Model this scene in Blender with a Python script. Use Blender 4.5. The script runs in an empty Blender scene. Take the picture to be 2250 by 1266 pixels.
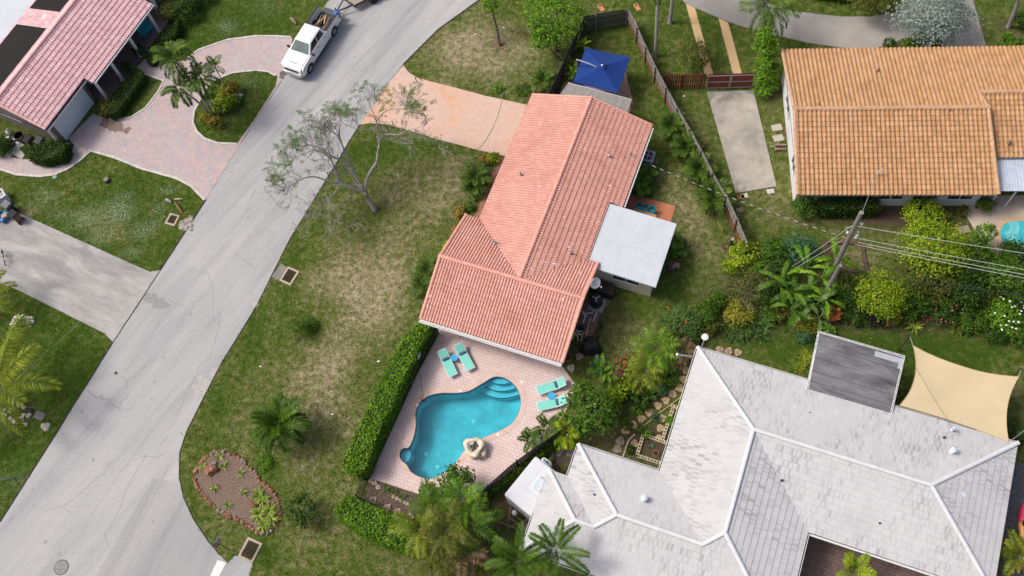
import bpy, bmesh, math, random
import numpy as np
from mathutils import Vector, Matrix
from mathutils.geometry import tessellate_polygon
R = math.radians
scene = bpy.context.scene
COL = scene.collection

# ------------------------------------------------------------------ camera
FOC, NX, NY, HCAM = 2150.0, 200.0, 995.0, 62.0          # focal length (photo px), nadir offset (photo px), height (m)
_d = Vector((NX / FOC, -NY / FOC, -1.0)).normalized()
_z = -_d
_x = Vector((0, 1, 0)).cross(_z).normalized()
_y = _z.cross(_x)
CM = Matrix((_x, _y, _z))                                # rows: camera axes seen from the ground -> camera-to-world
cam = bpy.data.cameras.new('camera')
cam.sensor_width = 36.0
cam.lens = 36.0 * FOC / 2250.0
cam.clip_start = 1.0
cam.clip_end = 3000.0
cam_o = bpy.data.objects.new('camera', cam)
COL.objects.link(cam_o)
cam_o.matrix_world = Matrix.Translation((0, 0, HCAM)) @ CM.to_4x4()
scene.camera = cam_o
CMN = np.array(CM)

def P(px, py, h=0.0):
	"""world point seen at photo pixel (px, py) at height h"""
	w = CMN @ np.array([(px - 1125) / FOC, -(py - 633) / FOC, -1.0])
	t = (HCAM - h) / -w[2]
	return Vector((w[0] * t, w[1] * t, h))
def MPX(px, py, r, h=0.0):
	return (P(px + r, py, h) - P(px, py, h)).length

# ------------------------------------------------------------------ light
SUN_AZ_VEC = Vector((-0.99, 0.10, 0)).normalized()
SUN_EL = R(53)
sdir = Vector((SUN_AZ_VEC.x * math.cos(SUN_EL), SUN_AZ_VEC.y * math.cos(SUN_EL), math.sin(SUN_EL)))
world = bpy.data.worlds.new('World')
scene.world = world
world.use_nodes = True
wn = world.node_tree
sky = wn.nodes.new('ShaderNodeTexSky')
sky.sky_type = 'NISHITA'
sky.sun_disc = False
sky.sun_elevation = SUN_EL
sky.sun_rotation = math.atan2(SUN_AZ_VEC.x, SUN_AZ_VEC.y)
sky.dust_density = 6.0
sky.air_density = 0.8
sky.ozone_density = 0.4
wn.links.new(sky.outputs[0], wn.nodes['Background'].inputs[0])
wn.nodes['Background'].inputs[1].default_value = 0.15
sun = bpy.data.lights.new('sun', 'SUN')
sun.energy = 1.95
sun.angle = R(14)
sun.color = (1.0, 0.975, 0.94)
sun_o = bpy.data.objects.new('sun', sun)
COL.objects.link(sun_o)
sun_o.rotation_euler = (-sdir).to_track_quat('-Z', 'Y').to_euler()
sun_o.location = (0, 0, 90)
scene.view_settings.view_transform = 'Standard'
scene.view_settings.look = 'None'
scene.view_settings.gamma = 1.0
scene.view_settings.exposure = 0.06
scene.cycles.max_bounces = 8
scene.cycles.transparent_max_bounces = 12

# ------------------------------------------------------------------ materials
def new_mat(name):
	m = bpy.data.materials.new(name)
	m.use_nodes = True
	nt = m.node_tree
	return m, nt, nt.nodes['Principled BSDF']
def N(nt, t, **kw):
	n = nt.nodes.new(t)
	for k, v in kw.items():
		setattr(n, k, v)
	return n
def L(nt, a, b):
	nt.links.new(a, b)
def C4(c):
	return (c[0], c[1], c[2], 1.0)
def position(nt, rot=0.0, scale=(1, 1, 1)):
	if rot and scale != (1, 1, 1):
		m2 = N(nt, 'ShaderNodeMapping')
		m2.inputs['Scale'].default_value = scale
		L(nt, position(nt, rot), m2.inputs['Vector'])
		return m2.outputs[0]
	g = N(nt, 'ShaderNodeNewGeometry')
	mp = N(nt, 'ShaderNodeMapping')
	mp.inputs['Rotation'].default_value = (0, 0, rot)
	mp.inputs['Scale'].default_value = scale
	L(nt, g.outputs['Position'], mp.inputs['Vector'])
	return mp.outputs[0]
def noise(nt, vec, scale, detail=4.0, rough=0.55, dist=0.0):
	n = N(nt, 'ShaderNodeTexNoise')
	n.inputs['Scale'].default_value = scale
	n.inputs['Detail'].default_value = detail
	n.inputs['Roughness'].default_value = rough
	n.inputs['Distortion'].default_value = dist
	L(nt, vec, n.inputs['Vector'])
	return n.outputs['Fac']
def ramp(nt, fac, stops, mode='LINEAR'):
	r = N(nt, 'ShaderNodeValToRGB')
	r.color_ramp.interpolation = mode
	els = r.color_ramp.elements
	while len(els) < len(stops):
		els.new(0.5)
	for e, (p, c) in zip(els, stops):
		e.position = p
		e.color = C4(c)
	L(nt, fac, r.inputs[0])
	return r.outputs[0]
def mix(nt, fac, a, b, mode='MIX'):
	m = N(nt, 'ShaderNodeMix', data_type='RGBA', blend_type=mode)
	for sock, v in ((m.inputs[0], fac), (m.inputs[6], a), (m.inputs[7], b)):
		if isinstance(v, (int, float)):
			sock.default_value = v
		elif isinstance(v, tuple):
			sock.default_value = C4(v)
		else:
			L(nt, v, sock)
	return m.outputs[2]
def mth(nt, op, a, b=None, c=None, clamp=False):
	m = N(nt, 'ShaderNodeMath', operation=op, use_clamp=clamp)
	for i, v in enumerate((a, b, c)):
		if v is None:
			continue
		if isinstance(v, (int, float)):
			m.inputs[i].default_value = v
		else:
			L(nt, v, m.inputs[i])
	return m.outputs[0]
def step(nt, v, lo, hi):
	m = N(nt, 'ShaderNodeMapRange')
	m.inputs[1].default_value = lo
	m.inputs[2].default_value = hi
	L(nt, v, m.inputs[0])
	return m.outputs[0]
def bump(nt, bsdf, h, strength=0.3, dist=0.05):
	b = N(nt, 'ShaderNodeBump')
	b.inputs['Strength'].default_value = strength
	b.inputs['Distance'].default_value = dist
	L(nt, h, b.inputs['Height'])
	L(nt, b.outputs[0], bsdf.inputs['Normal'])
def attr(nt, name):
	a = N(nt, 'ShaderNodeAttribute', attribute_name=name)
	return a.outputs['Fac']

_MC = {}
def plain(name, c, rough=0.6, metal=0.0, var=0.12, scale=6.0, coat=0.0):
	"""one colour with gentle wear"""
	if name in _MC:
		return _MC[name]
	m, nt, b = new_mat(name)
	n = noise(nt, position(nt), scale, 5)
	lo = tuple(max(0.0, x * (1 - var)) for x in c)
	hi = tuple(min(1.0, x * (1 + var)) for x in c)
	L(nt, ramp(nt, n, [(0.3, lo), (0.7, hi)]), b.inputs['Base Color'])
	b.inputs['Roughness'].default_value = rough
	b.inputs['Metallic'].default_value = metal
	b.inputs['Coat Weight'].default_value = coat
	_MC[name] = m
	return m
def leaf_mat(name, cols, trans=0.3, rough=0.45):
	if name in _MC:
		return _MC[name]
	m, nt, b = new_mat(name)
	r = attr(nt, 'rnd')
	c = ramp(nt, r, [(0.0, cols[0]), (0.5, cols[1]), (1.0, cols[2])])
	L(nt, c, b.inputs['Base Color'])
	b.inputs['Roughness'].default_value = rough
	b.inputs['Specular IOR Level'].default_value = 0.18
	t = N(nt, 'ShaderNodeBsdfTranslucent')
	L(nt, c, t.inputs['Color'])
	mx = N(nt, 'ShaderNodeMixShader')
	mx.inputs[0].default_value = trans
	L(nt, b.outputs[0], mx.inputs[1])
	L(nt, t.outputs[0], mx.inputs[2])
	L(nt, mx.outputs[0], nt.nodes['Material Output'].inputs[0])
	_MC[name] = m
	return m

def grass_material():
	m, nt, b = new_mat('lawn_grass')
	p = position(nt)
	big = noise(nt, p, 0.35, 4)
	mid = noise(nt, p, 2.2, 5, 0.65)
	fine = noise(nt, p, 14.0, 5, 0.75)
	d = attr(nt, 'dry')
	v = mth(nt, 'ADD', d, mth(nt, 'MULTIPLY', mth(nt, 'SUBTRACT', big, 0.5), 0.55))
	v = mth(nt, 'ADD', v, mth(nt, 'MULTIPLY', mth(nt, 'SUBTRACT', mid, 0.5), 1.5))
	v = mth(nt, 'ADD', v, mth(nt, 'MULTIPLY', mth(nt, 'SUBTRACT', fine, 0.5), 1.5), clamp=True)
	c = ramp(nt, v, [(0.0, (0.056, 0.112, 0.012)), (0.25, (0.112, 0.158, 0.026)), (0.48, (0.212, 0.212, 0.085)),
					 (0.72, (0.385, 0.33, 0.200)), (1.0, (0.58, 0.485, 0.355))])
	fine2 = noise(nt, p, 22.0, 4, 0.8)
	c = mix(nt, 0.9, c, ramp(nt, fine2, [(0.25, (0.35, 0.35, 0.35)), (0.75, (1.35, 1.35, 1.3))]), 'MULTIPLY')
	w = attr(nt, 'weed')
	wn_ = mth(nt, 'MULTIPLY', w, step(nt, noise(nt, p, 7.0, 6, 0.8), 0.46, 0.62), clamp=True)
	c = mix(nt, wn_, c, (0.36, 0.42, 0.30))
	s = attr(nt, 'soil')
	sn = mth(nt, 'MULTIPLY', s, step(nt, mth(nt, 'ADD', mid, mth(nt, 'MULTIPLY', s, 0.35)), 0.4, 0.65), clamp=True)
	c = mix(nt, sn, c, mix(nt, fine, (0.045, 0.03, 0.02), (0.14, 0.10, 0.075)))
	L(nt, c, b.inputs['Base Color'])
	b.inputs['Roughness'].default_value = 0.95
	b.inputs['Specular IOR Level'].default_value = 0.1
	bump(nt, b, mth(nt, 'ADD', fine, fine2), 0.8, 0.08)
	return m

def asphalt_material(name='road_asphalt', tone=1.0, rot=R(-57)):
	m, nt, b = new_mat(name)
	p = position(nt)
	st = position(nt, rot, (0.05, 0.6, 1))
	streak = noise(nt, st, 1.3, 6, 0.6, 0.3)
	big = noise(nt, p, 0.10, 4, 0.6)
	fine = noise(nt, p, 35.0, 4, 0.8)
	c = ramp(nt, streak, [(0.28, (0.32 * tone, 0.325 * tone, 0.33 * tone)), (0.5, (0.405 * tone, 0.408 * tone, 0.405 * tone)), (0.75, (0.47 * tone, 0.465 * tone, 0.45 * tone))])
	c = mix(nt, 0.6, c, ramp(nt, big, [(0.32, (0.74, 0.76, 0.80)), (0.66, (1.06, 1.04, 1.02))]), 'MULTIPLY')
	c = mix(nt, 0.55, c, ramp(nt, fine, [(0.3, (0.6, 0.6, 0.6)), (0.7, (1.25, 1.25, 1.25))]), 'MULTIPLY')
	gr = noise(nt, p, 5.0, 6, 0.75)
	c = mix(nt, 0.5, c, ramp(nt, gr, [(0.3, (0.82, 0.82, 0.83)), (0.7, (1.1, 1.1, 1.09))]), 'MULTIPLY')
	sp = step(nt, noise(nt, p, 1.7, 3, 0.5), 0.70, 0.74)
	c = mix(nt, mth(nt, 'MULTIPLY', sp, 0.35), c, (0.2, 0.2, 0.2))
	# cracks
	vo = N(nt, 'ShaderNodeTexVoronoi', feature='DISTANCE_TO_EDGE')
	vo.inputs['Scale'].default_value = 0.16
	dn = N(nt, 'ShaderNodeTexNoise')
	dn.inputs['Scale'].default_value = 1.3
	dn.inputs['Detail'].default_value = 6
	L(nt, p, dn.inputs['Vector'])
	va = N(nt, 'ShaderNodeVectorMath', operation='MULTIPLY_ADD')
	va.inputs[1].default_value = (1.6, 1.6, 0)
	L(nt, dn.outputs['Color'], va.inputs[0])
	L(nt, p, va.inputs[2])
	L(nt, va.outputs[0], vo.inputs['Vector'])
	crack = step(nt, vo.outputs['Distance'], 0.0, 0.0042)
	gate = step(nt, noise(nt, p, 0.25, 2), 0.42, 0.55)
	cf = mth(nt, 'MULTIPLY', mth(nt, 'SUBTRACT', 1.0, crack), gate)
	c = mix(nt, mth(nt, 'MULTIPLY', cf, 0.5), c, (0.16, 0.16, 0.16))
	L(nt, c, b.inputs['Base Color'])
	b.inputs['Roughness'].default_value = 0.9
	bump(nt, b, fine, 0.3, 0.01)
	return m

def concrete_material(name, lo, hi, stain=(0.2, 0.2, 0.2), amt=0.6, sc=0.7, rot=0.0):
	m, nt, b = new_mat(name)
	p = position(nt, rot, (0.3, 1, 1)) if rot else position(nt)
	a = noise(nt, p, sc, 7, 0.65, 0.4)
	s = noise(nt, p, sc * 0.45, 5, 0.6, 0.8)
	f = noise(nt, p, 30, 4, 0.8)
	c = ramp(nt, a, [(0.32, lo), (0.68, hi)])
	c = mix(nt, mth(nt, 'MULTIPLY', step(nt, s, 0.5, 0.68), amt), c, stain)
	c = mix(nt, 0.3, c, ramp(nt, f, [(0.3, (0.65, 0.65, 0.65)), (0.7, (1.15, 1.15, 1.15))]), 'MULTIPLY')
	L(nt, c, b.inputs['Base Color'])
	b.inputs['Roughness'].default_value = 0.88
	bump(nt, b, f, 0.25, 0.01)
	return m

def paver_material(name, c1, c2, c3, mortar, size=(0.24, 0.24), rot=R(18), msize=0.035, stain=None, stain_amt=0.0):
	m, nt, b = new_mat(name)
	p = position(nt, rot)
	br = N(nt, 'ShaderNodeTexBrick')
	br.inputs['Color1'].default_value = C4(c1)
	br.inputs['Color2'].default_value = C4(c2)
	br.inputs['Mortar'].default_value = C4(mortar)
	br.inputs['Scale'].default_value = 1.0
	br.inputs['Mortar Size'].default_value = msize * 0.5
	br.inputs['Mortar Smooth'].default_value = 0.3
	br.inputs['Brick Width'].default_value = size[0]
	br.inputs['Row Height'].default_value = size[1]
	L(nt, p, br.inputs['Vector'])
	pp = position(nt)
	n = noise(nt, pp, 1.4, 5, 0.7)
	c = mix(nt, mth(nt, 'MULTIPLY', step(nt, n, 0.45, 0.62), 0.5), br.outputs['Color'], c3)
	c = mix(nt, mth(nt, 'MULTIPLY', br.outputs['Fac'], 0.75), c, mortar)
	if stain:
		c = mix(nt, mth(nt, 'MULTIPLY', step(nt, noise(nt, pp, 0.3, 5, 0.6, 0.5), 0.48, 0.7), stain_amt), c, stain)
	f = noise(nt, pp, 22, 4, 0.8)
	c = mix(nt, 0.35, c, ramp(nt, f, [(0.3, (0.65, 0.65, 0.65)), (0.7, (1.2, 1.2, 1.2))]), 'MULTIPLY')
	L(nt, c, b.inputs['Base Color'])
	b.inputs['Roughness'].default_value = 0.85
	bump(nt, b, mth(nt, 'SUBTRACT', 1.0, br.outputs['Fac']), 0.4, 0.01)
	return m

def roof_material(name, cols, dirt, dirt_amt=0.5, fade=None):
	"""tiles: each tile face carries its own random value; dirt and faded patches have a shape of their own"""
	m, nt, b = new_mat(name)
	p = position(nt)
	c = ramp(nt, attr(nt, 'rnd'), [(0.0, cols[0]), (0.5, cols[1]), (1.0, cols[2])])
	n = noise(nt, p, 0.55, 6, 0.7, 0.3)
	c = mix(nt, mth(nt, 'MULTIPLY', step(nt, n, 0.5, 0.72), dirt_amt), c, dirt)
	if fade:
		c = mix(nt, mth(nt, 'MULTIPLY', step(nt, noise(nt, p, 0.3, 5, 0.6), 0.5, 0.75), 0.5), c, fade)
	f = noise(nt, p, 18, 4, 0.8)
	c = mix(nt, 0.3, c, ramp(nt, f, [(0.3, (0.8, 0.8, 0.8)), (0.7, (1.12, 1.12, 1.12))]), 'MULTIPLY')
	L(nt, c, b.inputs['Base Color'])
	b.inputs['Roughness'].default_value = 0.8
	b.inputs['Specular IOR Level'].default_value = 0.3
	return m

def wood_material(name, lo, hi, rust=None, rot=0.0, sc=9.0):
	m, nt, b = new_mat(name)
	g = N(nt, 'ShaderNodeNewGeometry')
	mp = N(nt, 'ShaderNodeMapping')
	mp.inputs['Scale'].default_value = (sc, sc, 0.8)
	L(nt, g.outputs['Position'], mp.inputs[0])
	n = noise(nt, mp.outputs[0], 1.0, 5, 0.7)
	c = ramp(nt, n, [(0.3, lo), (0.7, hi)])
	if rust:
		sep = N(nt, 'ShaderNodeSeparateXYZ')
		L(nt, g.outputs['Position'], sep.inputs[0])
		nn = noise(nt, position(nt), 0.5, 4, 0.6)
		z = mth(nt, 'SUBTRACT', sep.outputs[2], mth(nt, 'MULTIPLY', nn, 1.6))
		c = mix(nt, mth(nt, 'SUBTRACT', 1.0, step(nt, z, -0.35, 0.1)), c, rust)
	L(nt, c, b.inputs['Base Color'])
	b.inputs['Roughness'].default_value = 0.85
	return m

def water_material():
	m, nt, b = new_mat('pool_water')
	nt.nodes.remove(b)
	tr = N(nt, 'ShaderNodeBsdfTransparent')
	tr.inputs[0].default_value = (0.40, 0.89, 0.95, 1)
	gl = N(nt, 'ShaderNodeBsdfGlossy')
	gl.inputs['Roughness'].default_value = 0.06
	gl.inputs['Color'].default_value = (1, 1, 1, 1)
	fr = N(nt, 'ShaderNodeFresnel')
	fr.inputs[0].default_value = 1.33
	bp = N(nt, 'ShaderNodeBump')
	bp.inputs['Strength'].default_value = 0.25
	bp.inputs['Distance'].default_value = 0.05
	L(nt, noise(nt, position(nt), 3.5, 3, 0.6, 0.8), bp.inputs['Height'])
	L(nt, bp.outputs[0], gl.inputs['Normal'])
	mx = N(nt, 'ShaderNodeMixShader')
	L(nt, fr.outputs[0], mx.inputs[0])
	L(nt, tr.outputs[0], mx.inputs[1])
	L(nt, gl.outputs[0], mx.inputs[2])
	L(nt, mx.outputs[0], nt.nodes['Material Output'].inputs[0])
	return m

def glass_dark(name='window_glass', c=(0.015, 0.02, 0.025), rough=0.05):
	if name in _MC:
		return _MC[name]
	m, nt, b = new_mat(name)
	n = noise(nt, position(nt), 1.3, 3)
	L(nt, ramp(nt, n, [(0.3, c), (0.7, tuple(min(1, x * 2.2) for x in c))]), b.inputs['Base Color'])
	b.inputs['Roughness'].default_value = rough
	b.inputs['IOR'].default_value = 1.5
	_MC[name] = m
	return m

# ------------------------------------------------------------------ mesh helpers
class MB:
	def __init__(s):
		s.v = []
		s.f = []
		s.rf = None
	def add(s, vs, fs):
		o = len(s.v)
		s.v.extend([tuple(v) for v in vs])
		s.f.extend([tuple(i + o for i in f) for f in fs])
	def hexa(s, p):
		"""p: 4 bottom then 4 top points, both counter-clockwise"""
		s.add(p, [(3, 2, 1, 0), (4, 5, 6, 7), (0, 1, 5, 4), (1, 2, 6, 5), (2, 3, 7, 6), (3, 0, 4, 7)])
	def box(s, c, size, rz=0.0, taper=1.0):
		x, y, z = size[0] / 2, size[1] / 2, size[2] / 2
		co, si = math.cos(rz), math.sin(rz)
		pts = []
		for zz, k in ((-z, 1.0), (z, taper)):
			for a, b in ((-x, -y), (x, -y), (x, y), (-x, y)):
				a *= k
				b *= k
				pts.append((c[0] + a * co - b * si, c[1] + a * si + b * co, c[2] + zz))
		s.hexa(pts)
	def rbox(s, c, size, rz=0.0, r=0.05):
		"""box with chamfered top edges and rounded corners"""
		x, y = size[0] / 2, size[1] / 2
		z0, z1 = c[2] - size[2] / 2, c[2] + size[2] / 2
		co, si = math.cos(rz), math.sin(rz)
		rings = []
		for ins, z in ((0, z0), (0, z1 - r), (r * 0.35, z1 - r * 0.3), (r, z1)):
			ring = []
			rc = r * 1.2
			for sx, sy, a0 in ((1, 1, 0), (-1, 1, 90), (-1, -1, 180), (1, -1, 270)):
				for k in range(4):
					a = R(a0 + k * 30)
					px = sx * (x - rc - ins * 0.5) + math.cos(a) * (rc - ins * 0.5)
					py = sy * (y - rc - ins * 0.5) + math.sin(a) * (rc - ins * 0.5)
					ring.append((c[0] + px * co - py * si, c[1] + px * si + py * co, z))
			rings.append(ring)
		s.loft(rings, True, True)
	def loft(s, rings, cap0=True, cap1=True):
		n = len(rings[0])
		o = len(s.v)
		for r in rings:
			s.v.extend([tuple(p) for p in r])
		for i in range(len(rings) - 1):
			for j in range(n):
				k = (j + 1) % n
				s.f.append((o + i * n + j, o + i * n + k, o + (i + 1) * n + k, o + (i + 1) * n + j))
		if cap0:
			s.f.append(tuple(o + j for j in reversed(range(n))))
		if cap1:
			s.f.append(tuple(o + (len(rings) - 1) * n + j for j in range(n)))
	def tube(s, pts, rad, n=6, caps=True):
		pts = [Vector(p) for p in pts]
		if isinstance(rad, (int, float)):
			rad = [rad] * len(pts)
		rings = []
		ref = Vector((0.13, 0.29, 0.95))
		for i, p in enumerate(pts):
			d = (pts[min(i + 1, len(pts) - 1)] - pts[max(i - 1, 0)])
			if d.length < 1e-9:
				d = Vector((0, 0, 1))
			d.normalize()
			r0 = ref if abs(d.dot(ref)) < 0.93 else Vector((1, 0.2, 0))
			u = d.cross(r0).normalized()
			w = d.cross(u)
			rings.append([p + (u * math.cos(2 * math.pi * k / n) + w * math.sin(2 * math.pi * k / n)) * rad[i] for k in range(n)])
		s.loft(rings, caps, caps)
	def lathe(s, c, prof, n=16):
		rings = [[(c[0] + r * math.cos(2 * math.pi * k / n), c[1] + r * math.sin(2 * math.pi * k / n), c[2] + z) for k in range(n)] for r, z in prof]
		s.loft(rings, True, True)
	def prism(s, outline, z0, z1, holes=()):
		loops = [list(outline)] + [list(h) for h in holes]
		flat = [p for l in loops for p in l]
		tris = tessellate_polygon([[Vector((p[0], p[1], 0)) for p in l] for l in loops])
		o = len(s.v)
		n = len(flat)
		s.v.extend([(p[0], p[1], z1) for p in flat])
		s.v.extend([(p[0], p[1], z0) for p in flat])
		for t in tris:
			a, b, c = (flat[i] for i in t)
			cr = (b[0] - a[0]) * (c[1] - a[1]) - (b[1] - a[1]) * (c[0] - a[0])
			t = tuple(t) if cr > 0 else tuple(reversed(t))
			s.f.append(tuple(o + i for i in t))
			s.f.append(tuple(o + n + i for i in reversed(t)))
		k = 0
		for li, l in enumerate(loops):
			m = len(l)
			area = sum(l[i][0] * l[(i + 1) % m][1] - l[(i + 1) % m][0] * l[i][1] for i in range(m))
			fwd = (area > 0) == (li == 0)
			for i in range(m):
				a, b = k + i, k + (i + 1) % m
				s.f.append((o + n + a, o + n + b, o + b, o + a) if fwd else (o + n + b, o + n + a, o + a, o + b))
			k += m
	def sheet(s, outline, z, holes=()):
		loops = [list(outline)] + [list(h) for h in holes]
		flat = [p for l in loops for p in l]
		tris = tessellate_polygon([[Vector((p[0], p[1], 0)) for p in l] for l in loops])
		o = len(s.v)
		s.v.extend([(p[0], p[1], z) for p in flat])
		for t in tris:
			a, b, c = (flat[i] for i in t)
			cr = (b[0] - a[0]) * (c[1] - a[1]) - (b[1] - a[1]) * (c[0] - a[0])
			s.f.append(tuple(o + i for i in (t if cr > 0 else reversed(t))))
	def ribbon(s, pts, w, z0, z1, closed=False):
		n = len(pts)
		lft, rgt = [], []
		for i in range(n):
			a = pts[(i - 1) % n] if (closed or i > 0) else pts[i]
			b = pts[(i + 1) % n] if (closed or i < n - 1) else pts[i]
			dx, dy = b[0] - a[0], b[1] - a[1]
			l = math.hypot(dx, dy) or 1
			nx, ny = -dy / l * w / 2, dx / l * w / 2
			lft.append((pts[i][0] + nx, pts[i][1] + ny))
			rgt.append((pts[i][0] - nx, pts[i][1] - ny))
		for i in range(n if closed else n - 1):
			j = (i + 1) % n
			q = [rgt[i], rgt[j], lft[j], lft[i]]
			s.hexa([(p[0], p[1], z0) for p in q] + [(p[0], p[1], z1) for p in q])
	def blob(s, c, r, seed=0, squash=0.7, n=1, amp=0.25):
		rng = random.Random(seed)
		bm = bmesh.new()
		bmesh.ops.create_icosphere(bm, subdivisions=n, radius=1.0)
		ph = [rng.uniform(0, 6.28) for _ in range(6)]
		vs = []
		for v in bm.verts:
			q = v.co
			k = 1 + amp * (math.sin(3 * q.x + ph[0]) * math.sin(2.6 * q.y + ph[1]) + 0.6 * math.sin(5 * q.z + ph[2] + 3 * q.x)) + rng.uniform(-amp, amp) * 0.35
			vs.append((c[0] + q.x * k * r[0], c[1] + q.y * k * r[1], c[2] + q.z * k * r[2] * squash))
		s.add(vs, [tuple(v.index for v in f.verts) for f in bm.faces])
		bm.free()
	def build(s, name, mat, parent=None, world=False, smooth=False, rnd=None):
		me = bpy.data.meshes.new(name)
		v = s.v
		if world and parent is not None:
			r = parent
			off = Vector((0, 0, 0))
			while r is not None:
				off += r.location
				r = r.parent
			v = [(p[0] - off.x, p[1] - off.y, p[2] - off.z) for p in v]
		me.from_pydata(v, [], s.f)
		me.materials.append(mat)
		if smooth:
			me.polygons.foreach_set('use_smooth', [True] * len(me.polygons))
		if rnd is not None:
			a = me.attributes.new('rnd', 'FLOAT', 'FACE')
			a.data.foreach_set('value', rnd)
		o = bpy.data.objects.new(name, me)
		COL.objects.link(o)
		if parent is not None:
			o.parent = parent
		return o

def tag(o, label=None, cat=None, group=None, kind=None):
	if label:
		o['label'] = label
	if cat:
		o['category'] = cat
		o['kind'] = 'thing'
	if group:
		o['group'] = group
	if kind:
		o['kind'] = kind
	return o
def thing(name, label, cat, loc=(0, 0, 0), rz=0.0, group=None):
	o = bpy.data.objects.new(name, None)
	COL.objects.link(o)
	o.location = loc
	o.rotation_euler = (0, 0, rz)
	o.empty_display_size = 0.3
	return tag(o, label, cat, group)
def struct(o):
	o['kind'] = 'structure'
	return o
def copy_tree(o, parent=None):
	c = o.copy()
	COL.objects.link(c)
	c.parent = parent
	for ch in list(o.children):
		copy_tree(ch, c)
	return c
def px_poly(pts, z=0.0):
	return [tuple(P(x, y, z)[:2]) for x, y in pts]
def smooth_closed(pts, n=4):
	out = []
	m = len(pts)
	for i in range(m):
		p0, p1, p2, p3 = (pts[(i + k) % m] for k in (-1, 0, 1, 2))
		for j in range(n):
			t = j / n
			out.append(tuple(0.5 * ((2 * p1[d]) + (-p0[d] + p2[d]) * t + (2 * p0[d] - 5 * p1[d] + 4 * p2[d] - p3[d]) * t * t + (-p0[d] + 3 * p1[d] - 3 * p2[d] + p3[d]) * t ** 3) for d in range(len(p1))))
	return out
def smooth_open(pts, n=4):
	out = []
	m = len(pts)
	for i in range(m - 1):
		p0, p1, p2, p3 = pts[max(i - 1, 0)], pts[i], pts[i + 1], pts[min(i + 2, m - 1)]
		for j in range(n):
			t = j / n
			out.append(tuple(0.5 * ((2 * p1[d]) + (-p0[d] + p2[d]) * t + (2 * p0[d] - 5 * p1[d] + 4 * p2[d] - p3[d]) * t * t + (-p0[d] + 3 * p1[d] - 3 * p2[d] + p3[d]) * t ** 3) for d in range(len(p1))))
	out.append(tuple(pts[-1]))
	return out
def inside(xy, poly):
	x, y = xy[:, 0], xy[:, 1]
	r = np.zeros(len(xy), bool)
	n = len(poly)
	for i in range(n):
		x1, y1 = poly[i]
		x2, y2 = poly[(i + 1) % n]
		if y1 == y2:
			continue
		c = ((y1 > y) != (y2 > y)) & (x < (x2 - x1) * (y - y1) / (y2 - y1) + x1)
		r ^= c
	return r
def offset_poly(poly, d):
	n = len(poly)
	area = sum(poly[i][0] * poly[(i + 1) % n][1] - poly[(i + 1) % n][0] * poly[i][1] for i in range(n))
	sg = 1 if area > 0 else -1
	out = []
	for i in range(n):
		a, b = poly[i - 1], poly[(i + 1) % n]
		dx, dy = b[0] - a[0], b[1] - a[1]
		l = math.hypot(dx, dy) or 1
		out.append((poly[i][0] + sg * dy / l * d, poly[i][1] - sg * dx / l * d))
	return out
HARD = []                        # outlines with no grass on them
def hard(poly):
	HARD.append(poly)
	return poly
# ------------------------------------------------------------------ setting: ground, road, drives
GRASS = grass_material()
ROAD_PX = [(780, -80), (723, 0), (700, 32), (672, 82), (640, 142), (618, 178), (560, 265), (528, 315), (452, 440), (350, 595), (248, 752), (0, 1145), (-210, 1480),
		   (200, 1640), (700, 1560), (600, 1340), (547, 1266), (557, 1233), (517, 1221), (500, 1238), (483, 1220), (458, 1190), (425, 1140), (403, 1092), (394, 1045), (395, 995),
		   (410, 949), (455, 859), (488, 796), (563, 674), (585, 633), (638, 524), (670, 472), (703, 417), (748, 344), (763, 316), (845, 195), (885, 142), (963, 65), (1053, 0), (1140, -70)]
road_xy = hard(px_poly(ROAD_PX))
DRIVE_PX = [(845, 195), (886, 144), (898, 160), (918, 172), (988, 190), (1063, 210), (1126, 224), (1200, 240), (1140, 360), (1108, 343), (1078, 336), (1038, 327), (1003, 317), (963, 307), (900, 287), (853, 274), (813, 271), (792, 274)]
drive_xy = hard(px_poly(DRIVE_PX))
LPAV_PX = [(643, 84), (600, 80), (562, 80), (500, 88), (437, 110), (405, 134), (370, 139), (318, 130), (300, 150), (318, 163), (360, 178), (347, 203), (320, 238), (287, 259), (240, 264), (205, 250), (150, 305), (167, 322), (160, 335), (135, 352), (100, 358), (60, 352), (0, 342), (-60, 330), (-60, 360),
		   (0, 372), (37, 384), (87, 388), (120, 384), (150, 371), (175, 354), (200, 330), (250, 346), (312, 371), (387, 392), (420, 409), (440, 432), (452, 440), (528, 315)]
ISL_PX = [(610, 168), (590, 158), (562, 155), (512, 160), (475, 175), (455, 192), (440, 220), (427, 245), (424, 270), (433, 290), (450, 305), (478, 315), (522, 315), (560, 262), (606, 190)]
lpav_xy = px_poly(LPAV_PX + [(600, 205), (618, 178)])
lpav_xy = px_poly(LPAV_PX[:-1] + [(528, 317), (560, 267), (618, 178), (632, 158)])
isl_xy = px_poly(ISL_PX)
CONC_PX = [(-80, 440), (0, 470), (45, 470), (330, 598), (352, 594), (248, 752), (232, 734), (45, 640), (-80, 590)]
conc_xy = hard(px_poly(CONC_PX))
DECK_PX = [(963, 722), (1080, 750), (1232, 800), (1266, 848), (1250, 890), (1210, 965), (1120, 1040), (1050, 1098), (990, 1108), (905, 1081), (813, 1051)]
deck_xy = hard(px_poly(DECK_PX))
POOL_PX = [(1062, 842), (1085, 829), (1106, 830), (1126, 842), (1140, 861), (1145, 885), (1140, 907), (1126, 930), (1105, 944), (1080, 955), (1052, 968), (1022, 990), (1003, 1015), (985, 1033), (962, 1048), (940, 1053), (918, 1047), (902, 1036), (894, 1022), (884, 1014), (878, 1003), (880, 992), (888, 985), (899, 983), (910, 958), (914, 930), (913, 908), (922, 886), (943, 870), (972, 864), (1005, 864), (1032, 859)]
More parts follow.
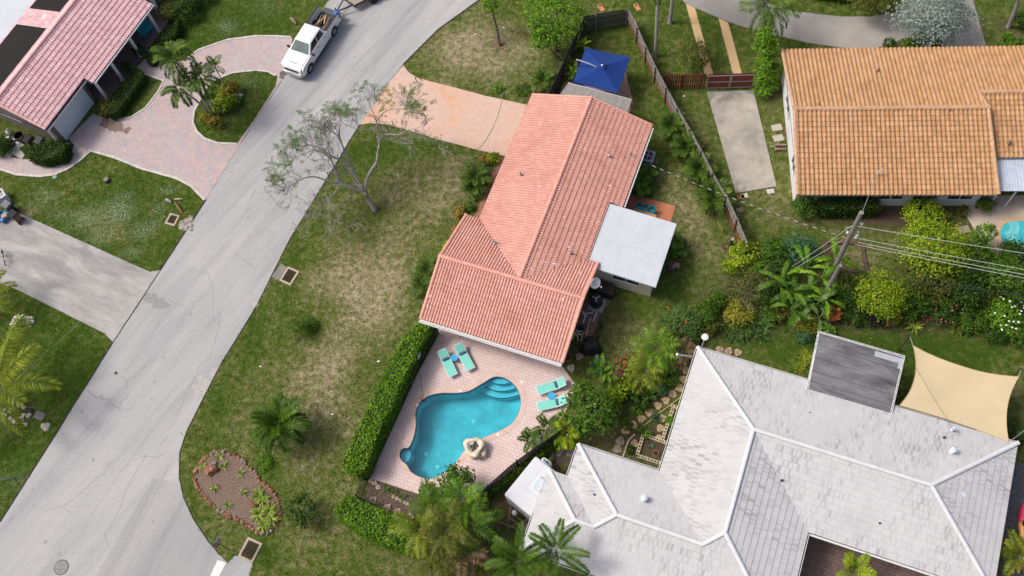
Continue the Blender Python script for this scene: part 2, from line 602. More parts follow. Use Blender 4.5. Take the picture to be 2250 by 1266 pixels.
pool_xy = smooth_closed(px_poly(POOL_PX), 3)
SLAB_PX = [(1553, 203), (1655, 199), (1706, 410), (1617, 425)]
slab_xy = hard(px_poly(SLAB_PX))
CURVE_PX = [(1480, -20), (1507, 9), (1538, 22), (1581, 41), (1621, 56), (1663, 68), (1714, 80), (1776, 95), (1869, 108), (1921, 108), (1960, 95), (2000, 79), (2050, 60), (2074, 106), (2168, 106), (2139, 5), (2110, -60), (2040, -20), (1985, 25), (1914, 37), (1849, 37), (1801, 32), (1739, 24), (1690, 8), (1640, -20)]
curve_xy = hard(px_poly(CURVE_PX))
BED_PX = [(473, 994), (498, 996), (525, 1004), (542, 1022), (560, 1042), (575, 1060), (606, 1088), (615, 1120), (610, 1148), (592, 1170), (568, 1172), (552, 1160), (527, 1142), (500, 1135), (475, 1115), (455, 1095), (437, 1075), (427, 1057), (431, 1035), (445, 1014), (460, 1001)]
bed_xy = smooth_closed(px_poly(BED_PX), 3)

DRY = [(900, 440, 90, 90, 0.22), (985, 395, 60, 60, 0.23), (745, 620, 95, 45, 0.31), (800, 560, 90, 60, 0.21), (830, 680, 75, 70, 0.31), (720, 800, 60, 50, 0.26), (700, 900, 80, 80, 0.19), (900, 600, 60, 60, 0.15),
	   (770, 740, 90, 60, 0.15), (800, 930, 70, 60, 0.12), (680, 1010, 60, 40, 0.20), (640, 850, 70, 70, 0.12), (760, 1080, 60, 50, 0.12), (1010, 140, 80, 55, 0.31), (1060, 80, 50, 60, 0.27), (1140, 120, 60, 60, 0.27), (990, 90, 40, 40, 0.19),
	   (1520, 470, 35, 70, 0.25), (1560, 560, 30, 40, 0.21), (1385, 725, 50, 30, 0.20), (1480, 420, 40, 60, 0.15), (1340, 770, 60, 40, 0.09), (690, 1200, 120, 60, 0.09), (220, 480, 50, 30, 0.25), (250, 515, 40, 20, 0.21), (130, 440, 50, 40, 0.09), (60, 465, 25, 12, 0.37),
	   (1900, 560, 60, 40, 0.21), (1720, 420, 40, 60, 0.12), (1670, 330, 30, 80, 0.09), (1720, 480, 70, 30, 0.12), (2200, 830, 40, 40, 0.15), (1490, 120, 30, 30, 0.12), (575, 165, 25, 15, -.1), (560, 40, 90, 30, 0.00)]
LUSH = [(640, 600, 25, 60, .25), (800, 330, 60, 40, .2), (900, 330, 120, 25, .15), (560, 740, 20, 60, .25), (480, 900, 25, 60, .2), (830, 470, 25, 18, .35), (590, 1020, 18, 18, .5), (585, 1220, 25, 30, .3), (680, 720, 22, 22, .3), (1900, 770, 160, 30, .25), (2100, 800, 100, 40, .2), (1490, 620, 60, 60, .1)]
SOIL = [(1650, 640, 70, 60, .9), (1740, 690, 60, 40, .9), (1800, 650, 70, 50, .9), (1900, 690, 80, 35, .95), (2020, 690, 90, 35, .95), (2150, 690, 90, 40, .9), (2200, 600, 80, 60, .9), (2050, 600, 80, 50, .8), (1560, 700, 60, 50, .8), (1480, 790, 55, 55, .9),
		(1330, 690, 45, 28, .55), (1270, 745, 25, 60, .7), (1150, 1100, 65, 55, 1.0), (1230, 1010, 45, 30, 1.0), (1390, 870, 70, 45, .8), (1440, 975, 60, 50, 1.0), (1330, 960, 60, 40, .8), (1075, 370, 22, 50, .6), (1010, 520, 25, 60, .45), (950, 620, 14, 40, .5),
		(823, 462, 20, 14, .75), (855, 1095, 50, 28, 1.0), (1000, 1150, 100, 80, .8), (1097, 90, 25, 30, .55), (1850, 470, 110, 25, .9), (2000, 480, 120, 30, .9), (1900, 700, 300, 14, .5), (1700, 215, 30, 25, .6), (2215, 60, 30, 25, .7), (655, 745, 10, 7, .6), (1610, 500, 14, 40, .6), (1560, 440, 14, 40, .45),
		(1480, 600, 18, 14, .6), (380, 100, 30, 40, .4), (500, 235, 40, 40, .7), (45, 920, 40, 40, .6), (440, 480, 12, 16, .8), (1240, 120, 20, 50, .5), (2230, 950, 40, 50, .7), (350, 60, 40, 40, .5), (100, 330, 90, 30, .7), (1210, 240, 20, 20, .5), (880, 1000, 10, 10, 0.)]
WEED = [(185, 480, 30, 22, 1.0), (258, 455, 28, 22, 1.0), (262, 475, 26, 18, .9), (222, 520, 26, 16, .9), (310, 510, 24, 16, 1.0), (100, 435, 26, 16, .7), (130, 470, 20, 12, .7), (282, 430, 10, 7, 1.0), (370, 418, 18, 8, .8), (350, 460, 14, 10, .8), (290, 555, 22, 12, .8), (500, 60, 20, 16, .8), (590, 20, 30, 20, .3), (340, 490, 18, 10, .7), (50, 1060, 30, 20, .5), (550, 180, 30, 16, .35), (180, 412, 10, 6, .8)]

def field(blobs, xy):
	out = np.zeros(len(xy))
	for px, py, rx, ry, a in blobs:
		c = P(px, py)
		sx = MPX(px, py, rx)
		sy = (P(px, py + ry) - P(px, py)).length
		out += a * np.exp(-((xy[:, 0] - c.x) / sx) ** 2 - ((xy[:, 1] - c.y) / sy) ** 2)
	return out
def dryness(xy):
	base = np.full(len(xy), 0.285)
	for cx, cy, sx, sy, v in ((250, 480, 260, 260, -.16), (500, 60, 200, 80, -.2), (100, 900, 160, 300, -.22), (1550, 60, 160, 120, -.1), (1400, 200, 40, 120, -.05), (1950, 780, 300, 60, -.2), (480, 240, 150, 80, -.15), (1380, 640, 80, 100, -.06), (1800, 10, 160, 30, -.15)):
		base += field([(cx, cy, sx, sy, v)], xy)
	return np.clip(base + field(DRY, xy) - field(LUSH, xy), 0, 1)

def build_ground():
	xs = np.concatenate(([-700, -250, -110], np.linspace(-72, 52, 497), [100, 250, 700]))
	ys = np.concatenate(([-700, -200, -60], np.linspace(-6, 76, 329), [110, 250, 700]))
	X, Y = np.meshgrid(xs, ys)
	nx, ny = len(xs), len(ys)
	co = np.stack([X.ravel(), Y.ravel(), np.zeros(nx * ny)], 1)
	xy = co[:, :2]
	bad = inside(xy, offset_poly(pool_xy, 0.35))
	i, j = np.meshgrid(np.arange(nx - 1), np.arange(ny - 1))
	a = (j * nx + i).ravel()
	q = np.stack([a, a + 1, a + 1 + nx, a + nx], 1)
	q = q[~bad[q].any(1)]
	me = bpy.data.meshes.new('ground')
	me.vertices.add(len(co))
	me.vertices.foreach_set('co', co.ravel())
	me.loops.add(q.size)
	me.loops.foreach_set('vertex_index', q.ravel())
	me.polygons.add(len(q))
	me.polygons.foreach_set('loop_start', np.arange(0, q.size, 4))
	me.update()
	for nm, v in (('dry', dryness(xy)), ('soil', np.clip(field(SOIL, xy), 0, 1)), ('weed', np.clip(field(WEED, xy), 0, 1))):
		at = me.attributes.new(nm, 'FLOAT', 'POINT')
		at.data.foreach_set('value', v.astype(np.float32))
	me.materials.append(GRASS)
	o = bpy.data.objects.new('ground', me)
	COL.objects.link(o)
	struct(o)
build_ground()

def slab(name, xy, z0, z1, mat, holes=()):
	m = MB()
	m.prism(xy, z0, z1, holes)
	return struct(m.build(name, mat))
ASPH = asphalt_material()
slab('road', road_xy, -0.1, 0.012, ASPH)
m = MB()
m.sheet(px_poly([(337, 1051), (360, 1055), (392, 1060), (398, 1066), (412, 1118), (440, 1166), (470, 1210), (488, 1232), (470, 1270), (430, 1330), (150, 1400), (225, 1240)]), 0.016)
struct(m.build('road_patch', asphalt_material('patch_asphalt', 0.88, R(-72))))
DARKSOIL = plain('edge_soil', (0.035, 0.027, 0.02), 0.95, var=0.5, scale=3)
m = MB()
m.ribbon(px_poly([(618, 178), (560, 265), (531, 312)]), 0.10, 0.0, 0.02)
m.ribbon(px_poly([(452, 440), (400, 520), (352, 594)]), 0.14, 0.0, 0.02)
m.ribbon(px_poly([(352, 594), (300, 674), (248, 752)]), 0.10, 0.0, 0.034)
m.ribbon(px_poly([(248, 752), (200, 830), (160, 892), (125, 950), (0, 1147)]), 0.13, 0.0, 0.02)
m.ribbon(px_poly([(483, 1220), (458, 1190), (425, 1140), (403, 1092), (394, 1045), (395, 995), (410, 949), (455, 859), (488, 796), (563, 674), (638, 524), (670, 472), (748, 344), (790, 274)]), 0.07, 0.0, 0.018)
m.ribbon(px_poly([(888, 140), (963, 65), (1053, 0)]), 0.12, 0.0, 0.018)
struct(m.build('soil_edge', DARKSOIL))
slab('driveway', drive_xy, -0.1, 0.03, paver_material('peach_pavers', (0.62, 0.44, 0.36), (0.57, 0.39, 0.31), (0.66, 0.49, 0.42), (0.50, 0.34, 0.26), (0.21, 0.19), R(18), 0.024, (0.62, 0.30, 0.10), 0.5))
LPAV = paver_material('mixed_pavers', (0.56, 0.37, 0.35), (0.34, 0.36, 0.385), (0.60, 0.45, 0.38), (0.27, 0.24, 0.25), (0.22, 0.15), R(-22), 0.024, (0.42, 0.40, 0.43), 0.5)
slab('paver_driveway', lpav_xy, -0.1, 0.03, LPAV, [isl_xy])
hard(lpav_xy)
CURB = plain('kerb_concrete', (0.52, 0.49, 0.46), 0.9, var=0.25, scale=3)
m = MB()
m.ribbon(px_poly([(640, 82), (600, 80), (562, 80), (500, 88), (437, 110), (405, 134)]), 0.16, 0, 0.07)
m.ribbon(px_poly([(318, 163), (360, 178), (347, 203), (320, 238), (287, 259), (240, 264)]), 0.14, 0, 0.07)
m.ribbon(px_poly([(606, 167), (590, 158), (562, 155), (512, 160), (475, 175), (455, 192), (440, 220), (427, 245), (424, 270), (433, 290), (450, 305), (478, 315), (520, 317)]), 0.16, 0, 0.07)
m.ribbon(px_poly([(-40, 362), (0, 372), (37, 384), (87, 388), (120, 384), (150, 371), (175, 354), (200, 332), (250, 346), (312, 371), (387, 392), (420, 409), (440, 430), (450, 440)]), 0.18, 0, 0.07)
m.ribbon(px_poly([(167, 322), (160, 335), (135, 352), (100, 358), (60, 352)]), 0.16, 0, 0.08)
struct(m.build('kerb', CURB))
slab('concrete_driveway', conc_xy, -0.1, 0.035, concrete_material('old_concrete', (0.26, 0.255, 0.25), (0.44, 0.42, 0.40), (0.18, 0.18, 0.19), 0.7, 1.3, R(24)))
slab('parking_slab', slab_xy, -0.1, 0.06, concrete_material('stained_concrete', (0.25, 0.235, 0.205), (0.46, 0.42, 0.36), (0.11, 0.11, 0.105), 0.95, 0.6))
slab('curved_driveway', curve_xy, -0.1, 0.03, concrete_material('tan_concrete', (0.19, 0.187, 0.18), (0.33, 0.31, 0.285), (0.40, 0.35, 0.29), 0.6, 0.16))
RUSTC = concrete_material('rusty_concrete', (0.50, 0.34, 0.17), (0.58, 0.40, 0.22), (0.45, 0.25, 0.10), 0.6)
for s_ in ([(1507, 9), (1527, 18), (1568, 166), (1550, 168)], [(1579, 41), (1600, 50), (1631, 166), (1611, 166)]):
	slab('wheel_strip', hard(px_poly(s_)), -0.1, 0.03, RUSTC)
DECKM = paver_material('pink_pavers', (0.66, 0.54, 0.51), (0.62, 0.46, 0.43), (0.70, 0.59, 0.57), (0.46, 0.35, 0.325), (0.27, 0.23), R(18), 0.034, (0.55, 0.34, 0.28), 0.25)
_pp = np.array(pool_xy)
coping = [p for p in offset_poly(pool_xy, 0.36) if np.min(np.hypot(_pp[:, 0] - p[0], _pp[:, 1] - p[1])) > 0.335]
slab('pool_deck', deck_xy, -0.1, 0.05, DECKM, [coping])
m = MB()
m.prism(coping, -0.12, 0.065, [pool_xy])
struct(m.build('pool_coping', paver_material('coping_brick', (0.66, 0.50, 0.44), (0.62, 0.44, 0.37), (0.68, 0.53, 0.47), (0.40, 0.28, 0.23), (0.16, 0.9), R(18), 0.03)))
# pool basin: real depth, steps, tile line, water
m = MB()
n_ = len(pool_xy)
m.sheet(pool_xy, -1.45)
o_ = len(m.v)
m.v.extend([(p[0], p[1], -1.45) for p in pool_xy] + [(p[0], p[1], 0.06) for p in pool_xy])
for i in range(n_):
	j = (i + 1) % n_
	m.f.append((o_ + j, o_ + i, o_ + n_ + i, o_ + n_ + j))
PLASTER = plain('pool_plaster', (0.28, 0.52, 0.57), 0.7, var=0.2, scale=0.9)  # strong mottling stands in for the light patches under the water
struct(m.build('pool_basin', PLASTER))
m = MB()
sc_ = P(1104, 812, -0.5)
for r_, z_ in ((1.15, -0.32), (1.55, -0.60), (1.95, -0.88)):
	pr_ = [(sc_.x + r_ * math.cos(a) * 1.12, sc_.y + r_ * math.sin(a)) for a in np.linspace(0, 2 * math.pi, 40, endpoint=False)]
	ins = inside(np.array(pr_), offset_poly(pool_xy, 0.25))
	m.prism(pr_, -1.4, z_)
b_ = P(884, 1000, -0.4)
m.prism([(b_.x + 0.62 * math.cos(a), b_.y + 0.62 * math.sin(a)) for a in np.linspace(0, 2 * math.pi, 24, endpoint=False)], -1.4, -0.42)
struct(m.build('pool_steps', plain('step_plaster', (0.37, 0.60, 0.65), 0.7, var=0.08)))
m = MB()
for r_, z_ in ((1.15, -0.315), (1.55, -0.595), (1.95, -0.875)):
	arc = [(sc_.x + r_ * math.cos(a) * 1.12, sc_.y + r_ * math.sin(a)) for a in np.linspace(R(200), R(345), 30)]
	ok = inside(np.array(arc), offset_poly(pool_xy, -0.06))
	m.ribbon([p for p, k in zip(arc, ok) if k], 0.06, z_, z_ + 0.012)
arc = [(b_.x + 0.6 * math.cos(a), b_.y + 0.6 * math.sin(a)) for a in np.linspace(R(-60), R(70), 14)]
m.ribbon(arc, 0.05, -0.415, -0.40)
struct(m.build('step_tile_line', plain('navy_tile', (0.01, 0.03, 0.12), 0.3)))
m = MB()
m.ribbon(offset_poly(pool_xy, -0.012), 0.02, -0.28, 0.02, True)
struct(m.build('waterline_tile', plain('waterline_blue', (0.03, 0.13, 0.22), 0.3, var=0.4, scale=12)))
m = MB()
for c_ in (P(936, 997, -1.4), P(961, 1025, -1.4), P(1040, 925, -1.4)):
	m.lathe((c_.x, c_.y, -1.45), [(0.13, 0), (0.13, 0.012), (0.02, 0.014)], 14)
struct(m.build('pool_drain', plain('drain_white', (0.7, 0.75, 0.75), 0.5)))
m = MB()
m.sheet(offset_poly(pool_xy, 0.01), -0.10)
struct(m.build('pool_water', water_material()))

# small hard patches
def patch(name, px, z1, mat, z0=-0.05):
	return slab(name, hard(px_poly(px)), z0, z1, mat)
BRICK = paver_material('red_brick', (0.30, 0.13, 0.08), (0.38, 0.18, 0.11), (0.26, 0.12, 0.08), (0.16, 0.10, 0.08), (0.22, 0.11), R(18), 0.03)
patch('brick_path', [(1096, 346), (1116, 346), (1064, 482), (1042, 478)], 0.03, BRICK)
patch('brick_patio', [(1240, 180), (1374, 160), (1392, 226), (1382, 253), (1225, 215)], 0.03, paver_material('patio_brick', (0.42, 0.22, 0.17), (0.50, 0.30, 0.24), (0.40, 0.22, 0.18), (0.2, 0.12, 0.1), (0.22, 0.22), R(18), 0.03))
patch('terracotta_patio', [(1362, 422), (1385, 427), (1484, 453), (1474, 489), (1360, 500)], 0.05, concrete_material('terracotta_paint', (0.42, 0.15, 0.075), (0.50, 0.20, 0.10), (0.36, 0.13, 0.07), 0.5))
patch('brick_landing', [(1346, 804), (1372, 818), (1352, 842), (1334, 832)], 0.03, BRICK)
patch('equipment_pad', [(1262, 735), (1288, 655), (1345, 662), (1318, 690), (1300, 745)], 0.03, paver_material('pad_pavers', (0.26, 0.14, 0.10), (0.22, 0.13, 0.1), (0.2, 0.15, 0.13), (0.1, 0.07, 0.06), (0.3, 0.3), R(18), 0.03))
patch('courtyard', [(1750, 1150), (2150, 1290), (2150, 1400), (1700, 1400)], 0.03, paver_material('courtyard_pavers', (0.16, 0.09, 0.075), (0.22, 0.15, 0.12), (0.12, 0.10, 0.11), (0.07, 0.055, 0.05), (0.22, 0.22), R(18), 0.03))
patch('side_paving', [(2215, 1010), (2400, 1060), (2400, 1330), (2190, 1330)], 0.03, paver_material('dark_pavers', (0.09, 0.09, 0.10), (0.12, 0.12, 0.12), (0.10, 0.1, 0.1), (0.04, 0.04, 0.04), (0.4, 0.4), R(18), 0.03))
patch('neighbour_pool_deck', [(2120, 470), (2142, 432), (2400, 425), (2400, 640), (2195, 568), (2150, 520)], 0.04, concrete_material('sandy_deck', (0.46, 0.37, 0.29), (0.58, 0.48, 0.39), (0.34, 0.28, 0.24), 0.5, 0.8))
np_xy = smooth_closed(px_poly([(2197, 512), (2206, 494), (2228, 487), (2265, 490), (2300, 520), (2290, 570), (2250, 562), (2218, 548), (2202, 532)]), 3)
m = MB()
m.prism(offset_poly(np_xy, 0.35), 0, 0.06, [np_xy])
struct(m.build('neighbour_pool_coping', plain('tan_coping', (0.52, 0.36, 0.22), 0.8)))
m = MB()
m.sheet(np_xy, 0.045)
struct(m.build('neighbour_pool_water', plain('teal_pool_water', (0.05, 0.42, 0.46), 0.05, var=0.15, scale=1.5)))
m = MB()
for r_, dz in ((0.7, 0.052), (1.05, 0.049)):
	c_ = P(2199, 497)
	arc = [(c_.x + r_ * math.cos(a), c_.y + r_ * math.sin(a)) for a in np.linspace(R(-75), R(30), 14)]
	m.ribbon(arc, 0.3, 0.0, dz)
struct(m.build('neighbour_pool_steps', plain('pale_teal_step', (0.16, 0.52, 0.55), 0.2)))
patch('mulch_bed', BED_PX, 0.05, plain('mulch', (0.16, 0.115, 0.085), 0.95, var=0.75, scale=16))
patch('planting_bed', [(813, 1051), (905, 1081), (925, 1105), (900, 1150), (800, 1098)], 0.02, plain('bed_soil', (0.10, 0.07, 0.05), 0.95, var=0.6, scale=8))
patch('grate_apron', [(597, 608), (618, 580), (632, 588), (612, 616)], 0.03, concrete_material('grey_apron', (0.17, 0.17, 0.15), (0.25, 0.24, 0.21)))
patch('grate_surround', [(395, 487), (424, 474), (420, 495), (408, 508), (392, 503)], 0.03, concrete_material('crumbled_concrete', (0.22, 0.2, 0.17), (0.4, 0.38, 0.34), (0.12, 0.09, 0.07), 0.6, 2.0))
patch('porch_floor', [(195, 205), (340, 5), (372, 45), (238, 232)], 0.06, paver_material('porch_pavers', (0.24, 0.17, 0.16), (0.20, 0.16, 0.16), (0.26, 0.19, 0.17), (0.1, 0.08, 0.08), (0.3, 0.3), R(-22), 0.03))
patch('concrete_walk', [(20, 335), (45, 310), (62, 330), (48, 350)], 0.035, concrete_material('pale_concrete', (0.40, 0.38, 0.36), (0.5, 0.48, 0.45)))
# cracks, seams and stains the road and drives really have
rng_ = random.Random(31)
def wiggle(pts, amp, step_=0.5):
	w = [Vector(p) for p in px_poly(pts)]
	out = []
	for a, b in zip(w[:-1], w[1:]):
		n = max(1, int((b - a).length / step_))
		for i in range(n):
			q = a.lerp(b, i / n)
			out.append((q.x + rng_.uniform(-amp, amp), q.y + rng_.uniform(-amp, amp)))
	return out + [tuple(w[-1])]
m = MB()
for pts in ([(325, 997), (307, 1025), (297, 1042), (282, 1072), (265, 1112), (250, 1145), (232, 1170), (232, 1190), (236, 1200)], [(372, 955), (350, 982)], [(487, 684), (475, 741), (462, 786), (440, 806), (425, 834), (410, 864), (400, 894), (370, 946)],
			[(350, 706), (332, 741), (300, 784), (275, 819)], [(853, 100), (843, 118), (825, 140), (818, 168), (798, 190), (793, 208)], [(365, 655), (385, 668), (410, 672)], [(145, 1110), (190, 1075), (250, 1010)], [(310, 1000), (345, 1003), (365, 998)], [(520, 560), (545, 575), (560, 590)], [(90, 1125), (135, 1112), (155, 1128)], [(455, 600), (470, 640), (468, 700)], [(700, 250), (690, 285), (660, 330)], [(560, 420), (540, 470), (500, 520)]):
	m.ribbon(wiggle(pts, 0.08), 0.026, 0.0, 0.0145)
struct(m.build('road_crack', plain('crack_grey', (0.20, 0.20, 0.20), 0.95, var=0.3)))
m = MB()
m.ribbon(wiggle([(398, 520), (463, 455), (563, 365), (610, 320), (718, 210), (743, 180), (803, 120), (863, 65), (925, 0)], 0.03, 0.8), 0.035, 0.0, 0.014)
m.ribbon(wiggle([(370, 1025), (325, 1122), (262, 1225)], 0.04), 0.03, 0.0, 0.0172)
m.ribbon(wiggle([(330, 955), (250, 1060), (180, 1160)], 0.05, 0.8), 0.03, 0.0, 0.0138)
struct(m.build('road_seam', plain('road_seam_grey', (0.25, 0.25, 0.25), 0.95, var=0.3)))  # construction joints, a darker grey than the asphalt
def stain(name, px, r, z, mat, n=1):
	m = MB()
	for cx, cy, k in px:
		c = P(cx, cy)
		ph = [rng_.uniform(0, 6.28) for _ in range(3)]
		m.sheet([(c.x + r * k * (1 + .3 * math.sin(2 * t + ph[0]) + .2 * math.sin(5 * t + ph[1]) + .1 * math.sin(9 * t + ph[2])) * math.cos(t), c.y + r * k * (1 + .3 * math.sin(3 * t + ph[1]) + .15 * math.sin(7 * t + ph[0])) * math.sin(t)) for t in np.linspace(0, 2 * math.pi, 28, endpoint=False)], z + 0.0004 * len(m.v) / 28)
	struct(m.build(name, mat))
stain('wet_stain', [(322, 653, .8), (335, 658, .9), (348, 664, 1.0), (360, 671, .8)], 0.42, 0.0148, plain('wet_asphalt', (0.25, 0.25, 0.24), 0.8, var=0.15))
stain('oil_stain', [(622, 163, 1.0), (619, 170, .7), (627, 157, .5)], 0.25, 0.033, plain('oil_black', (0.10, 0.085, 0.08), 0.7, var=0.5, scale=9))
stain('water_stain', [(232, 268, 1.0), (246, 276, 1.2), (262, 282, 1.0), (278, 287, .7)], 0.42, 0.033, plain('damp_brown', (0.20, 0.135, 0.115), 0.8, var=0.4, scale=7))
stain('sand_wash', [(448, 838, .8), (440, 858, 1.0), (560, 668, .5), (470, 815, .6)], 0.5, 0.0142, plain('sand_tan', (0.395, 0.37, 0.345), 0.95, var=0.2, scale=5))
stain('oil_spot', [(205, 1010, .5), (180, 905, .4), (420, 690, .35), (545, 520, .3), (610, 400, .35), (720, 130, .4), (340, 840, .3), (100, 1190, .5), (700, 180, .3), (480, 575, .25)], 0.28, 0.0144, plain('old_oil', (0.28, 0.28, 0.285), 0.8, var=0.2))
STOPW = plain('worn_white_paint', (0.68, 0.67, 0.64), 0.7, var=0.2, scale=9)
m = MB()
m.sheet(px_poly([(478, 1231), (497, 1236), (478, 1275), (455, 1330), (432, 1330), (458, 1275)]), 0.022)
struct(m.build('stop_line', STOPW))
# ------------------------------------------------------------------ houses
def hash01(a, b, s):
	return (np.sin(a * 12.9898 + b * 78.233 + s * 37.719) * 43758.5453) % 1.0
def tile_planes(planes, colw, rowh, amp, lift, samples, seed=1, bond=False, clump=0.0, flat=False):
	"""planes: (convex outline in house a,b; point on the eave; unit vector uphill; slope; eave height)"""
	mb = MB()
	rnds = []
	for pi, (poly, eave, up, p, z0) in enumerate(planes):
		ua, ub = up
		ea, eb = -ub, ua
		us = [a * ea + b * eb for a, b in poly]
		vs = [(a - eave[0]) * ua + (b - eave[1]) * ub for a, b in poly]
		ca = sum(q[0] for q in poly) / len(poly)
		cb = sum(q[1] for q in poly) / len(poly)
		rh = rowh / math.sqrt(1 + p * p)
		c0, c1 = math.floor(min(us) / colw) - 1, math.ceil(max(us) / colw) + 1
		r0, r1 = math.floor(min(vs) / rh) - 1, math.ceil(max(vs) / rh) + 1
		u = np.linspace(c0 * colw, c1 * colw, (c1 - c0) * samples + 1)
		rows = np.arange(r0, r1)
		v = np.stack([rows * rh, (rows + 1) * rh], 1).ravel()
		vz = np.stack([np.full(len(rows), lift), np.zeros(len(rows))], 1).ravel()
		ph = (u / colw) % 1.0
		if flat:
			prof = np.zeros_like(u)
		else:
			prof = amp * np.sqrt(np.clip(1 - ((ph - 0.5) / 0.37) ** 2, 0, 1))
		U, V = np.meshgrid(u, v)
		Z = z0 + p * V + vz[:, None] + prof[None, :]
		A = U * ea + (V) * ua + eave[0] * ua * ua + eave[1] * ub * ua
		B = U * eb + (V) * ub + eave[0] * ua * ub + eave[1] * ub * ub
		nu, nv = len(u), len(v)
		bm = bmesh.new()
		vv = [bm.verts.new(t) for t in zip(A.ravel(), B.ravel(), Z.ravel())]
		cross = ea * ub - eb * ua
		for j in range(nv - 1):
			for i in range(nu - 1):
				q = (j * nu + i, j * nu + i + 1, (j + 1) * nu + i + 1, (j + 1) * nu + i)
				if cross < 0:
					q = q[::-1]
				bm.faces.new([vv[k] for k in q])
		for k in range(len(poly)):
			a, b = poly[k], poly[(k + 1) % len(poly)]
			d = Vector((b[0] - a[0], b[1] - a[1], 0))
			n = Vector((d.y, -d.x, 0)).normalized()
			if n.dot(Vector((ca - a[0], cb - a[1], 0))) > 0:
				n = -n
			bmesh.ops.bisect_plane(bm, geom=bm.verts[:] + bm.edges[:] + bm.faces[:], plane_co=(a[0], a[1], 0), plane_no=n, clear_outer=True, dist=1e-5)
		bm.verts.index_update()
		vs_ = [tuple(w.co) for w in bm.verts]
		fs_ = [tuple(w.index for w in f.verts) for f in bm.faces]
		cen = np.array([tuple(f.calc_center_median()) for f in bm.faces]) if len(bm.faces) else np.zeros((0, 3))
		bm.free()
		mb.add(vs_, fs_)
		if len(cen):
			cu = cen[:, 0] * ea + cen[:, 1] * eb
			cv = (cen[:, 0] - eave[0]) * ua + (cen[:, 1] - eave[1]) * ub
			rr = np.floor(cv / rh + 1e-4)
			cc = np.floor(cu / colw + (0.5 * (rr % 2) if bond else 0))
			h = hash01(cc, rr, seed + pi)
			if clump:
				s1 = np.sin(cu * 0.55 + pi) * np.sin(cv * 0.8 + 1.3 * pi) + 0.5 * np.sin(cu * 1.7 + cv * 0.9 + 2 * pi)
				sub = hash01(np.floor(cu / colw * 4), rr, seed + 9)
				h = np.clip(0.95 - (0.55 * h * h + 0.6 * sub * sub) * np.clip(0.5 + clump * (s1 + 0.6), 0.3, 1.3), 0, 1)
				fr_ = (cu / colw + (0.5 * (rr % 2) if bond else 0)) % 1.0
				h = np.where(fr_ < 0.25, np.maximum(h, 0.85), h)
			rnds.append(h)
	return mb, np.concatenate(rnds).astype(np.float32)
def caps(mb, p0, p1, r=0.13, seg=0.38, squash=0.8):
	"""overlapping half-round ridge tiles from p0 to p1"""
	p0, p1 = Vector(p0), Vector(p1)
	d = p1 - p0
	n = max(1, round(d.length / seg))
	u = d.normalized()
	s = u.cross(Vector((0, 0, 1))).normalized()
	w = s.cross(u)
	for i in range(n):
		a = p0 + d * (i / n) - u * 0.02
		b = p0 + d * ((i + 1) / n) + u * 0.03
		rings = []
		for q, k in ((a, 1.0), (b, 0.86)):
			rings.append([q + s * (math.cos(t) * r * k) + w * (math.sin(t) * r * k * squash) for t in np.linspace(-0.25, math.pi + 0.25, 8)])
		mb.loft(rings, True, True)
class House:
	def __init__(s, name, label, px, h, th):
		o = P(px[0], px[1], h)
		s.o, s.th, s.E = Vector((o.x, o.y, 0)), R(th), h
		s.root = thing(name, label, 'house', s.o, s.th)
	def w(s, a, b, z=0.0):
		c, si = math.cos(s.th), math.sin(s.th)
		return Vector((s.o.x + a * c - b * si, s.o.y + a * si + b * c, z))
	def loc(s, p):
		q = Vector(p) - s.o
		c, si = math.cos(s.th), math.sin(s.th)
		return Vector((q.x * c + q.y * si, -q.x * si + q.y * c, p[2]))
	def xy(s, pts):
		return [tuple(s.w(a, b)[:2]) for a, b in pts]
WHITE = plain('white_paint', (0.74, 0.74, 0.73), 0.5, var=0.06)
GUTTERW = plain('white_gutter', (0.70, 0.70, 0.69), 0.4, var=0.08)
GLASS = glass_dark()
def window(root, c, size, axis, frame_mat=WHITE, sill=False):
	"""a framed window on a wall; axis: 'a+','a-','b+','b-' is the way it faces; c is the centre on the wall face (house axes)"""
	sg = 1 if axis[1] == '+' else -1
	m = MB()
	w, h = size
	def bx(mm, u, v, du, dv, out, th):
		if axis[0] == 'a':
			mm.box((c[0] + sg * out, c[1] + u, c[2] + v), (th, du, dv))
		else:
			mm.box((c[0] + u, c[1] + sg * out, c[2] + v), (du, th, dv))
	for u, v, du, dv in ((0, h / 2, w + 0.12, 0.08), (0, -h / 2, w + 0.12, 0.08), (-w / 2, 0, 0.08, h - 0.08), (w / 2, 0, 0.08, h - 0.08), (0, 0, 0.06, h - 0.08)):
		bx(m, u, v, du, dv, 0.04, 0.08)
	f = m.build('window', frame_mat, root)
	g = MB()
	bx(g, 0, 0, w - 0.08, h - 0.08, 0.02, 0.03)
	g.build('pane', GLASS, f)
	return f
def vent_pipe(roof, p, h=0.35, r=0.05, mat=None, cap=False):
	m = MB()
	m.lathe(p, [(r * 2.2, -0.1), (r * 2.0, 0.03), (r, 0.06), (r, h)], 8)
	if cap:
		m.lathe((p[0], p[1], p[2] + h), [(r * 1.3, 0), (r * 2.4, 0.05), (r * 2.2, 0.12), (r * 0.4, 0.18)], 8)
	m.build('vent_pipe', mat or plain('grey_pipe', (0.35, 0.36, 0.38), 0.5), roof)

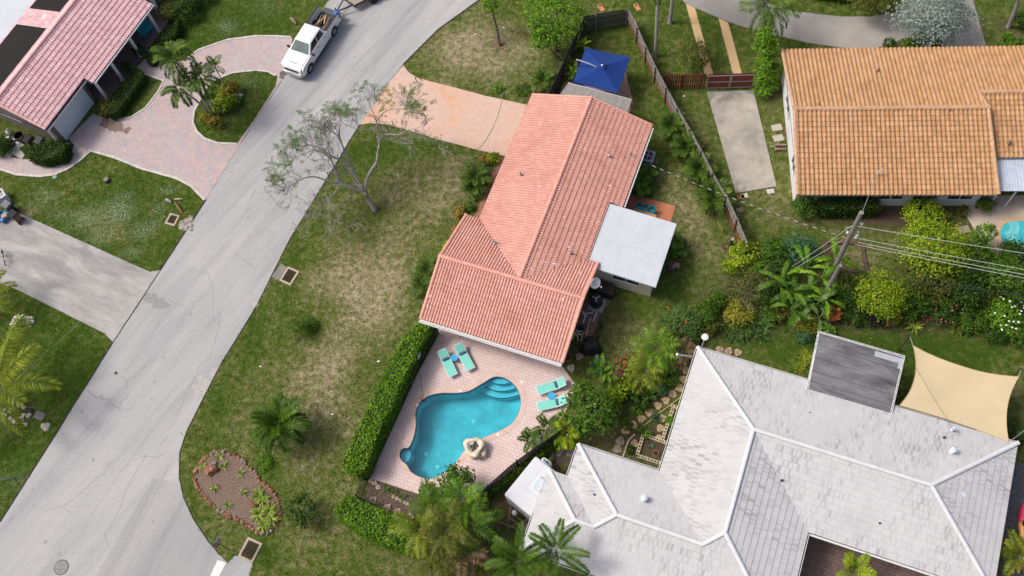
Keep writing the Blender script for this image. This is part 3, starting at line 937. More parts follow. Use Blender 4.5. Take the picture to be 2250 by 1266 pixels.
# ---- main salmon house -------------------------------------------------
SALMON = roof_material('salmon_tiles', ((0.57, 0.295, 0.235), (0.60, 0.32, 0.26), (0.63, 0.35, 0.29)), (0.42, 0.19, 0.14), 0.5, (0.68, 0.40, 0.34))
H = House('salmon_house', 'long L-shaped house with salmon tiled gable roof beside the kidney pool', (922.5, 700.7), 2.7, -18.0)
MAIN = H
E_ = 2.7
RZ = 4.15
pm = (RZ - E_) / 4.6
pw = (RZ - E_) / 4.15
planes = [
	([(0.0, 0.0), (10.0, 0.0), (10.1, 4.15), (0.0, 4.15)], (0, 0), (0, 1), pw, E_),
	([(0.0, 4.15), (5.66, 4.15), (1.06, 8.30), (0.1, 8.35)], (0, 8.3), (0, -1), pw, E_),
	([(5.66, 4.15), (10.1, 4.15), (10.0, 7.45), (9.30, 7.45)], (0, 8.3), (0, -1), pw, E_),
	([(1.06, 8.30), (5.66, 4.15), (5.66, 19.2), (1.06, 19.2)], (1.06, 0), (1, 0), pm, E_),
	([(5.66, 4.15), (9.33, 7.45), (9.33, 12.1), (5.66, 12.1)], (10.26, 0), (-1, 0), pm, E_),
	([(5.66, 12.1), (10.26, 12.1), (10.26, 19.15), (5.66, 19.2)], (10.26, 0), (-1, 0), pm, E_),
]
mb, rn = tile_planes(planes, 0.205, 0.37, 0.08, 0.055, 8, 3)
roof = mb.build('roof', SALMON, H.root, rnd=rn)
mb = MB()
caps(mb, (5.66, 4.3, RZ + 0.05), (5.66, 19.25, RZ + 0.05), 0.15)
caps(mb, (-0.05, 4.15, RZ + 0.06), (10.15, 4.15, RZ + 0.06), 0.15)
for a, b, c in (((0.05, 0.05, E_ + 0.06), (0.05, 4.1, RZ + 0.05), 0.12), ((0.1, 8.3, E_ + 0.06), (0.05, 4.2, RZ + 0.05), 0.12), ((10.02, 0.05, E_ + 0.06), (10.08, 4.1, RZ + 0.05), 0.12), ((10.02, 7.4, E_ + 0.36), (10.08, 4.2, RZ + 0.05), 0.12),
				((1.1, 19.2, E_ + 0.05), (5.6, 19.2, RZ + 0.05), 0.1), ((10.2, 19.17, E_ + 0.05), (5.72, 19.2, RZ + 0.05), 0.1)):
	caps(mb, a, b, c)
mb.build('ridge_tiles', plain('salmon_ridge', (0.67, 0.325, 0.25), 0.7, var=0.12, scale=2), roof)
mb = MB()
mb.prism([(0.06, 0.06), (9.95, 0.06), (9.95, 7.4), (9.3, 7.4), (9.3, 12), (10.2, 12), (10.2, 19.1), (1.12, 19.1), (1.12, 8.25), (0.08, 8.25)], E_ - 0.2, E_ - 0.01)
mb.build('soffit', plain('brown_fascia', (0.10, 0.06, 0.05), 0.8), H.root)
CREAM = plain('cream_stucco', (0.55, 0.50, 0.40), 0.9, var=0.08)
mb = MB()
mb.prism([(0.55, 0.75), (9.45, 0.75), (9.45, 7.5), (9.7, 7.6), (9.7, 18.6), (1.75, 18.6), (1.75, 7.7), (0.55, 7.7)], 0, E_ - 0.2)
for aa in (0.25, 9.75):
	mb.add([(aa - 0.12, 0.3, E_), (aa - 0.12, 8.0 if aa < 5 else 7.3, E_), (aa - 0.12, 4.15, RZ - 0.12), (aa + 0.12, 0.3, E_), (aa + 0.12, 8.0 if aa < 5 else 7.3, E_), (aa + 0.12, 4.15, RZ - 0.12)], [(0, 1, 2), (5, 4, 3), (0, 3, 4, 1), (1, 4, 5, 2), (2, 5, 3, 0)])
mb.add([(1.4, 18.9, E_), (9.9, 18.9, E_), (5.66, 18.9, RZ - 0.12), (1.4, 18.7, E_), (9.9, 18.7, E_), (5.66, 18.7, RZ - 0.12)], [(0, 1, 2), (5, 4, 3), (0, 3, 4, 1), (1, 4, 5, 2), (2, 5, 3, 0)])
mb.build('wall', CREAM, H.root)
mb = MB()
mb.box((5.0, -0.12, E_ - 0.08), (10.05, 0.02, 0.11))
mb.box((5.0, -0.02, E_ - 0.12), (10.0, 0.16, 0.02))
mb.box((5.0, -0.205, E_ - 0.07), (10.05, 0.05, 0.13))
mb.build('gutter', GUTTERW, H.root)
mb = MB()
mb.box((10.36, 15.6, E_ - 0.08), (0.1, 6.8, 0.12))
mb.build('gutter', GUTTERW, H.root)
window(H.root, (3.0, 0.74, 1.4), (1.8, 1.1), 'b-')
window(H.root, (7.2, 0.74, 1.1), (2.2, 2.0), 'b-')
window(H.root, (1.74, 14.0, 1.4), (1.6, 1.1), 'a-')
# pale repair patches on the tiles
mb = MB()
for px, py, l in ((1186, 411, .35), (1252, 545, .4), (1280, 557, .3), (1342, 411, .35), (1178, 503, .25), (1287, 330, .3), (1200, 578, .4), (1222, 583, .4), (1275, 600, .3), (1048, 500, .4), (1030, 522, .4), (1241, 480, .3), (1094, 537, .35), (1110, 575, .2), (945, 652, .2), (940, 673, .2), (1237, 657, .3), (1171, 593, .4), (1140, 582, .25), (1188, 275, .25), (1264, 293, .3), (1243, 219, .3)):
	q = H.loc(P(px, py, 3.5))
	if q.x < 5.66 and q.y > 8.3 or (q.y > 4.15 + 0.9 * abs(q.x - 5.66) * 1.0):
		z = E_ + pm * min(q.x - 1.06, 10.26 - q.x)
		q = H.loc(P(px, py, z)); z = E_ + pm * min(q.x - 1.06, 10.26 - q.x); u = (1, 0, pm if q.x < 5.66 else -pm)
	else:
		z = E_ + pw * min(q.y, 8.3 - q.y)
		q = H.loc(P(px, py, z)); z = E_ + pw * min(q.y, 8.3 - q.y); u = (0, 1, pw if q.y < 4.15 else -pw)
	u = Vector(u).normalized()
	c = Vector((q.x, q.y, z + 0.055))
	mb = MB()
	mb.tube([c - u * l * 0.5, c - u * l * 0.2 + Vector((0.02, 0.02, 0.01)), c + u * l * 0.5], [0.05, 0.075, 0.04], 6)
	mb.build('repair_patch', plain('pale_mastic', (0.72, 0.52, 0.48), 0.7, var=0.15), roof)
for px, py, z, cap in ((1338, 348, 3.2, True), (1385, 343, 2.95, False), (1143, 382, 3.5, False), (1088, 533, 3.6, False), (1253, 555, 3.6, False)):
	q = H.loc(P(px, py, z))
	vent_pipe(roof, (q.x, q.y, z), 0.5 if px == 1385 else 0.3, 0.05, None, cap)
# flat roofed extension
mb = MB()
mb.hexa([(9.36, 7.0, 2.78), (14.15, 7.0, 2.62), (14.12, 12.0, 2.62), (9.36, 12.0, 2.78), (9.36, 7.0, 3.0), (14.15, 7.0, 2.74), (14.12, 12.0, 2.74), (9.36, 12.0, 3.0)])
def seam_roof():
	m, nt, b = new_mat('white_membrane')
	p = position(nt)
	n = noise(nt, p, 1.2, 6, 0.7)
	c = ramp(nt, n, [(0.3, (0.47, 0.515, 0.55)), (0.7, (0.55, 0.59, 0.62))])
	pr = position(nt, R(18))
	br = N(nt, 'ShaderNodeTexBrick')
	br.offset = 0.3
	br.inputs['Scale'].default_value = 1.0
	br.inputs['Brick Width'].default_value = 0.98
	br.inputs['Row Height'].default_value = 4.2
	br.inputs['Mortar Size'].default_value = 0.018
	br.inputs['Mortar Smooth'].default_value = 1.0
	L(nt, pr, br.inputs['Vector'])
	c = mix(nt, mth(nt, 'MULTIPLY', br.outputs['Fac'], 0.75), c, (0.36, 0.38, 0.40))
	s = noise(nt, p, 6, 5, 0.7)
	c = mix(nt, mth(nt, 'MULTIPLY', step(nt, s, 0.56, 0.68), 0.4), c, (0.38, 0.39, 0.40))
	L(nt, c, b.inputs['Base Color'])
	b.inputs['Roughness'].default_value = 0.6
	return m
xr = mb.build('extension_roof', seam_roof(), H.root)
mb = MB()
mb.prism([(9.75, 7.45), (13.75, 7.45), (13.75, 10.2), (9.75, 10.2)], 0, 2.64)
mb.build('extension_wall', plain('yellow_cream_stucco', (0.62, 0.56, 0.42), 0.9, var=0.06), H.root)
window(H.root, (12.0, 7.445, 1.75), (1.9, 0.9), 'b-')
# satellite dish on the roof edge
def dish(root, p, face, r=0.38):
	m = MB()
	u = Vector(face).normalized()
	s = u.cross(Vector((0, 0, 1))).normalized()
	w = s.cross(u)
	rings = []
	for k, d in ((0.02, 0.10), (0.4, 0.075), (0.75, 0.03), (1.0, -0.03), (0.98, -0.05), (0.7, 0.01), (0.02, 0.08)):
		rings.append([Vector(p) - u * d + (s * math.cos(t) + w * math.sin(t) * 1.1) * r * k for t in np.linspace(0, 2 * math.pi, 18, endpoint=False)])
	m.loft(rings)
	return m.build('dish', plain('dish_white', (0.66, 0.66, 0.65), 0.45), root)
q = H.loc(P(1308, 622, 3.9))
d_ = thing('satellite_dish', 'white satellite dish on a bracket at the salmon roof edge', 'satellite dish', H.w(q.x, q.y, 3.9), H.th)
dish(d_, (0, 0, 0), (0.9, -0.55, 0.55))
mb = MB()
mb.tube([(0, 0, -0.05), (-0.25, -0.05, -0.35), (-0.55, 0.0, -0.45), (-0.85, 0.15, -0.35)], 0.03)
mb.tube([(-0.2, -0.05, -0.3), (-0.6, -0.4, -0.5), (-0.9, -0.35, -0.2)], 0.02)
mb.tube([(0, 0, -0.2), (0.35, -0.1, -0.1), (0.5, -0.3, 0.28)], 0.018)
mb.box((0.5, -0.3, 0.3), (0.1, 0.1, 0.12))
mb.build('bracket', plain('galvanised', (0.42, 0.44, 0.46), 0.4, 0.6), d_)

# ---- orange house ------------------------------------------------------
ORANGE = roof_material('orange_tiles', ((0.40, 0.225, 0.105), (0.455, 0.265, 0.13), (0.50, 0.30, 0.16)), (0.30, 0.17, 0.10), 0.4, (0.52, 0.32, 0.19))
H = House('orange_house', 'white house under a big orange barrel tile roof behind the concrete parking slab', (1752, 430), 2.7, -0.6)
OR = H
po = 1.32 / 6.15
planes = [([(0, 0), (13.17, 0), (12.95, 6.15), (-0.02, 6.15)], (0, 0), (0, 1), po, 2.7),
		  ([(-0.02, 6.15), (12.95, 6.15), (12.63, 7.65), (-0.06, 7.65)], (0, 12.3), (0, -1), po, 2.7),
		  ([(-0.06, 7.65), (12.63, 7.65), (12.63, 12.3), (-0.27, 12.3)], (0, 12.3), (0, -1), po, 2.7),
		  ([(12.63, 7.65), (18.0, 7.65), (18.0, 12.3), (12.63, 12.3)], (0, 12.3), (0, -1), po, 2.7),
		  ([(12.9, 2.95), (18.0, 2.95), (18.0, 7.65), (12.63, 7.65)], (0, 2.95), (0, 1), po, 2.68)]
mb, rn = tile_planes(planes, 0.305, 0.38, 0.11, 0.055, 8, 5)
roof = mb.build('roof', ORANGE, H.root, rnd=rn)
mb = MB()
caps(mb, (-0.1, 6.15, 4.08), (13.0, 6.15, 4.08), 0.17, 0.42)
caps(mb, (12.6, 7.65, 3.75), (18.0, 7.65, 3.75), 0.17, 0.42)
caps(mb, (0.02, 0.05, 2.8), (0.0, 6.1, 4.06), 0.14)
caps(mb, (-0.24, 12.25, 2.8), (-0.02, 6.2, 4.06), 0.14)
caps(mb, (13.12, 0.05, 2.82), (12.92, 6.1, 4.06), 0.14)
caps(mb, (12.92, 6.2, 4.06), (12.62, 7.6, 3.78), 0.13)
mb.build('ridge_tiles', plain('orange_ridge', (0.49, 0.30, 0.175), 0.8, var=0.2, scale=2.5), roof)
for px, py, z in ((1929, 155, 3.4), (1798, 231, 3.95), (2086, 244, 3.95), (2218, 313, 3.2)):
	q = H.loc(P(px, py, z))
	vent_pipe(roof, (q.x, q.y, z), 0.25, 0.06, plain('brown_pipe', (0.2, 0.14, 0.1), 0.7))
q = H.loc(P(1928, 385, 3.1))
mb = MB()
mb.tube([(q.x, q.y, 2.95), (q.x, q.y, 3.65), (q.x + 0.08, q.y + 0.03, 3.8), (q.x + 0.2, q.y + 0.03, 3.78), (q.x + 0.22, q.y, 3.66)], 0.055, 8)
mb.build('service_mast', plain('mast_grey', (0.55, 0.53, 0.5), 0.5), roof)
mb = MB()
mb.prism([(0.1, 0.08), (13.05, 0.08), (13.0, 2.95), (18, 3.0), (18, 12.2), (-0.15, 12.2)], 2.5, 2.69)
mb.build('soffit', plain('grey_fascia', (0.28, 0.29, 0.31), 0.7), H.root)
WSTUC = plain('white_stucco', (0.66, 0.67, 0.68), 0.9, var=0.06)
mb = MB()
mb.prism([(0.25, 0.9), (5.4, 0.9), (5.4, 0.75), (12.6, 0.75), (12.6, 3.6), (18, 3.6), (18, 11.6), (0.1, 11.6)], 0, 2.5)
mb.add([(0.05, 0.4, 2.69), (-0.05, 11.9, 2.69), (0.02, 6.15, 3.9), (0.3, 0.4, 2.69), (0.2, 11.9, 2.69), (0.27, 6.15, 3.9)], [(0, 1, 2), (5, 4, 3), (0, 3, 4, 1), (1, 4, 5, 2), (2, 5, 3, 0)])
mb.build('wall', WSTUC, H.root)
for a in (6.6, 8.9, 11.2):
	window(H.root, (a, 0.745, 1.55), (1.7, 1.15), 'b-')
window(H.root, (0.14, 8.2, 1.6), (1.6, 1.0), 'a-')
window(H.root, (0.22, 3.2, 1.5), (1.2, 1.0), 'a-')
# metal patio cover of the orange house
mb = MB()
us = np.linspace(13.3, 18.5, 53)
for i in range(len(us) - 1):
	z = 2.35 + (0.03 if i % 2 else 0.0)
	mb.hexa([(us[i], 0.55, z - 0.02), (us[i + 1], 0.55, z - 0.02), (us[i + 1], 3.0, z + 0.1), (us[i], 3.0, z + 0.1), (us[i], 0.55, z + 0.01), (us[i + 1], 0.55, z + 0.01), (us[i + 1], 3.0, z + 0.13), (us[i], 3.0, z + 0.13)])
mb.build('patio_cover', plain('blue_white_metal', (0.52, 0.58, 0.66), 0.4, 0.2, var=0.12, scale=2), H.root)
for a in (13.5, 14.6, 16.6):
	mb = MB()
	mb.box((a, 0.7, 1.16), (0.09, 0.09, 2.3))
	mb.build('cover_post', WHITE, H.root)

# ---- white house -------------------------------------------------------
WROOF = roof_material('white_flat_tiles', ((0.33, 0.332, 0.338), (0.45, 0.452, 0.457), (0.53, 0.532, 0.535)), (0.36, 0.36, 0.365), 0.4, (0.53, 0.53, 0.53))
H = House('white_tiled_house', 'sprawling house with white flat tiled hip roof in the right foreground', (1533, 763), 2.7, -17.9)
WH = H
p = 0.29
D1, S0 = -9.2, -15.7
rz = 2.7 + p * 4.6
F = (4.6, -11.1)
G = (3.6, -12.1)
Hp = (-1.6, -12.1)
I = (-2.65, -13.15)
J = (-3.85, -13.15)
C_ = (4.6, -4.6)
Dp = (15.0, -4.6)
N_ = (0, -8.5)
planes = [
	([(0, 0), (19.6, 0), Dp, C_], (0, 0), (0, -1), p, 2.7),
	([(19.6, 0), (19.6, -9.2), Dp], (19.6, 0), (-1, 0), p, 2.7),
	([C_, Dp, (19.6, -9.2), (9.2, -9.2)], (0, -9.2), (0, 1), p, 2.7),
	([(0, 0), C_, F, G, N_], (0, 0), (1, 0), p, 2.7),
	([C_, (9.2, -9.2), (9.2, -15.7), F], (9.2, 0), (-1, 0), p, 2.7),
	([(-5.2, -8.5), N_, G, Hp], (0, -8.5), (0, -1), p, 2.7),
	([(-5.2, -8.5), Hp, I, (-5.2, -10.6)], (-5.2, 0), (1, 0), p, 2.7),
	([(-6.4, -10.6), (-5.2, -10.6), I, J], (0, -10.6), (0, -1), p, 2.7),
	([(-6.4, -10.6), J, (-6.4, -15.7)], (-6.4, 0), (1, 0), p, 2.7),
	([(-6.4, -15.7), J, I, (-2.65, -15.7)], (0, -15.7), (0, 1), p, 2.7),
	([(-2.65, -15.7), I, Hp, (-1.6, -15.7)], (0, -15.7), (0, 1), p, 2.7),
	([(-1.6, -15.7), Hp, G, (3.6, -15.7)], (0, -15.7), (0, 1), p, 2.7),
	([(3.6, -15.7), G, F, (9.2, -15.7)], (0, -15.7), (0, 1), p, 2.7),
]
mb, rn = tile_planes(planes, 0.29, 0.40, 0.0, 0.03, 4, 7, True, 0.45, True)
roof = mb.build('roof', WROOF, H.root, rnd=rn)
def zz(q, k):
	return (q[0], q[1], 2.7 + p * k + 0.05)
mb = MB()
RC = dict(r=0.135, seg=0.42, squash=0.6)
for a, b in ((zz((0, 0), 0.05), zz(C_, 4.6)), (zz(C_, 4.6), zz(Dp, 4.6)), (zz((19.6, 0), 0.05), zz(Dp, 4.6)), (zz((19.6, -9.2), 0.05), zz(Dp, 4.6)), (zz(C_, 4.6), zz(F, 4.6)), (zz(F, 4.6), zz(G, 3.6)),
			 (zz(G, 3.6), zz(Hp, 3.6)), (zz((-5.2, -8.5), 0.05), zz(Hp, 3.6)), (zz(Hp, 3.6), zz(I, 2.55)), (zz(I, 2.55), zz(J, 2.55)), (zz((-6.4, -10.6), 0.05), zz(J, 2.55)), (zz((-6.4, -15.7), 0.05), zz(J, 2.55)), (zz((9.2, -15.7), 0.05), zz(F, 4.6))):
	caps(mb, a, b, **RC)
mb.build('ridge_tiles', plain('white_ridge', (0.60, 0.61, 0.62), 0.7, var=0.07, scale=2), roof)
mb = MB()
fp = [(0.05, -0.05), (19.55, -0.05), (19.55, -9.15), (9.15, -9.15), (9.15, -15.65), (-6.35, -15.65), (-6.35, -10.65), (-5.15, -10.65), (-5.15, -8.55), (0.05, -8.55)]
mb.prism(fp, 2.48, 2.69)
mb.build('fascia', plain('pale_fascia', (0.62, 0.63, 0.64), 0.6), H.root)
mb = MB()
mb.prism(offset_poly(fp, -0.55), 0, 2.48)
mb.build('wall', WSTUC, H.root)
for c_, d_ in (((9.8, 0.09, 2.60), (19.6, 0.03, 0.12)), ((-0.09, -4.25, 2.60), (0.03, 8.5, 0.12)), ((-2.6, -8.41, 2.60), (5.1, 0.03, 0.12)), ((-5.29, -9.6, 2.60), (0.03, 2.0, 0.12)), ((-6.49, -13.2, 2.60), (0.03, 5.1, 0.12)), ((1.4, -15.79, 2.60), (15.6, 0.03, 0.12)), ((9.29, -12.4, 2.60), (0.03, 6.4, 0.12)), ((14.4, -9.33, 2.60), (10.4, 0.03, 0.12))):
	mb = MB()
	mb.box(c_, d_)
	if c_[1] == -9.33:
		mb.box((14.4, -9.265, 2.55), (10.4, 0.1, 0.02))
	mb.build('gutter', GUTTERW, H.root)
for px, py, z, r in ((1415, 1097, 3.4, 0.09), (2092, 992, 3.4, 0.08), (2108, 1088, 3.1, 0.12), (2092, 945, 3.0, 0.05)):
	q = H.loc(P(px, py, z))
	vent_pipe(roof, (q.x, q.y, z), 0.25, r, plain('blue_white_pipe', (0.60, 0.68, 0.74), 0.5), True)
for px, py, z in ((1306, 1087, 3.3), (1718, 1055, 3.5), (1933, 1150, 3.2), (2075, 961, 3.2), (1778, 908, 3.3)):
	q = H.loc(P(px, py, z))
	vent_pipe(roof, (q.x, q.y, z), 0.16, 0.035, plain('black_pipe', (0.03, 0.03, 0.03), 0.6))
# mast with round dish and pipe lamp at the corner
c_ = P(1549, 741, 3.5)
t_ = thing('round_antenna', 'small white disc antenna on a pole at the corner of the white tiled roof', 'antenna', c_)
mb = MB()
mb.lathe((0, 0, 0), [(0.02, -0.05), (0.22, 0.0), (0.23, 0.03), (0.12, 0.07), (0.02, 0.085)], 18)
mb.build('disc', plain('antenna_white', (0.68, 0.66, 0.6), 0.5), t_)
b_ = P(1541, 764, 2.75)
mb = MB()
mb.tube([(b_ - c_), ((b_ - c_) * 0.5 + Vector((0, 0, -0.1))), (0, 0, -0.03)], 0.035)
mb.build('pole', plain('galvanised', (0.42, 0.44, 0.46), 0.4, 0.6), t_)
a_, b_ = P(1523, 784, 2.7), P(1488, 779, 2.9)
t_ = thing('eave_lamp_pipe', 'grey pipe arm reaching out from the left eave of the white roof', 'lamp arm', a_)
mb = MB()
mb.tube([(0, 0, 0), (b_ - a_)], [0.06, 0.05], 8)
mb.build('arm', plain('galvanised', (0.42, 0.44, 0.46), 0.4, 0.6), t_)
mb = MB()
mb.lathe(b_ - a_, [(0.03, -0.1), (0.09, -0.08), (0.09, 0.05), (0.04, 0.09)], 10)
mb.build('lamp_head', plain('antenna_white', (0.68, 0.66, 0.6), 0.5), t_)
# dark flat carport roof
MEMB = concrete_material('weathered_membrane', (0.09, 0.092, 0.10), (0.22, 0.222, 0.23), (0.035, 0.036, 0.04), 0.85, 1.6, R(17.9))
zc = 2.95
cp = [tuple(H.loc(P(x, y, zc))[:2]) for x, y in ((1800, 731), (1985, 785), (1957, 906), (1776, 854))]
mb = MB()
mb.prism(cp, zc - 0.12, zc)
fr = mb.build('annex_roof', MEMB, H.root)
mb = MB()
cin = [tuple(H.loc(P(x, y, zc))[:2]) for x, y in ((1799, 732), (1776, 853))]
for k in range(4):
	a, b = Vector(cp[k]), Vector(cp[(k + 1) % 4])
	if k == 2:
		continue
	for j in range(1, 5):
		q = a.lerp(b, j / 5)
		nrm = Vector((b.y - a.y, -(b.x - a.x))).normalized()
		s_ = 1 if nrm.dot(q - Vector(cp[0]).lerp(Vector(cp[2]), 0.5)) > 0 else -1
	off = [tuple(x) for x in offset_poly(cp, 0.13)]
	mb.ribbon([off[k], off[(k + 1) % 4]], 0.03, zc - 0.14, zc + 0.01)
	mb.ribbon([cp[k], cp[(k + 1) % 4]], 0.035, zc - 0.02, zc + 0.03)
	for j in range(7):
		t = (j + 0.5) / 7
		mb.ribbon([tuple(Vector(cp[k]).lerp(Vector(cp[(k + 1) % 4]), t)), tuple(Vector(off[k]).lerp(Vector(off[(k + 1) % 4]), t))], 0.04, zc - 0.02, zc + 0.012)
mb.build('annex_gutter', GUTTERW, H.root)
mb = MB()
mb.prism(offset_poly(cp, -0.35), 0, zc - 0.12)
mb.build('annex_wall', WSTUC, H.root)
pp_ = [tuple(H.loc(P(x, y, zc))[:2]) for x, y in ((1923, 771), (1984, 789), (1980, 812), (1971, 809), (1975, 798), (1921, 783))]
mb = MB()
mb.sheet(pp_, zc + 0.006)
mb.build('roof_patch', plain('new_membrane', (0.36, 0.39, 0.42), 0.6, var=0.1), fr)
mb = MB()
for t in (0.22, 0.45, 0.68, 0.86):
	a, b = Vector(cp[0]).lerp(Vector(cp[3]), t), Vector(cp[1]).lerp(Vector(cp[2]), t + 0.02)
	mb.ribbon([tuple(a), tuple(b)], 0.03, zc, zc + 0.012)
mb.build('roof_seam', plain('dark_seam', (0.07, 0.07, 0.08), 0.8), fr)

# ---- pink house at the left --------------------------------------------
PINK = roof_material('pink_tiles', ((0.56, 0.34, 0.36), (0.62, 0.40, 0.42), (0.68, 0.46, 0.48)), (0.48, 0.25, 0.26), 0.3, (0.64, 0.43, 0.44))
H = House('pink_tiled_house', 'taupe house with pink tiled roof, white porch columns and a garage at upper left', (205, 183), 2.7, 66.9)
PK = H
rb, rzp = 4.85, 4.2
pp = (rzp - 2.7) / rb
planes = [([(0, 0), (8.3, 0), (8.3, rb), (0, rb)], (0, 0), (0, 1), pp, 2.7),
		  ([(-5.1, 0.72), (0, 0.72), (0, rb), (-5.1, rb)], (0, 0), (0, 1), pp, 2.7),
		  ([(-5.1, rb), (8.3, rb), (8.3, 9.6), (-5.1, 9.6)], (0, 9.7), (0, -1), pp, 2.7)]
mb, rn = tile_planes(planes, 0.21, 0.40, 0.05, 0.055, 8, 11)
roof = mb.build('roof', PINK, H.root, rnd=rn)
mb = MB()
caps(mb, (-5.15, rb, rzp + 0.05), (8.3, rb, rzp + 0.05), 0.16)
caps(mb, (-5.05, 0.75, 2.7 + pp * .75 + .05), (-5.05, rb, rzp + 0.05), 0.12)
mb.build('ridge_tiles', plain('pink_ridge', (0.66, 0.37, 0.35), 0.75, var=0.12, scale=2), roof)
mb = MB()
mb.prism([(-5.05, 0.8), (-0.05, 0.8), (-0.05, 0.08), (8.25, 0.08), (8.25, 9.55), (-5.05, 9.55)], 2.5, 2.69)
mb.build('soffit', plain('dark_fascia', (0.05, 0.05, 0.06), 0.7), H.root)
TAUPE = plain('taupe_stucco', (0.20, 0.17, 0.155), 0.9, var=0.08)
mb = MB()
mb.prism([(-4.6, 1.25), (-0.1, 1.25), (-0.1, 2.35), (12.0, 2.35), (12.0, 9.1), (-4.6, 9.1)], 0, 2.5)
mb.add([(-4.9, 1.1, 2.69), (-4.9, 8.6, 2.69), (-4.9, rb, 4.0), (-4.7, 1.1, 2.69), (-4.7, 8.6, 2.69), (-4.7, rb, 4.0)], [(0, 1, 2), (5, 4, 3), (0, 3, 4, 1), (1, 4, 5, 2), (2, 5, 3, 0)])
mb.build('wall', TAUPE, H.root)
mb = MB()
mb.box((4.2, -0.07, 2.63), (8.3, 0.1, 0.1))
mb.build('gutter', GUTTERW, H.root)
mb = MB()
mb.box((-2.55, 0.66, 2.72), (5.1, 0.1, 0.1))
mb.build('gutter', GUTTERW, H.root)
mb = MB()
mb.box((-4.85, 1.15, 1.3), (0.12, 0.12, 2.6))
mb.build('downspout', GUTTERW, H.root)
mb = MB()
for a, b in ((-5.1, 9.62), (8.3, 9.62)):
	pass
mb.box((1.6, 5.12, 4.16), (13.4, 0.09, 0.08))
mb.build('flashing', WHITE, roof)
for a in (0.25, 2.35, 4.95, 7.65):
	mb = MB()
	mb.box((a, 0.25, 1.25), (0.2, 0.2, 2.5))
	mb.box((a, 0.25, 0.08), (0.3, 0.3, 0.16))
	mb.build('column', WHITE, H.root)
mb = MB()
mb.box((-2.35, 1.22, 1.08), (3.6, 0.06, 2.1))
for z in (0.55, 1.08, 1.62):
	mb.box((-2.35, 1.185, z), (3.6, 0.02, 0.03))
gd = mb.build('garage_door', plain('pale_blue_door', (0.66, 0.73, 0.80), 0.5, var=0.04), H.root)
mb = MB()
mb.box((-4.2, 1.2, 1.1), (0.12, 0.1, 2.2))
mb.box((-0.5, 1.2, 1.1), (0.12, 0.1, 2.2))
mb.box((-2.35, 1.2, 2.2), (3.82, 0.1, 0.12))
mb.build('door_frame', WHITE, gd)
mb = MB()
mb.box((3.7, 2.31, 1.05), (1.0, 0.06, 2.05))
dr = mb.build('door', plain('turquoise_paint', (0.02, 0.36, 0.42), 0.5, var=0.08), H.root)
mb = MB()
mb.box((3.7, 2.27, 1.25), (0.55, 0.03, 1.2))
mb.build('pane', GLASS, dr)
window(H.root, (4.9, 2.345, 1.3), (0.9, 1.5), 'b-')
window(H.root, (1.5, 2.345, 1.5), (1.6, 1.2), 'b-')
window(H.root, (6.9, 2.345, 1.5), (1.6, 1.2), 'b-')
window(H.root, (-4.605, 5.6, 1.7), (2.2, 0.9), 'a-')
BLACKP = plain('black_solar_mat', (0.008, 0.007, 0.0065), 0.95, var=0.3, scale=4)
for a0, a1 in ((-5.0, 2.35), (4.1, 8.3)):
	mb = MB()
	z = lambda b: 2.7 + pp * (9.7 - b) + 0.12
	n = int((a1 - a0) / 0.1)
	for i in range(n):
		u0, u1 = a0 + (a1 - a0) * i / n, a0 + (a1 - a0) * (i + 0.86) / n
		mb.hexa([(u0, 5.55, z(5.55) - 0.05), (u1, 5.55, z(5.55) - 0.05), (u1, 9.35, z(9.35) - 0.05), (u0, 9.35, z(9.35) - 0.05), (u0, 5.55, z(5.55)), (u1, 5.55, z(5.55)), (u1, 9.35, z(9.35)), (u0, 9.35, z(9.35))])
	s_ = mb.build('solar_mat', BLACKP, roof)
q = H.loc(P(103, 42, 3.3))
mb = MB()
mb.rbox((q.x, q.y, 3.55), (0.5, 0.42, 0.22), 0.2, 0.05)
mb.build('roof_vent', plain('vent_cream', (0.62, 0.62, 0.56), 0.6), roof)
mb = MB()
mb.hexa([(-5.2, 9.65, 2.3), (12, 9.65, 2.3), (12, 16, 2.2), (-5.2, 16, 2.2), (-5.2, 9.65, 2.5), (12, 9.65, 2.5), (12, 16, 2.35), (-5.2, 16, 2.35)])
mb.build('flat_roof', plain('pale_grey_membrane', (0.50, 0.53, 0.57), 0.6, var=0.06, scale=1.0), H.root)
mb = MB()
mb.box((10.2, 4.2, 2.6), (3.6, 5.0, 0.2))
mb.build('entry_roof', plain('pale_grey_membrane', (0.50, 0.53, 0.57), 0.6), H.root)
mb = MB()
mb.box((9.2, 1.2, 1.25), (0.3, 0.3, 2.5))
mb.build('column', WHITE, H.root)
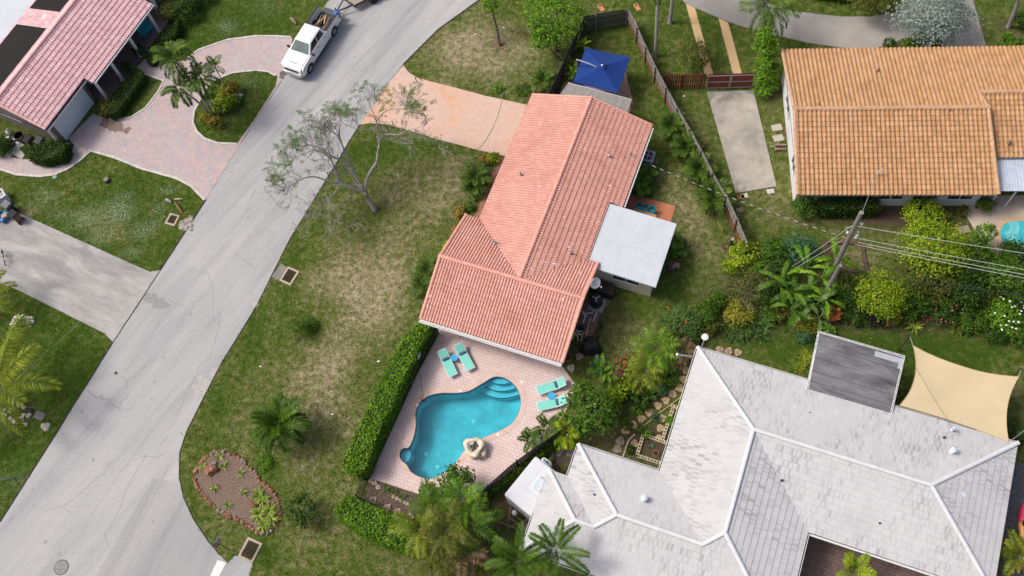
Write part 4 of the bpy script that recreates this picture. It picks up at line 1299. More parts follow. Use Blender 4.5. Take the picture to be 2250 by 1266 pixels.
# ------------------------------------------------------------------ vegetation tools
class LM:
	"""many small leaf faces collected as numpy quads, one mesh per plant part"""
	def __init__(s):
		s.q = []
		s.r = []
	def leaves(s, cen, d, nrm, Ln, W, rnd, fold=0.15):
		d = d / np.linalg.norm(d, axis=1, keepdims=True)
		side = np.cross(d, nrm)
		side /= np.maximum(np.linalg.norm(side, axis=1, keepdims=True), 1e-6)
		up = np.cross(side, d)
		Ln = np.asarray(Ln).reshape(-1, 1)
		W = np.asarray(W).reshape(-1, 1)
		b = cen - d * Ln * 0.5
		t = cen + d * Ln * 0.5 - up * Ln * fold
		m1 = cen + side * W * 0.5 + d * Ln * 0.05
		m2 = cen - side * W * 0.5 + d * Ln * 0.05
		s.q.append(np.stack([b, m1, t, m2], 1))
		s.r.append(np.clip(np.broadcast_to(rnd, (len(cen),)), 0, 1))
	def strip(s, pts, wid, side, rnd):
		pts = np.asarray(pts)
		wid = np.asarray(wid)[:, None] * 0.5
		side = np.asarray(side) / (np.linalg.norm(side) + 1e-9)
		a, b = pts + side * wid, pts - side * wid
		s.q.append(np.stack([a[:-1], a[1:], b[1:], b[:-1]], 1))
		s.r.append(np.full(len(pts) - 1, np.clip(rnd, 0, 1)))
	def build(s, name, mat, parent):
		q = np.concatenate(s.q)
		r = np.repeat(np.concatenate(s.r), 4).astype(np.float32)
		n = len(q)
		co = q.reshape(-1, 3)
		me = bpy.data.meshes.new(name)
		me.vertices.add(n * 4)
		me.vertices.foreach_set('co', co.astype(np.float32).ravel())
		me.loops.add(n * 4)
		me.loops.foreach_set('vertex_index', np.arange(n * 4, dtype=np.int32))
		me.polygons.add(n)
		me.polygons.foreach_set('loop_start', np.arange(0, n * 4, 4, dtype=np.int32))
		me.update()
		a = me.attributes.new('rnd', 'FLOAT', 'POINT')
		a.data.foreach_set('value', r)
		me.materials.append(mat)
		o = bpy.data.objects.new(name, me)
		COL.objects.link(o)
		o.parent = parent
		return o
def crown(lm, c, rad, ncl, nlf, Ln, W, rng, clr=0.34, bottom=-0.35, shell=0.6, upw=0.9, bias=0.0):
	c = np.array(c)
	rad = np.array(rad)
	d = rng.normal(size=(ncl * 3, 3))
	d /= np.linalg.norm(d, axis=1, keepdims=True)
	d = d[d[:, 2] > bottom][:ncl]
	k = shell + (1 - shell) * rng.random((len(d), 1)) ** 0.5
	k *= 0.82 + 0.3 * rng.random((len(d), 1))
	cc = c + d * k * rad * (1 - clr * 0.6)
	cr = rng.random(len(d))
	n = len(d) * nlf
	idx = np.repeat(np.arange(len(d)), nlf)
	e = rng.normal(size=(n, 3))
	e /= np.linalg.norm(e, axis=1, keepdims=True)
	pos = cc[idx] + e * (rng.random((n, 1)) ** 0.5) * clr * rad * (0.7 + 0.6 * cr[idx][:, None])
	pos[:, 2] = np.maximum(pos[:, 2], 0.03)
	nrm = e * 0.6 + d[idx] * 0.5 + np.array([0, 0, upw]) + rng.normal(size=(n, 3)) * 0.45
	nrm /= np.linalg.norm(nrm, axis=1, keepdims=True)
	t = np.cross(nrm, rng.normal(size=(n, 3))) + e * 0.4
	sz = 0.7 + 0.6 * rng.random(n)
	lm.leaves(pos, t, nrm, Ln * sz, W * sz, 0.42 + bias + (cr[idx] - 0.5) * 0.5 + (rng.random(n) - 0.5) * 0.55)
def frond(lm, mb, base, az, el, length, droop, nl, ll, lw, rng, vee=0.35, hang=0.35, tone=0.5, curl=0.0, start=0.12, rr=0.022):
	m = 13
	pts = [np.array(base, float)]
	e = el
	a = az
	ds = []
	for i in range(m - 1):
		d = np.array([math.cos(a) * math.cos(e), math.sin(a) * math.cos(e), math.sin(e)])
		ds.append(d)
		pts.append(pts[-1] + d * length / (m - 1))
		e -= droop / (m - 1) * (0.6 + 0.8 * i / m)
		a += curl / (m - 1)
	ds.append(ds[-1])
	pts = np.array(pts)
	ds = np.array(ds)
	mb.tube([tuple(p) for p in pts[::2]], [rr * (1 - 0.8 * i / 6) for i in range(len(pts[::2]))], 4)
	t = start + (1 - start) * (np.arange(nl) + rng.random(nl) * 0.7) / nl
	f = np.clip(t * (m - 1), 0, m - 1.001)
	i0 = f.astype(int)
	w = (f - i0)[:, None]
	p = pts[i0] * (1 - w) + pts[i0 + 1] * w
	d = ds[i0]
	side = np.cross(d, [0, 0, 1.0])
	side /= np.maximum(np.linalg.norm(side, axis=1, keepdims=True), 1e-6)
	up = np.cross(side, d)
	prof = np.sin(np.pi * np.clip(0.12 + 0.80 * t, 0, 1)) ** 0.6
	for s_ in (1, -1):
		v = vee + (rng.random(nl) - 0.5) * 0.8
		ld = d * (0.45 + 0.5 * t[:, None] ** 2) + s_ * side + up * v[:, None]
		ld /= np.linalg.norm(ld, axis=1, keepdims=True)
		Lq = ll * prof * (0.85 + 0.3 * rng.random(nl))
		cen = p + ld * Lq[:, None] * 0.5
		cen[:, 2] -= Lq * hang * 0.25
		tip = ld.copy()
		tip[:, 2] -= hang
		cen[:, 2] = np.maximum(cen[:, 2], 0.02)
		lm.leaves(cen, ld + np.array([0, 0, -hang * 0.6]), up + side * s_ * 0.2, Lq, lw * (0.8 + 0.4 * rng.random(nl)), tone + (rng.random(nl) - 0.5) * 0.45, 0.12)
def paddle(lm, base, az, el, length, width, droop, tone, rng, stalk=0.25):
	m = 9 if length < 1.6 else 15
	torn = length > 1.3
	pts = [np.array(base, float)]
	e = el
	for i in range(m - 1):
		d = np.array([math.cos(az) * math.cos(e), math.sin(az) * math.cos(e), math.sin(e)])
		pts.append(pts[-1] + d * length / (m - 1))
		e -= droop / (m - 1)
	pts = np.array(pts)
	pts[:, 2] = np.maximum(pts[:, 2], 0.04)
	t = np.linspace(0, 1, m)
	w = np.where(t < stalk, 0.06, np.sin(np.pi * np.clip((t - stalk) / (1 - stalk) * 0.93 + 0.06, 0, 1)) ** 0.6 * width)
	side = np.array([-math.sin(az), math.cos(az), 0])
	for s_ in (1, -1):
		edge = pts + s_ * side * (w * 0.5)[:, None] + np.array([0, 0, 1.0]) * (w * 0.10)[:, None]
		e0, e1 = edge[:-1].copy(), edge[1:].copy()
		if torn:
			k = 0.75 + 0.35 * rng.random((m - 1, 1))
			e0 = pts[:-1] + (e0 - pts[:-1]) * k + (pts[1:] - pts[:-1]) * rng.random((m - 1, 1)) * 0.5
			e1 = pts[1:] + (e1 - pts[1:]) * k
			dz = rng.random(m - 1) * 0.18 * width
			e0[:, 2] -= dz
			e1[:, 2] -= dz
		lm.q.append(np.stack([pts[:-1], pts[1:], e1, e0], 1))
		lm.r.append(np.clip(tone + (rng.random(m - 1) - 0.5) * 0.35 + (0.08 if s_ > 0 else -0.05), 0, 1))
def rosette(lm, c, n, length, width, rng, el=(0.5, 1.3), droop=1.4, tone=0.5):
	for i in range(n):
		az = rng.random() * 6.283
		e = el[0] + (el[1] - el[0]) * rng.random()
		Lg = length * (0.65 + 0.5 * rng.random())
		p = np.array(c, float)
		pts = [p.copy()]
		for k in range(4):
			p = p + np.array([math.cos(az) * math.cos(e), math.sin(az) * math.cos(e), math.sin(e)]) * Lg / 4
			e -= droop / 4
			pts.append(p.copy())
		pts = np.array(pts)
		pts[:, 2] = np.maximum(pts[:, 2], 0.02)
		lm.strip(pts, np.array([0.5, 1.0, 0.95, 0.6, 0.08]) * width, [-math.sin(az), math.cos(az), 0.15], tone + (rng.random() - 0.5) * 0.7)

PAL = dict(
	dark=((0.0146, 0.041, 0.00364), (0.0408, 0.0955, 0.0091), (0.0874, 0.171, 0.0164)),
	mid=((0.0262, 0.071, 0.00546), (0.0728, 0.158, 0.0118), (0.168, 0.287, 0.0255)),
	bright=((0.0437, 0.117, 0.00546), (0.124, 0.267, 0.0127), (0.277, 0.45, 0.0318)),
	lime=((0.0728, 0.15, 0.00546), (0.233, 0.341, 0.0109), (0.524, 0.587, 0.0273)),
	olive=((0.0364, 0.0573, 0.00728), (0.109, 0.133, 0.0182), (0.233, 0.232, 0.0364)),
	gold=((0.0874, 0.137, 0.0109), (0.277, 0.287, 0.0273), (0.553, 0.437, 0.0546)),
	silver=((0.117, 0.156, 0.13), (0.273, 0.338, 0.299), (0.52, 0.585, 0.533)),
	croton=((0.052, 0.104, 0.0104), (0.286, 0.26, 0.026), (0.65, 0.312, 0.065)),
	orange=((0.26, 0.065, 0.0195), (0.624, 0.195, 0.052), (0.8, 0.429, 0.156)),
	purple=((0.0078, 0.0078, 0.013), (0.0208, 0.0169, 0.0286), (0.065, 0.039, 0.065)),
	red=((0.13, 0.026, 0.039), (0.442, 0.052, 0.117), (0.65, 0.156, 0.234)),
	palm=((0.0233, 0.0614, 0.00728), (0.0728, 0.144, 0.0164), (0.197, 0.287, 0.041)),
	palmy=((0.0655, 0.102, 0.00728), (0.189, 0.246, 0.0182), (0.437, 0.45, 0.0546)),
	dry=((0.091, 0.0585, 0.0325), (0.221, 0.15, 0.078), (0.39, 0.286, 0.156)),
	strap=((0.0175, 0.0478, 0.0091), (0.051, 0.109, 0.0218), (0.175, 0.259, 0.0728)),
	varieg=((0.0728, 0.15, 0.0136), (0.248, 0.355, 0.0455), (0.612, 0.628, 0.164)),
	bluegreen=((0.026, 0.078, 0.0325), (0.065, 0.169, 0.0715), (0.156, 0.312, 0.156)),
	feathery=((0.05, 0.11, 0.02), (0.095, 0.18, 0.04), (0.2, 0.28, 0.08)),
)
def pmat(k, tr=0.3):
	return leaf_mat('leaf_' + k, PAL[k], tr)
BARK = plain('bark_brown', (0.11, 0.085, 0.065), 0.9, var=0.35, scale=8)
BARKG = plain('bark_grey', (0.30, 0.28, 0.255), 0.9, var=0.3, scale=7)
STEMG = plain('green_stem', (0.10, 0.13, 0.04), 0.7, var=0.25)
SEED = [100]
def RNG():
	SEED[0] += 1
	return np.random.default_rng(SEED[0])
def bush(px, py, h, rpx, name, label, cat, pal, Ln=0.16, dens=1.0, sq=0.8, group=None, flowers=None, sx=1.0, shell=0.6, clr=0.34, ang=0.0, hc=None):
	"""a shrub whose crown centre is seen at (px,py), at height h"""
	rng = RNG()
	c = P(px, py, h)
	r = MPX(px, py, rpx, h)
	root = thing(name, label, cat, (c.x, c.y, 0), R(ang), group)
	lm = LM()
	area = r * r * (1 + sq) * sx
	ncl = int(np.clip(14 + 16 * area, 14, 90))
	nl = int(np.clip(dens * 520 * area / (Ln / 0.16) ** 2 / ncl * 1.2, 14, 110))
	crown(lm, (0, 0, h), (r * sx, r, max(r * sq, 0.25)), ncl, nl, Ln, Ln * 0.5, rng, clr=clr, bottom=-0.55, shell=shell)
	f = lm.build('foliage', pmat(pal), root)
	mb = MB()
	for k in range(6):
		a = k * 1.05 + rng.random()
		e = r * 0.55
		mb.tube([(0.05 * math.cos(a), 0.05 * math.sin(a), -0.02), (e * 0.4 * math.cos(a) * sx, e * 0.4 * math.sin(a), h * 0.6), (e * math.cos(a) * sx, e * math.sin(a), h + r * sq * 0.3)], [0.035, 0.025, 0.01], 5)
	mb.build('stems', BARK, root)
	if flowers:
		fp, n, sz = flowers
		lm = LM()
		d = rng.normal(size=(n, 3))
		d[:, 2] = np.abs(d[:, 2]) + 0.3
		d /= np.linalg.norm(d, axis=1, keepdims=True)
		pos = np.array([0, 0, h]) + d * np.array([r * sx, r, r * sq]) * (0.88 + 0.14 * rng.random((n, 1)))
		for k in range(5):
			t = np.stack([np.cos(k * 1.257 + d[:, 0] * 3), np.sin(k * 1.257 + d[:, 0] * 3), np.full(n, 0.25)], 1)
			lm.leaves(pos + t * sz * 0.4, t, np.tile([0, 0, 1.0], (n, 1)), sz, sz * 0.6, 0.5)
		lm.build('blossoms', plain('petal_' + fp, dict(white=(0.75, 0.75, 0.7), red=(0.55, 0.03, 0.02), pink=(0.6, 0.08, 0.2))[fp], 0.6), f)
	return root
def tree(base, cpx, h, rpx, name, label, cat, pal, Ln=0.2, dens=1.0, sq=0.7, trunk=0.12, group=None, sx=1.0, shell=0.5, clr=0.3, bark=None, limbs=7, ang=0.0):
	"""base: pixel of the trunk's foot (or None: straight below the crown)"""
	rng = RNG()
	c = P(cpx[0], cpx[1], h)
	r = MPX(cpx[0], cpx[1], rpx, h)
	b = P(base[0], base[1], 0) if base else Vector((c.x, c.y, 0))
	root = thing(name, label, cat, b, 0, group)
	o = c - b
	lm = LM()
	area = r * r * (1 + sq) * sx
	ncl = int(np.clip(22 + 13 * area, 22, 170))
	nl = int(np.clip(dens * 430 * area / (Ln / 0.16) ** 2 / ncl * 1.2, 12, 110))
	crown(lm, (o.x, o.y, h), (r * sx, r, r * sq), ncl, nl, Ln, Ln * 0.5, rng, clr=clr, shell=shell)
	lm.build('crown', pmat(pal), root)
	mb = MB()
	zt = max(h - r * sq * 0.7, h * 0.45)
	k_ = zt / h
	top = Vector((o.x * k_, o.y * k_, zt))
	mb.tube([(0, 0, -0.05), (0, 0, 0.1), tuple(top * 0.5 + Vector((0.05, 0.03, 0))), tuple(top)], [trunk * 1.5, trunk * 1.15, trunk * 0.95, trunk * 0.75], 8)
	for k in range(limbs):
		a = k * 6.283 / limbs + rng.random() * 0.6
		q = r * (0.55 + 0.3 * rng.random())
		e = Vector((o.x + q * math.cos(a) * sx, o.y + q * math.sin(a), h + r * sq * (0.1 + 0.5 * rng.random())))
		mb.tube([tuple(top - Vector((0, 0, 0.1))), tuple(top.lerp(e, 0.5) + Vector((0, 0, 0.12))), tuple(e)], [trunk * 0.55, trunk * 0.35, 0.012], 5)
	mb.build('trunk', bark or BARK, root)
	return root
def palm(base, cpx, h, name, label, n=11, Lf=1.9, el=(1.25, 0.0), droop=1.5, nl=30, ll=0.5, lw=0.07, pal='palm', trunk=0.09, cat='palm', group=None, vee=0.35, hang=0.35, bark=None, az0=0.0, azs=None, curl=0.3, shaft=True, rootp=None, tr=0.25):
	rng = RNG()
	c = P(cpx[0], cpx[1], h)
	b = P(base[0], base[1], 0) if base else Vector((c.x, c.y, 0))
	root = thing(name, label, cat, b, 0, group)
	o = c - b
	mb = MB()
	bend = Vector((o.x * 0.35, o.y * 0.35, h * 0.5))
	pts = smooth_open([(0, 0, -0.03), tuple(bend), (o.x, o.y, h)], 5)
	mb.tube(pts, [trunk * (1.5 if i == 0 else 1.15 - 0.35 * i / len(pts)) for i in range(len(pts))], 8)
	tk = mb.build('trunk', bark or BARKG, root)
	if shaft and h > 1.2:
		mb = MB()
		mb.tube([tuple(o - Vector((0, 0, 0.55))), tuple(o - Vector((0, 0, 0.2))), tuple(o + Vector((0, 0, 0.12)))], [trunk * 0.85, trunk * 0.95, trunk * 0.5], 7)
		mb.build('crownshaft', STEMG, root)
	lm = LM()
	mb = MB()
	for i in range(n):
		t = (i + 0.5) / n
		az = az0 + i * 2.39996 + rng.normal() * 0.15
		if azs:
			az = R(azs[i % len(azs)])
		e = el[0] + (el[1] - el[0]) * t + rng.normal() * 0.08
		frond(lm, mb, o + Vector((math.cos(az) * 0.05, math.sin(az) * 0.05, 0)), az, e, Lf * (0.85 + 0.25 * rng.random()), droop * (0.8 + 0.4 * rng.random()), nl, ll, lw, rng, vee, hang, 0.62 - 0.3 * t + rng.normal() * 0.08, curl * (rng.random() - 0.5) * 2)
	cr = lm.build('crown', pmat(pal, tr), root)
	mb.build('frond_stalks', STEMG, cr)
	return root
def strap(px, py, name, label, n=26, length=0.7, width=0.05, pal='strap', cat='plant', group=None, h0=0.05, cl=None, el=(0.4, 1.3), droop=1.4):
	rng = RNG()
	c = P(px, py, 0)
	root = thing(name, label, cat, c, 0, group)
	lm = LM()
	for (dx, dy) in (cl or [(0, 0)]):
		rosette(lm, (dx, dy, h0), n, length, width, rng, el, droop)
	lm.build('leaves', pmat(pal), root)
	mb = MB()
	mb.lathe((0, 0, 0), [(0.05, -0.03), (0.07, 0.02), (0.03, 0.12)], 7)
	mb.build('stem', STEMG, root)
	return root
def bigleaf(px, py, h, name, label, n=9, length=1.1, width=0.4, pal='mid', cat='plant', group=None, el=(1.35, 0.3), droop=1.4, spread=0.15, stems=1, trunk=0.06):
	rng = RNG()
	c = P(px, py, h)
	root = thing(name, label, cat, (c.x, c.y, 0), 0, group)
	lm = LM()
	mb = MB()
	for s_ in range(stems):
		a = s_ * 2.4
		ox, oy = (0, 0) if s_ == 0 else (spread * math.cos(a) * (1 + s_ * 0.3), spread * math.sin(a) * (1 + s_ * 0.3))
		hh = h * (0.8 + 0.35 * rng.random()) if s_ else h
		mb.tube([(ox * 0.6, oy * 0.6, -0.03), (ox, oy, hh * 0.5), (ox, oy, hh)], [trunk * 1.3, trunk, trunk * 0.6], 7)
		for i in range(n):
			t = (i + 0.5) / n
			paddle(lm, (ox, oy, hh - 0.1), i * 2.39996 + rng.random() * 0.6 + s_, el[0] + (el[1] - el[0]) * t, length * (0.75 + 0.4 * rng.random()), width * (0.8 + 0.4 * rng.random()), droop * (0.7 + 0.6 * rng.random()), 0.6 - 0.25 * t + rng.normal() * 0.15, rng)
	lm.build('leaves', pmat(pal), root)
	mb.build('stem', STEMG, root)
	return root
CORE = plain('hedge_inner_shade', (0.012, 0.018, 0.006), 0.95, var=0.4)  # near-black solid core: the shade inside the hedge put into its colour
def hedge(outline, h, name, label, pal='mid', Ln=0.13, per=210, z0=0.0, group=None, cat='hedge', jit=0.07):
	"""clipped hedge on a ground outline (world xy)"""
	rng = RNG()
	cx = sum(p[0] for p in outline) / len(outline)
	cy = sum(p[1] for p in outline) / len(outline)
	root = thing(name, label, cat, (cx, cy, 0), 0, group)
	o = [(p[0] - cx, p[1] - cy) for p in outline]
	if sum(o[i - 1][0] * o[i][1] - o[i][0] * o[i - 1][1] for i in range(len(o))) < 0:
		o = o[::-1]
	mb = MB()
	mb.prism(offset_poly(o, -0.1), 0, h - 0.1)
	lm = LM()
	xs, ys = [p[0] for p in o], [p[1] for p in o]
	A = (max(xs) - min(xs)) * (max(ys) - min(ys))
	q = rng.random((int(A * per), 2)) * [max(xs) - min(xs), max(ys) - min(ys)] + [min(xs), min(ys)]
	q = q[inside(q, o)]
	n = len(q)
	wob = 0.09 * np.sin(q[:, 0] * 3.1 + 1) * np.sin(q[:, 1] * 2.7)
	pos = np.column_stack([q, h + wob + rng.normal(size=n) * jit])
	nrm = rng.normal(size=(n, 3)) * 0.5 + [0, 0, 1.0]
	cl = np.sin(q[:, 0] * 5 + np.sin(q[:, 1] * 4)) * np.sin(q[:, 1] * 6.1)
	sz = 0.7 + 0.7 * rng.random(n)
	lm.leaves(pos, np.cross(nrm, rng.normal(size=(n, 3))), nrm, Ln * sz, Ln * 0.55 * sz, 0.5 + 0.13 * cl + (rng.random(n) - 0.5) * 0.7)
	for i in range(len(o)):
		a, b = np.array(o[i - 1]), np.array(o[i])
		l = np.linalg.norm(b - a)
		n = int(l * h * per)
		t = rng.random((n, 1))
		nn = np.array([b[1] - a[1], -(b[0] - a[0]), 0]) / max(l, 1e-6)
		z = rng.random(n) * h
		pos = np.column_stack([a + (b - a) * t, z]) + nn * (rng.normal(size=(n, 1)) * jit)
		nrm = nn + rng.normal(size=(n, 3)) * 0.55 + [0, 0, 0.25]
		sz = 0.7 + 0.7 * rng.random(n)
		lm.leaves(pos, np.cross(nrm, rng.normal(size=(n, 3))), nrm, Ln * sz, Ln * 0.55 * sz, 0.42 + (rng.random(n) - 0.5) * 0.6)
	f = lm.build('foliage', pmat(pal), root)
	mb.build('shade_core', CORE, root)
	return root

# ------------------------------------------------------------------ hedges
hx = lambda pts, h: [tuple(P(x, y, h)[:2]) for x, y in pts]
hedge(hx([(928, 700), (884, 744), (826, 854), (784, 948), (751, 1020), (778, 1038), (801, 1032), (836, 940), (857, 899), (887, 834), (925, 756), (950, 712)], 1.9), 1.9, 'clipped_hedge', 'long clipped green hedge beside the pool fence, running down from the salmon roof', 'bright', 0.14, 300)
hedge(hx([(760, 1088), (733, 1125), (788, 1170), (893, 1214), (910, 1205), (910, 1150), (893, 1140)], 1.5), 1.5, 'clipped_hedge', 'shorter clipped hedge below the planting bed, in front of the areca palms', 'bright', 0.14, 300)
hedge(hx([(391, 44), (374, 58), (318, 118), (322, 131), (333, 133), (391, 66)], 0.9), 0.9, 'porch_hedge', 'dark low hedge in front of the porch beside the turquoise bench', 'dark', 0.12, 260)
hedge(hx([(300, 146), (286, 158), (232, 226), (238, 252), (256, 247), (316, 165)], 0.9), 0.9, 'porch_hedge', 'low hedge between the porch columns and the small lawn by the garage', 'dark', 0.12, 260)
hedge(hx([(1214, 968), (1170, 1002), (1105, 1052), (1060, 1082), (1052, 1094), (1066, 1094), (1130, 1046), (1222, 976)], 0.9), 0.9, 'vine_hedge', 'narrow leafy hedge growing along the dark fence beside the pool deck', 'mid', 0.15, 200)
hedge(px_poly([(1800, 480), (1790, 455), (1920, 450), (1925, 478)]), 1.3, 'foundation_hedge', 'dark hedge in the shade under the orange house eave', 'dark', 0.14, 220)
hedge(hx([(42, 322), (66, 318), (100, 312), (132, 306), (146, 322), (138, 342), (92, 352), (60, 345)], 1.1), 1.1, 'rounded_hedge', 'rounded dark hedge in a kerbed bed by the garage corner', 'dark', 0.13, 260)
bush(-2, 322, 0.6, 28, 'round_shrub', 'dark rounded shrub cut by the left edge beside the pink roofed house', 'shrub', 'dark', 0.13)

# ------------------------------------------------------------------ upper left garden
palm((468, 250), (382, 128), 6.0, 'christmas_palm', 'tallest of the palms on the paver island, its crown over the driveway', 11, 1.9, (1.25, -0.1), 1.9, 52, 0.46, 0.055, group='palms on the paver island', az0=0.3)
palm((463, 254), (397, 196), 4.6, 'christmas_palm', 'lower leaning palm with dark fronds hanging over the driveway pavers', 10, 1.7, (1.1, -0.3), 1.8, 52, 0.44, 0.055, group='palms on the paver island', az0=1.2)
palm((473, 248), (441, 172), 4.6, 'christmas_palm', 'palm with a dense dark crown between its two leaning neighbours on the island', 10, 1.6, (1.2, -0.2), 1.8, 52, 0.44, 0.055, group='palms on the paver island', az0=2.2)
palm((497, 193), (472, 148), 3.0, 'young_palm', 'small thin palm at the back of the paver island', 8, 1.0, (1.2, 0.2), 1.3, 22, 0.34, 0.05, trunk=0.04, group='palms on the paver island')
bush(504, 196, 0.7, 25, 'croton_shrub', 'orange and green croton at the top of the island bed', 'shrub', 'croton', 0.2)
bush(489, 230, 0.7, 26, 'bright_fern', 'bright yellow green fern in the middle of the island bed', 'fern', 'lime', 0.22, 0.8)
bush(452, 262, 0.5, 17, 'croton_shrub', 'small yellow croton at the palm feet on the island', 'shrub', 'croton', 0.16)
bush(475, 268, 0.45, 17, 'croton_shrub', 'reddish green shrub at the lower tip of the island bed', 'shrub', 'croton', 0.14)
bush(517, 222, 0.4, 16, 'low_shrub', 'small dark green shrub beside the pale rock on the island', 'shrub', 'mid', 0.14)
bush(463, 215, 0.5, 14, 'low_shrub', 'small green shrub behind the leaning palm trunks', 'shrub', 'mid', 0.14)
bush(368, 26, 0.7, 24, 'golden_shrub', 'olive gold shrub beside the porch column at the top', 'shrub', 'olive', 0.16)
bush(405, 20, 0.9, 34, 'dark_shrub', 'large dark shrub at the top of the left lawn', 'shrub', 'dark', 0.16)
bush(430, -14, 0.9, 34, 'dark_shrub', 'dark shrub cut by the top edge beside the left lawn', 'shrub', 'dark', 0.16)
bush(238, 240, 0.6, 24, 'golden_shrub', 'yellow green shrub at the garage end of the porch hedge', 'shrub', 'olive', 0.13)
for px, py, r, lab in ((303, 110, 15, 'dark potted plant on the porch behind the turquoise door'), (279, 144, 14, 'dark leafy potted plant on the porch beside a white column')):
	b = bush(px, py, 0.75, r, 'potted_plant', lab, 'plant', 'dark', 0.16)
	mb = MB()
	mb.lathe((0, 0, 0.06), [(0.12, 0), (0.2, 0.3), (0.22, 0.32), (0.2, 0.33), (0.02, 0.3)], 14)
	mb.build('pot', plain('teal_pot', (0.03, 0.16, 0.18), 0.4), b)
# bare flame tree, limb by limb
def flame_tree():
	rng = random.Random(5)
	b0 = P(824, 463, 0)
	root = thing('flame_tree', 'nearly bare wide spreading tree with grey limbs leaning over the road', 'tree', b0)
	V = lambda x, y, h: P(x, y, h) - b0
	mb = MB()
	lm = LM()
	podlist = []
	nrng = RNG()
	limbs = [
		([(824, 463, -0.05), (819, 453, 0.4), (811, 440, 1.0), (800, 420, 2.0)], 0.27, 0.2, 0),
		([(800, 420, 2.0), (772, 413, 2.5), (747, 402, 3.0)], 0.17, 0.13, 1),
		([(747, 402, 3.0), (738, 380, 3.7), (728, 352, 4.5), (712, 336, 5.0)], 0.10, 0.06, 3),
		([(747, 402, 3.0), (716, 396, 3.5), (686, 388, 4.0), (655, 398, 4.5), (640, 418, 4.6)], 0.09, 0.03, 3),
		([(745, 404, 3.0), (735, 425, 3.2), (714, 441, 3.3), (698, 452, 3.5), (684, 482, 3.4)], 0.07, 0.02, 2),
		([(745, 404, 3.0), (722, 412, 3.4), (716, 426, 3.5), (724, 447, 3.3), (738, 475, 3.0), (748, 490, 2.8)], 0.05, 0.014, 2),
		([(800, 420, 2.0), (785, 396, 2.8), (769, 366, 3.6)], 0.17, 0.13, 1),
		([(769, 366, 3.6), (758, 335, 4.4), (746, 300, 5.3), (748, 275, 5.9)], 0.10, 0.05, 3),
		([(769, 366, 3.6), (748, 352, 4.2), (726, 342, 4.7), (705, 326, 5.2), (676, 318, 5.6)], 0.09, 0.04, 3),
		([(800, 420, 2.0), (804, 402, 2.4), (812, 380, 3.0), (828, 357, 3.6)], 0.16, 0.12, 0),
		([(828, 357, 3.6), (831, 330, 4.3), (833, 315, 4.7), (829, 285, 5.4), (827, 266, 5.9)], 0.12, 0.08, 1),
		([(833, 315, 4.7), (838, 298, 5.2), (858, 295, 5.6), (876, 296, 5.9), (902, 284, 6.2), (930, 292, 6.2), (955, 307, 6.1)], 0.07, 0.015, 2),
		([(829, 285, 5.4), (808, 285, 5.7), (780, 283, 6.0), (752, 270, 6.3)], 0.05, 0.02, 2),
		([(827, 266, 5.9), (818, 245, 6.3), (808, 230, 6.5)], 0.06, 0.03, 2),
		([(827, 266, 5.9), (842, 248, 6.4), (862, 240, 6.7), (888, 240, 6.8)], 0.07, 0.03, 3),
		([(836, 312, 4.7), (850, 306, 5.1), (868, 312, 5.3)], 0.03, 0.012, 1),
		([(829, 357, 3.6), (834, 372, 3.5), (838, 389, 3.4)], 0.018, 0.008, 0),
		([(728, 352, 4.5), (722, 325, 5.2), (725, 300, 5.8)], 0.06, 0.03, 3),
		([(712, 336, 5.0), (690, 330, 5.3), (665, 340, 5.4)], 0.05, 0.02, 3),
		([(746, 300, 5.3), (730, 290, 5.8), (705, 285, 6.2)], 0.05, 0.02, 3),
		([(655, 398, 4.5), (640, 388, 4.9), (625, 395, 5.0)], 0.035, 0.014, 2),
	]
	tips = []
	cen = V(770, 330, 5.0)
	def grow(p, d, ln, r, depth):
		pts = [p]
		q = Vector(p)
		dd = Vector(d)
		n = 3
		for i in range(n):
			dd = (dd + Vector((rng.uniform(-.45, .45), rng.uniform(-.45, .45), rng.uniform(-.22, .25)))).normalized()
			q = q + dd * ln / n
			pts.append(q)
		mb.tube(pts, [max(0.011, r * (1 - 0.4 * i / n)) for i in range(n + 1)], 4, False)
		if depth <= 0:
			tips.append((pts[-1], dd))
			return
		for k in range(rng.choice((2, 3, 3))):
			t = rng.uniform(0.35, 1.0)
			s = pts[min(n, int(t * n) + 1)]
			nd = (dd + Vector((rng.uniform(-.9, .9), rng.uniform(-.9, .9), rng.uniform(-.25, .5)))).normalized()
			grow(s, nd, ln * rng.uniform(0.6, 0.85), r * 0.6, depth - 1)
	for pts, r0, r1, tw in limbs:
		w = smooth_open([tuple(V(*p)) for p in pts], 3)
		mb.tube(w, [0.8 * (r0 + (r1 - r0) * i / (len(w) - 1)) for i in range(len(w))], 8 if r0 > 0.1 else 6)
		if tw:
			m = len(w)
			for k in range(2 + tw * 2):
				i = rng.randrange(m // 3, m) if k else m - 1
				a = Vector(w[i])
				d = (Vector(w[min(i + 1, m - 1)]) - Vector(w[max(0, i - 1)])).normalized()
				out = Vector((a.x - cen.x, a.y - cen.y, 0)).normalized()
				d = (d * 0.7 + out * 0.5 + Vector((rng.uniform(-.8, .8), rng.uniform(-.8, .8), rng.uniform(-.1, .4)))).normalized()
				grow(a, d, rng.uniform(0.6, 0.95), max(r1 * 0.4, 0.012), 3 if tw else 1)
	trunk = mb.build('trunk', BARKG, root, smooth=True)
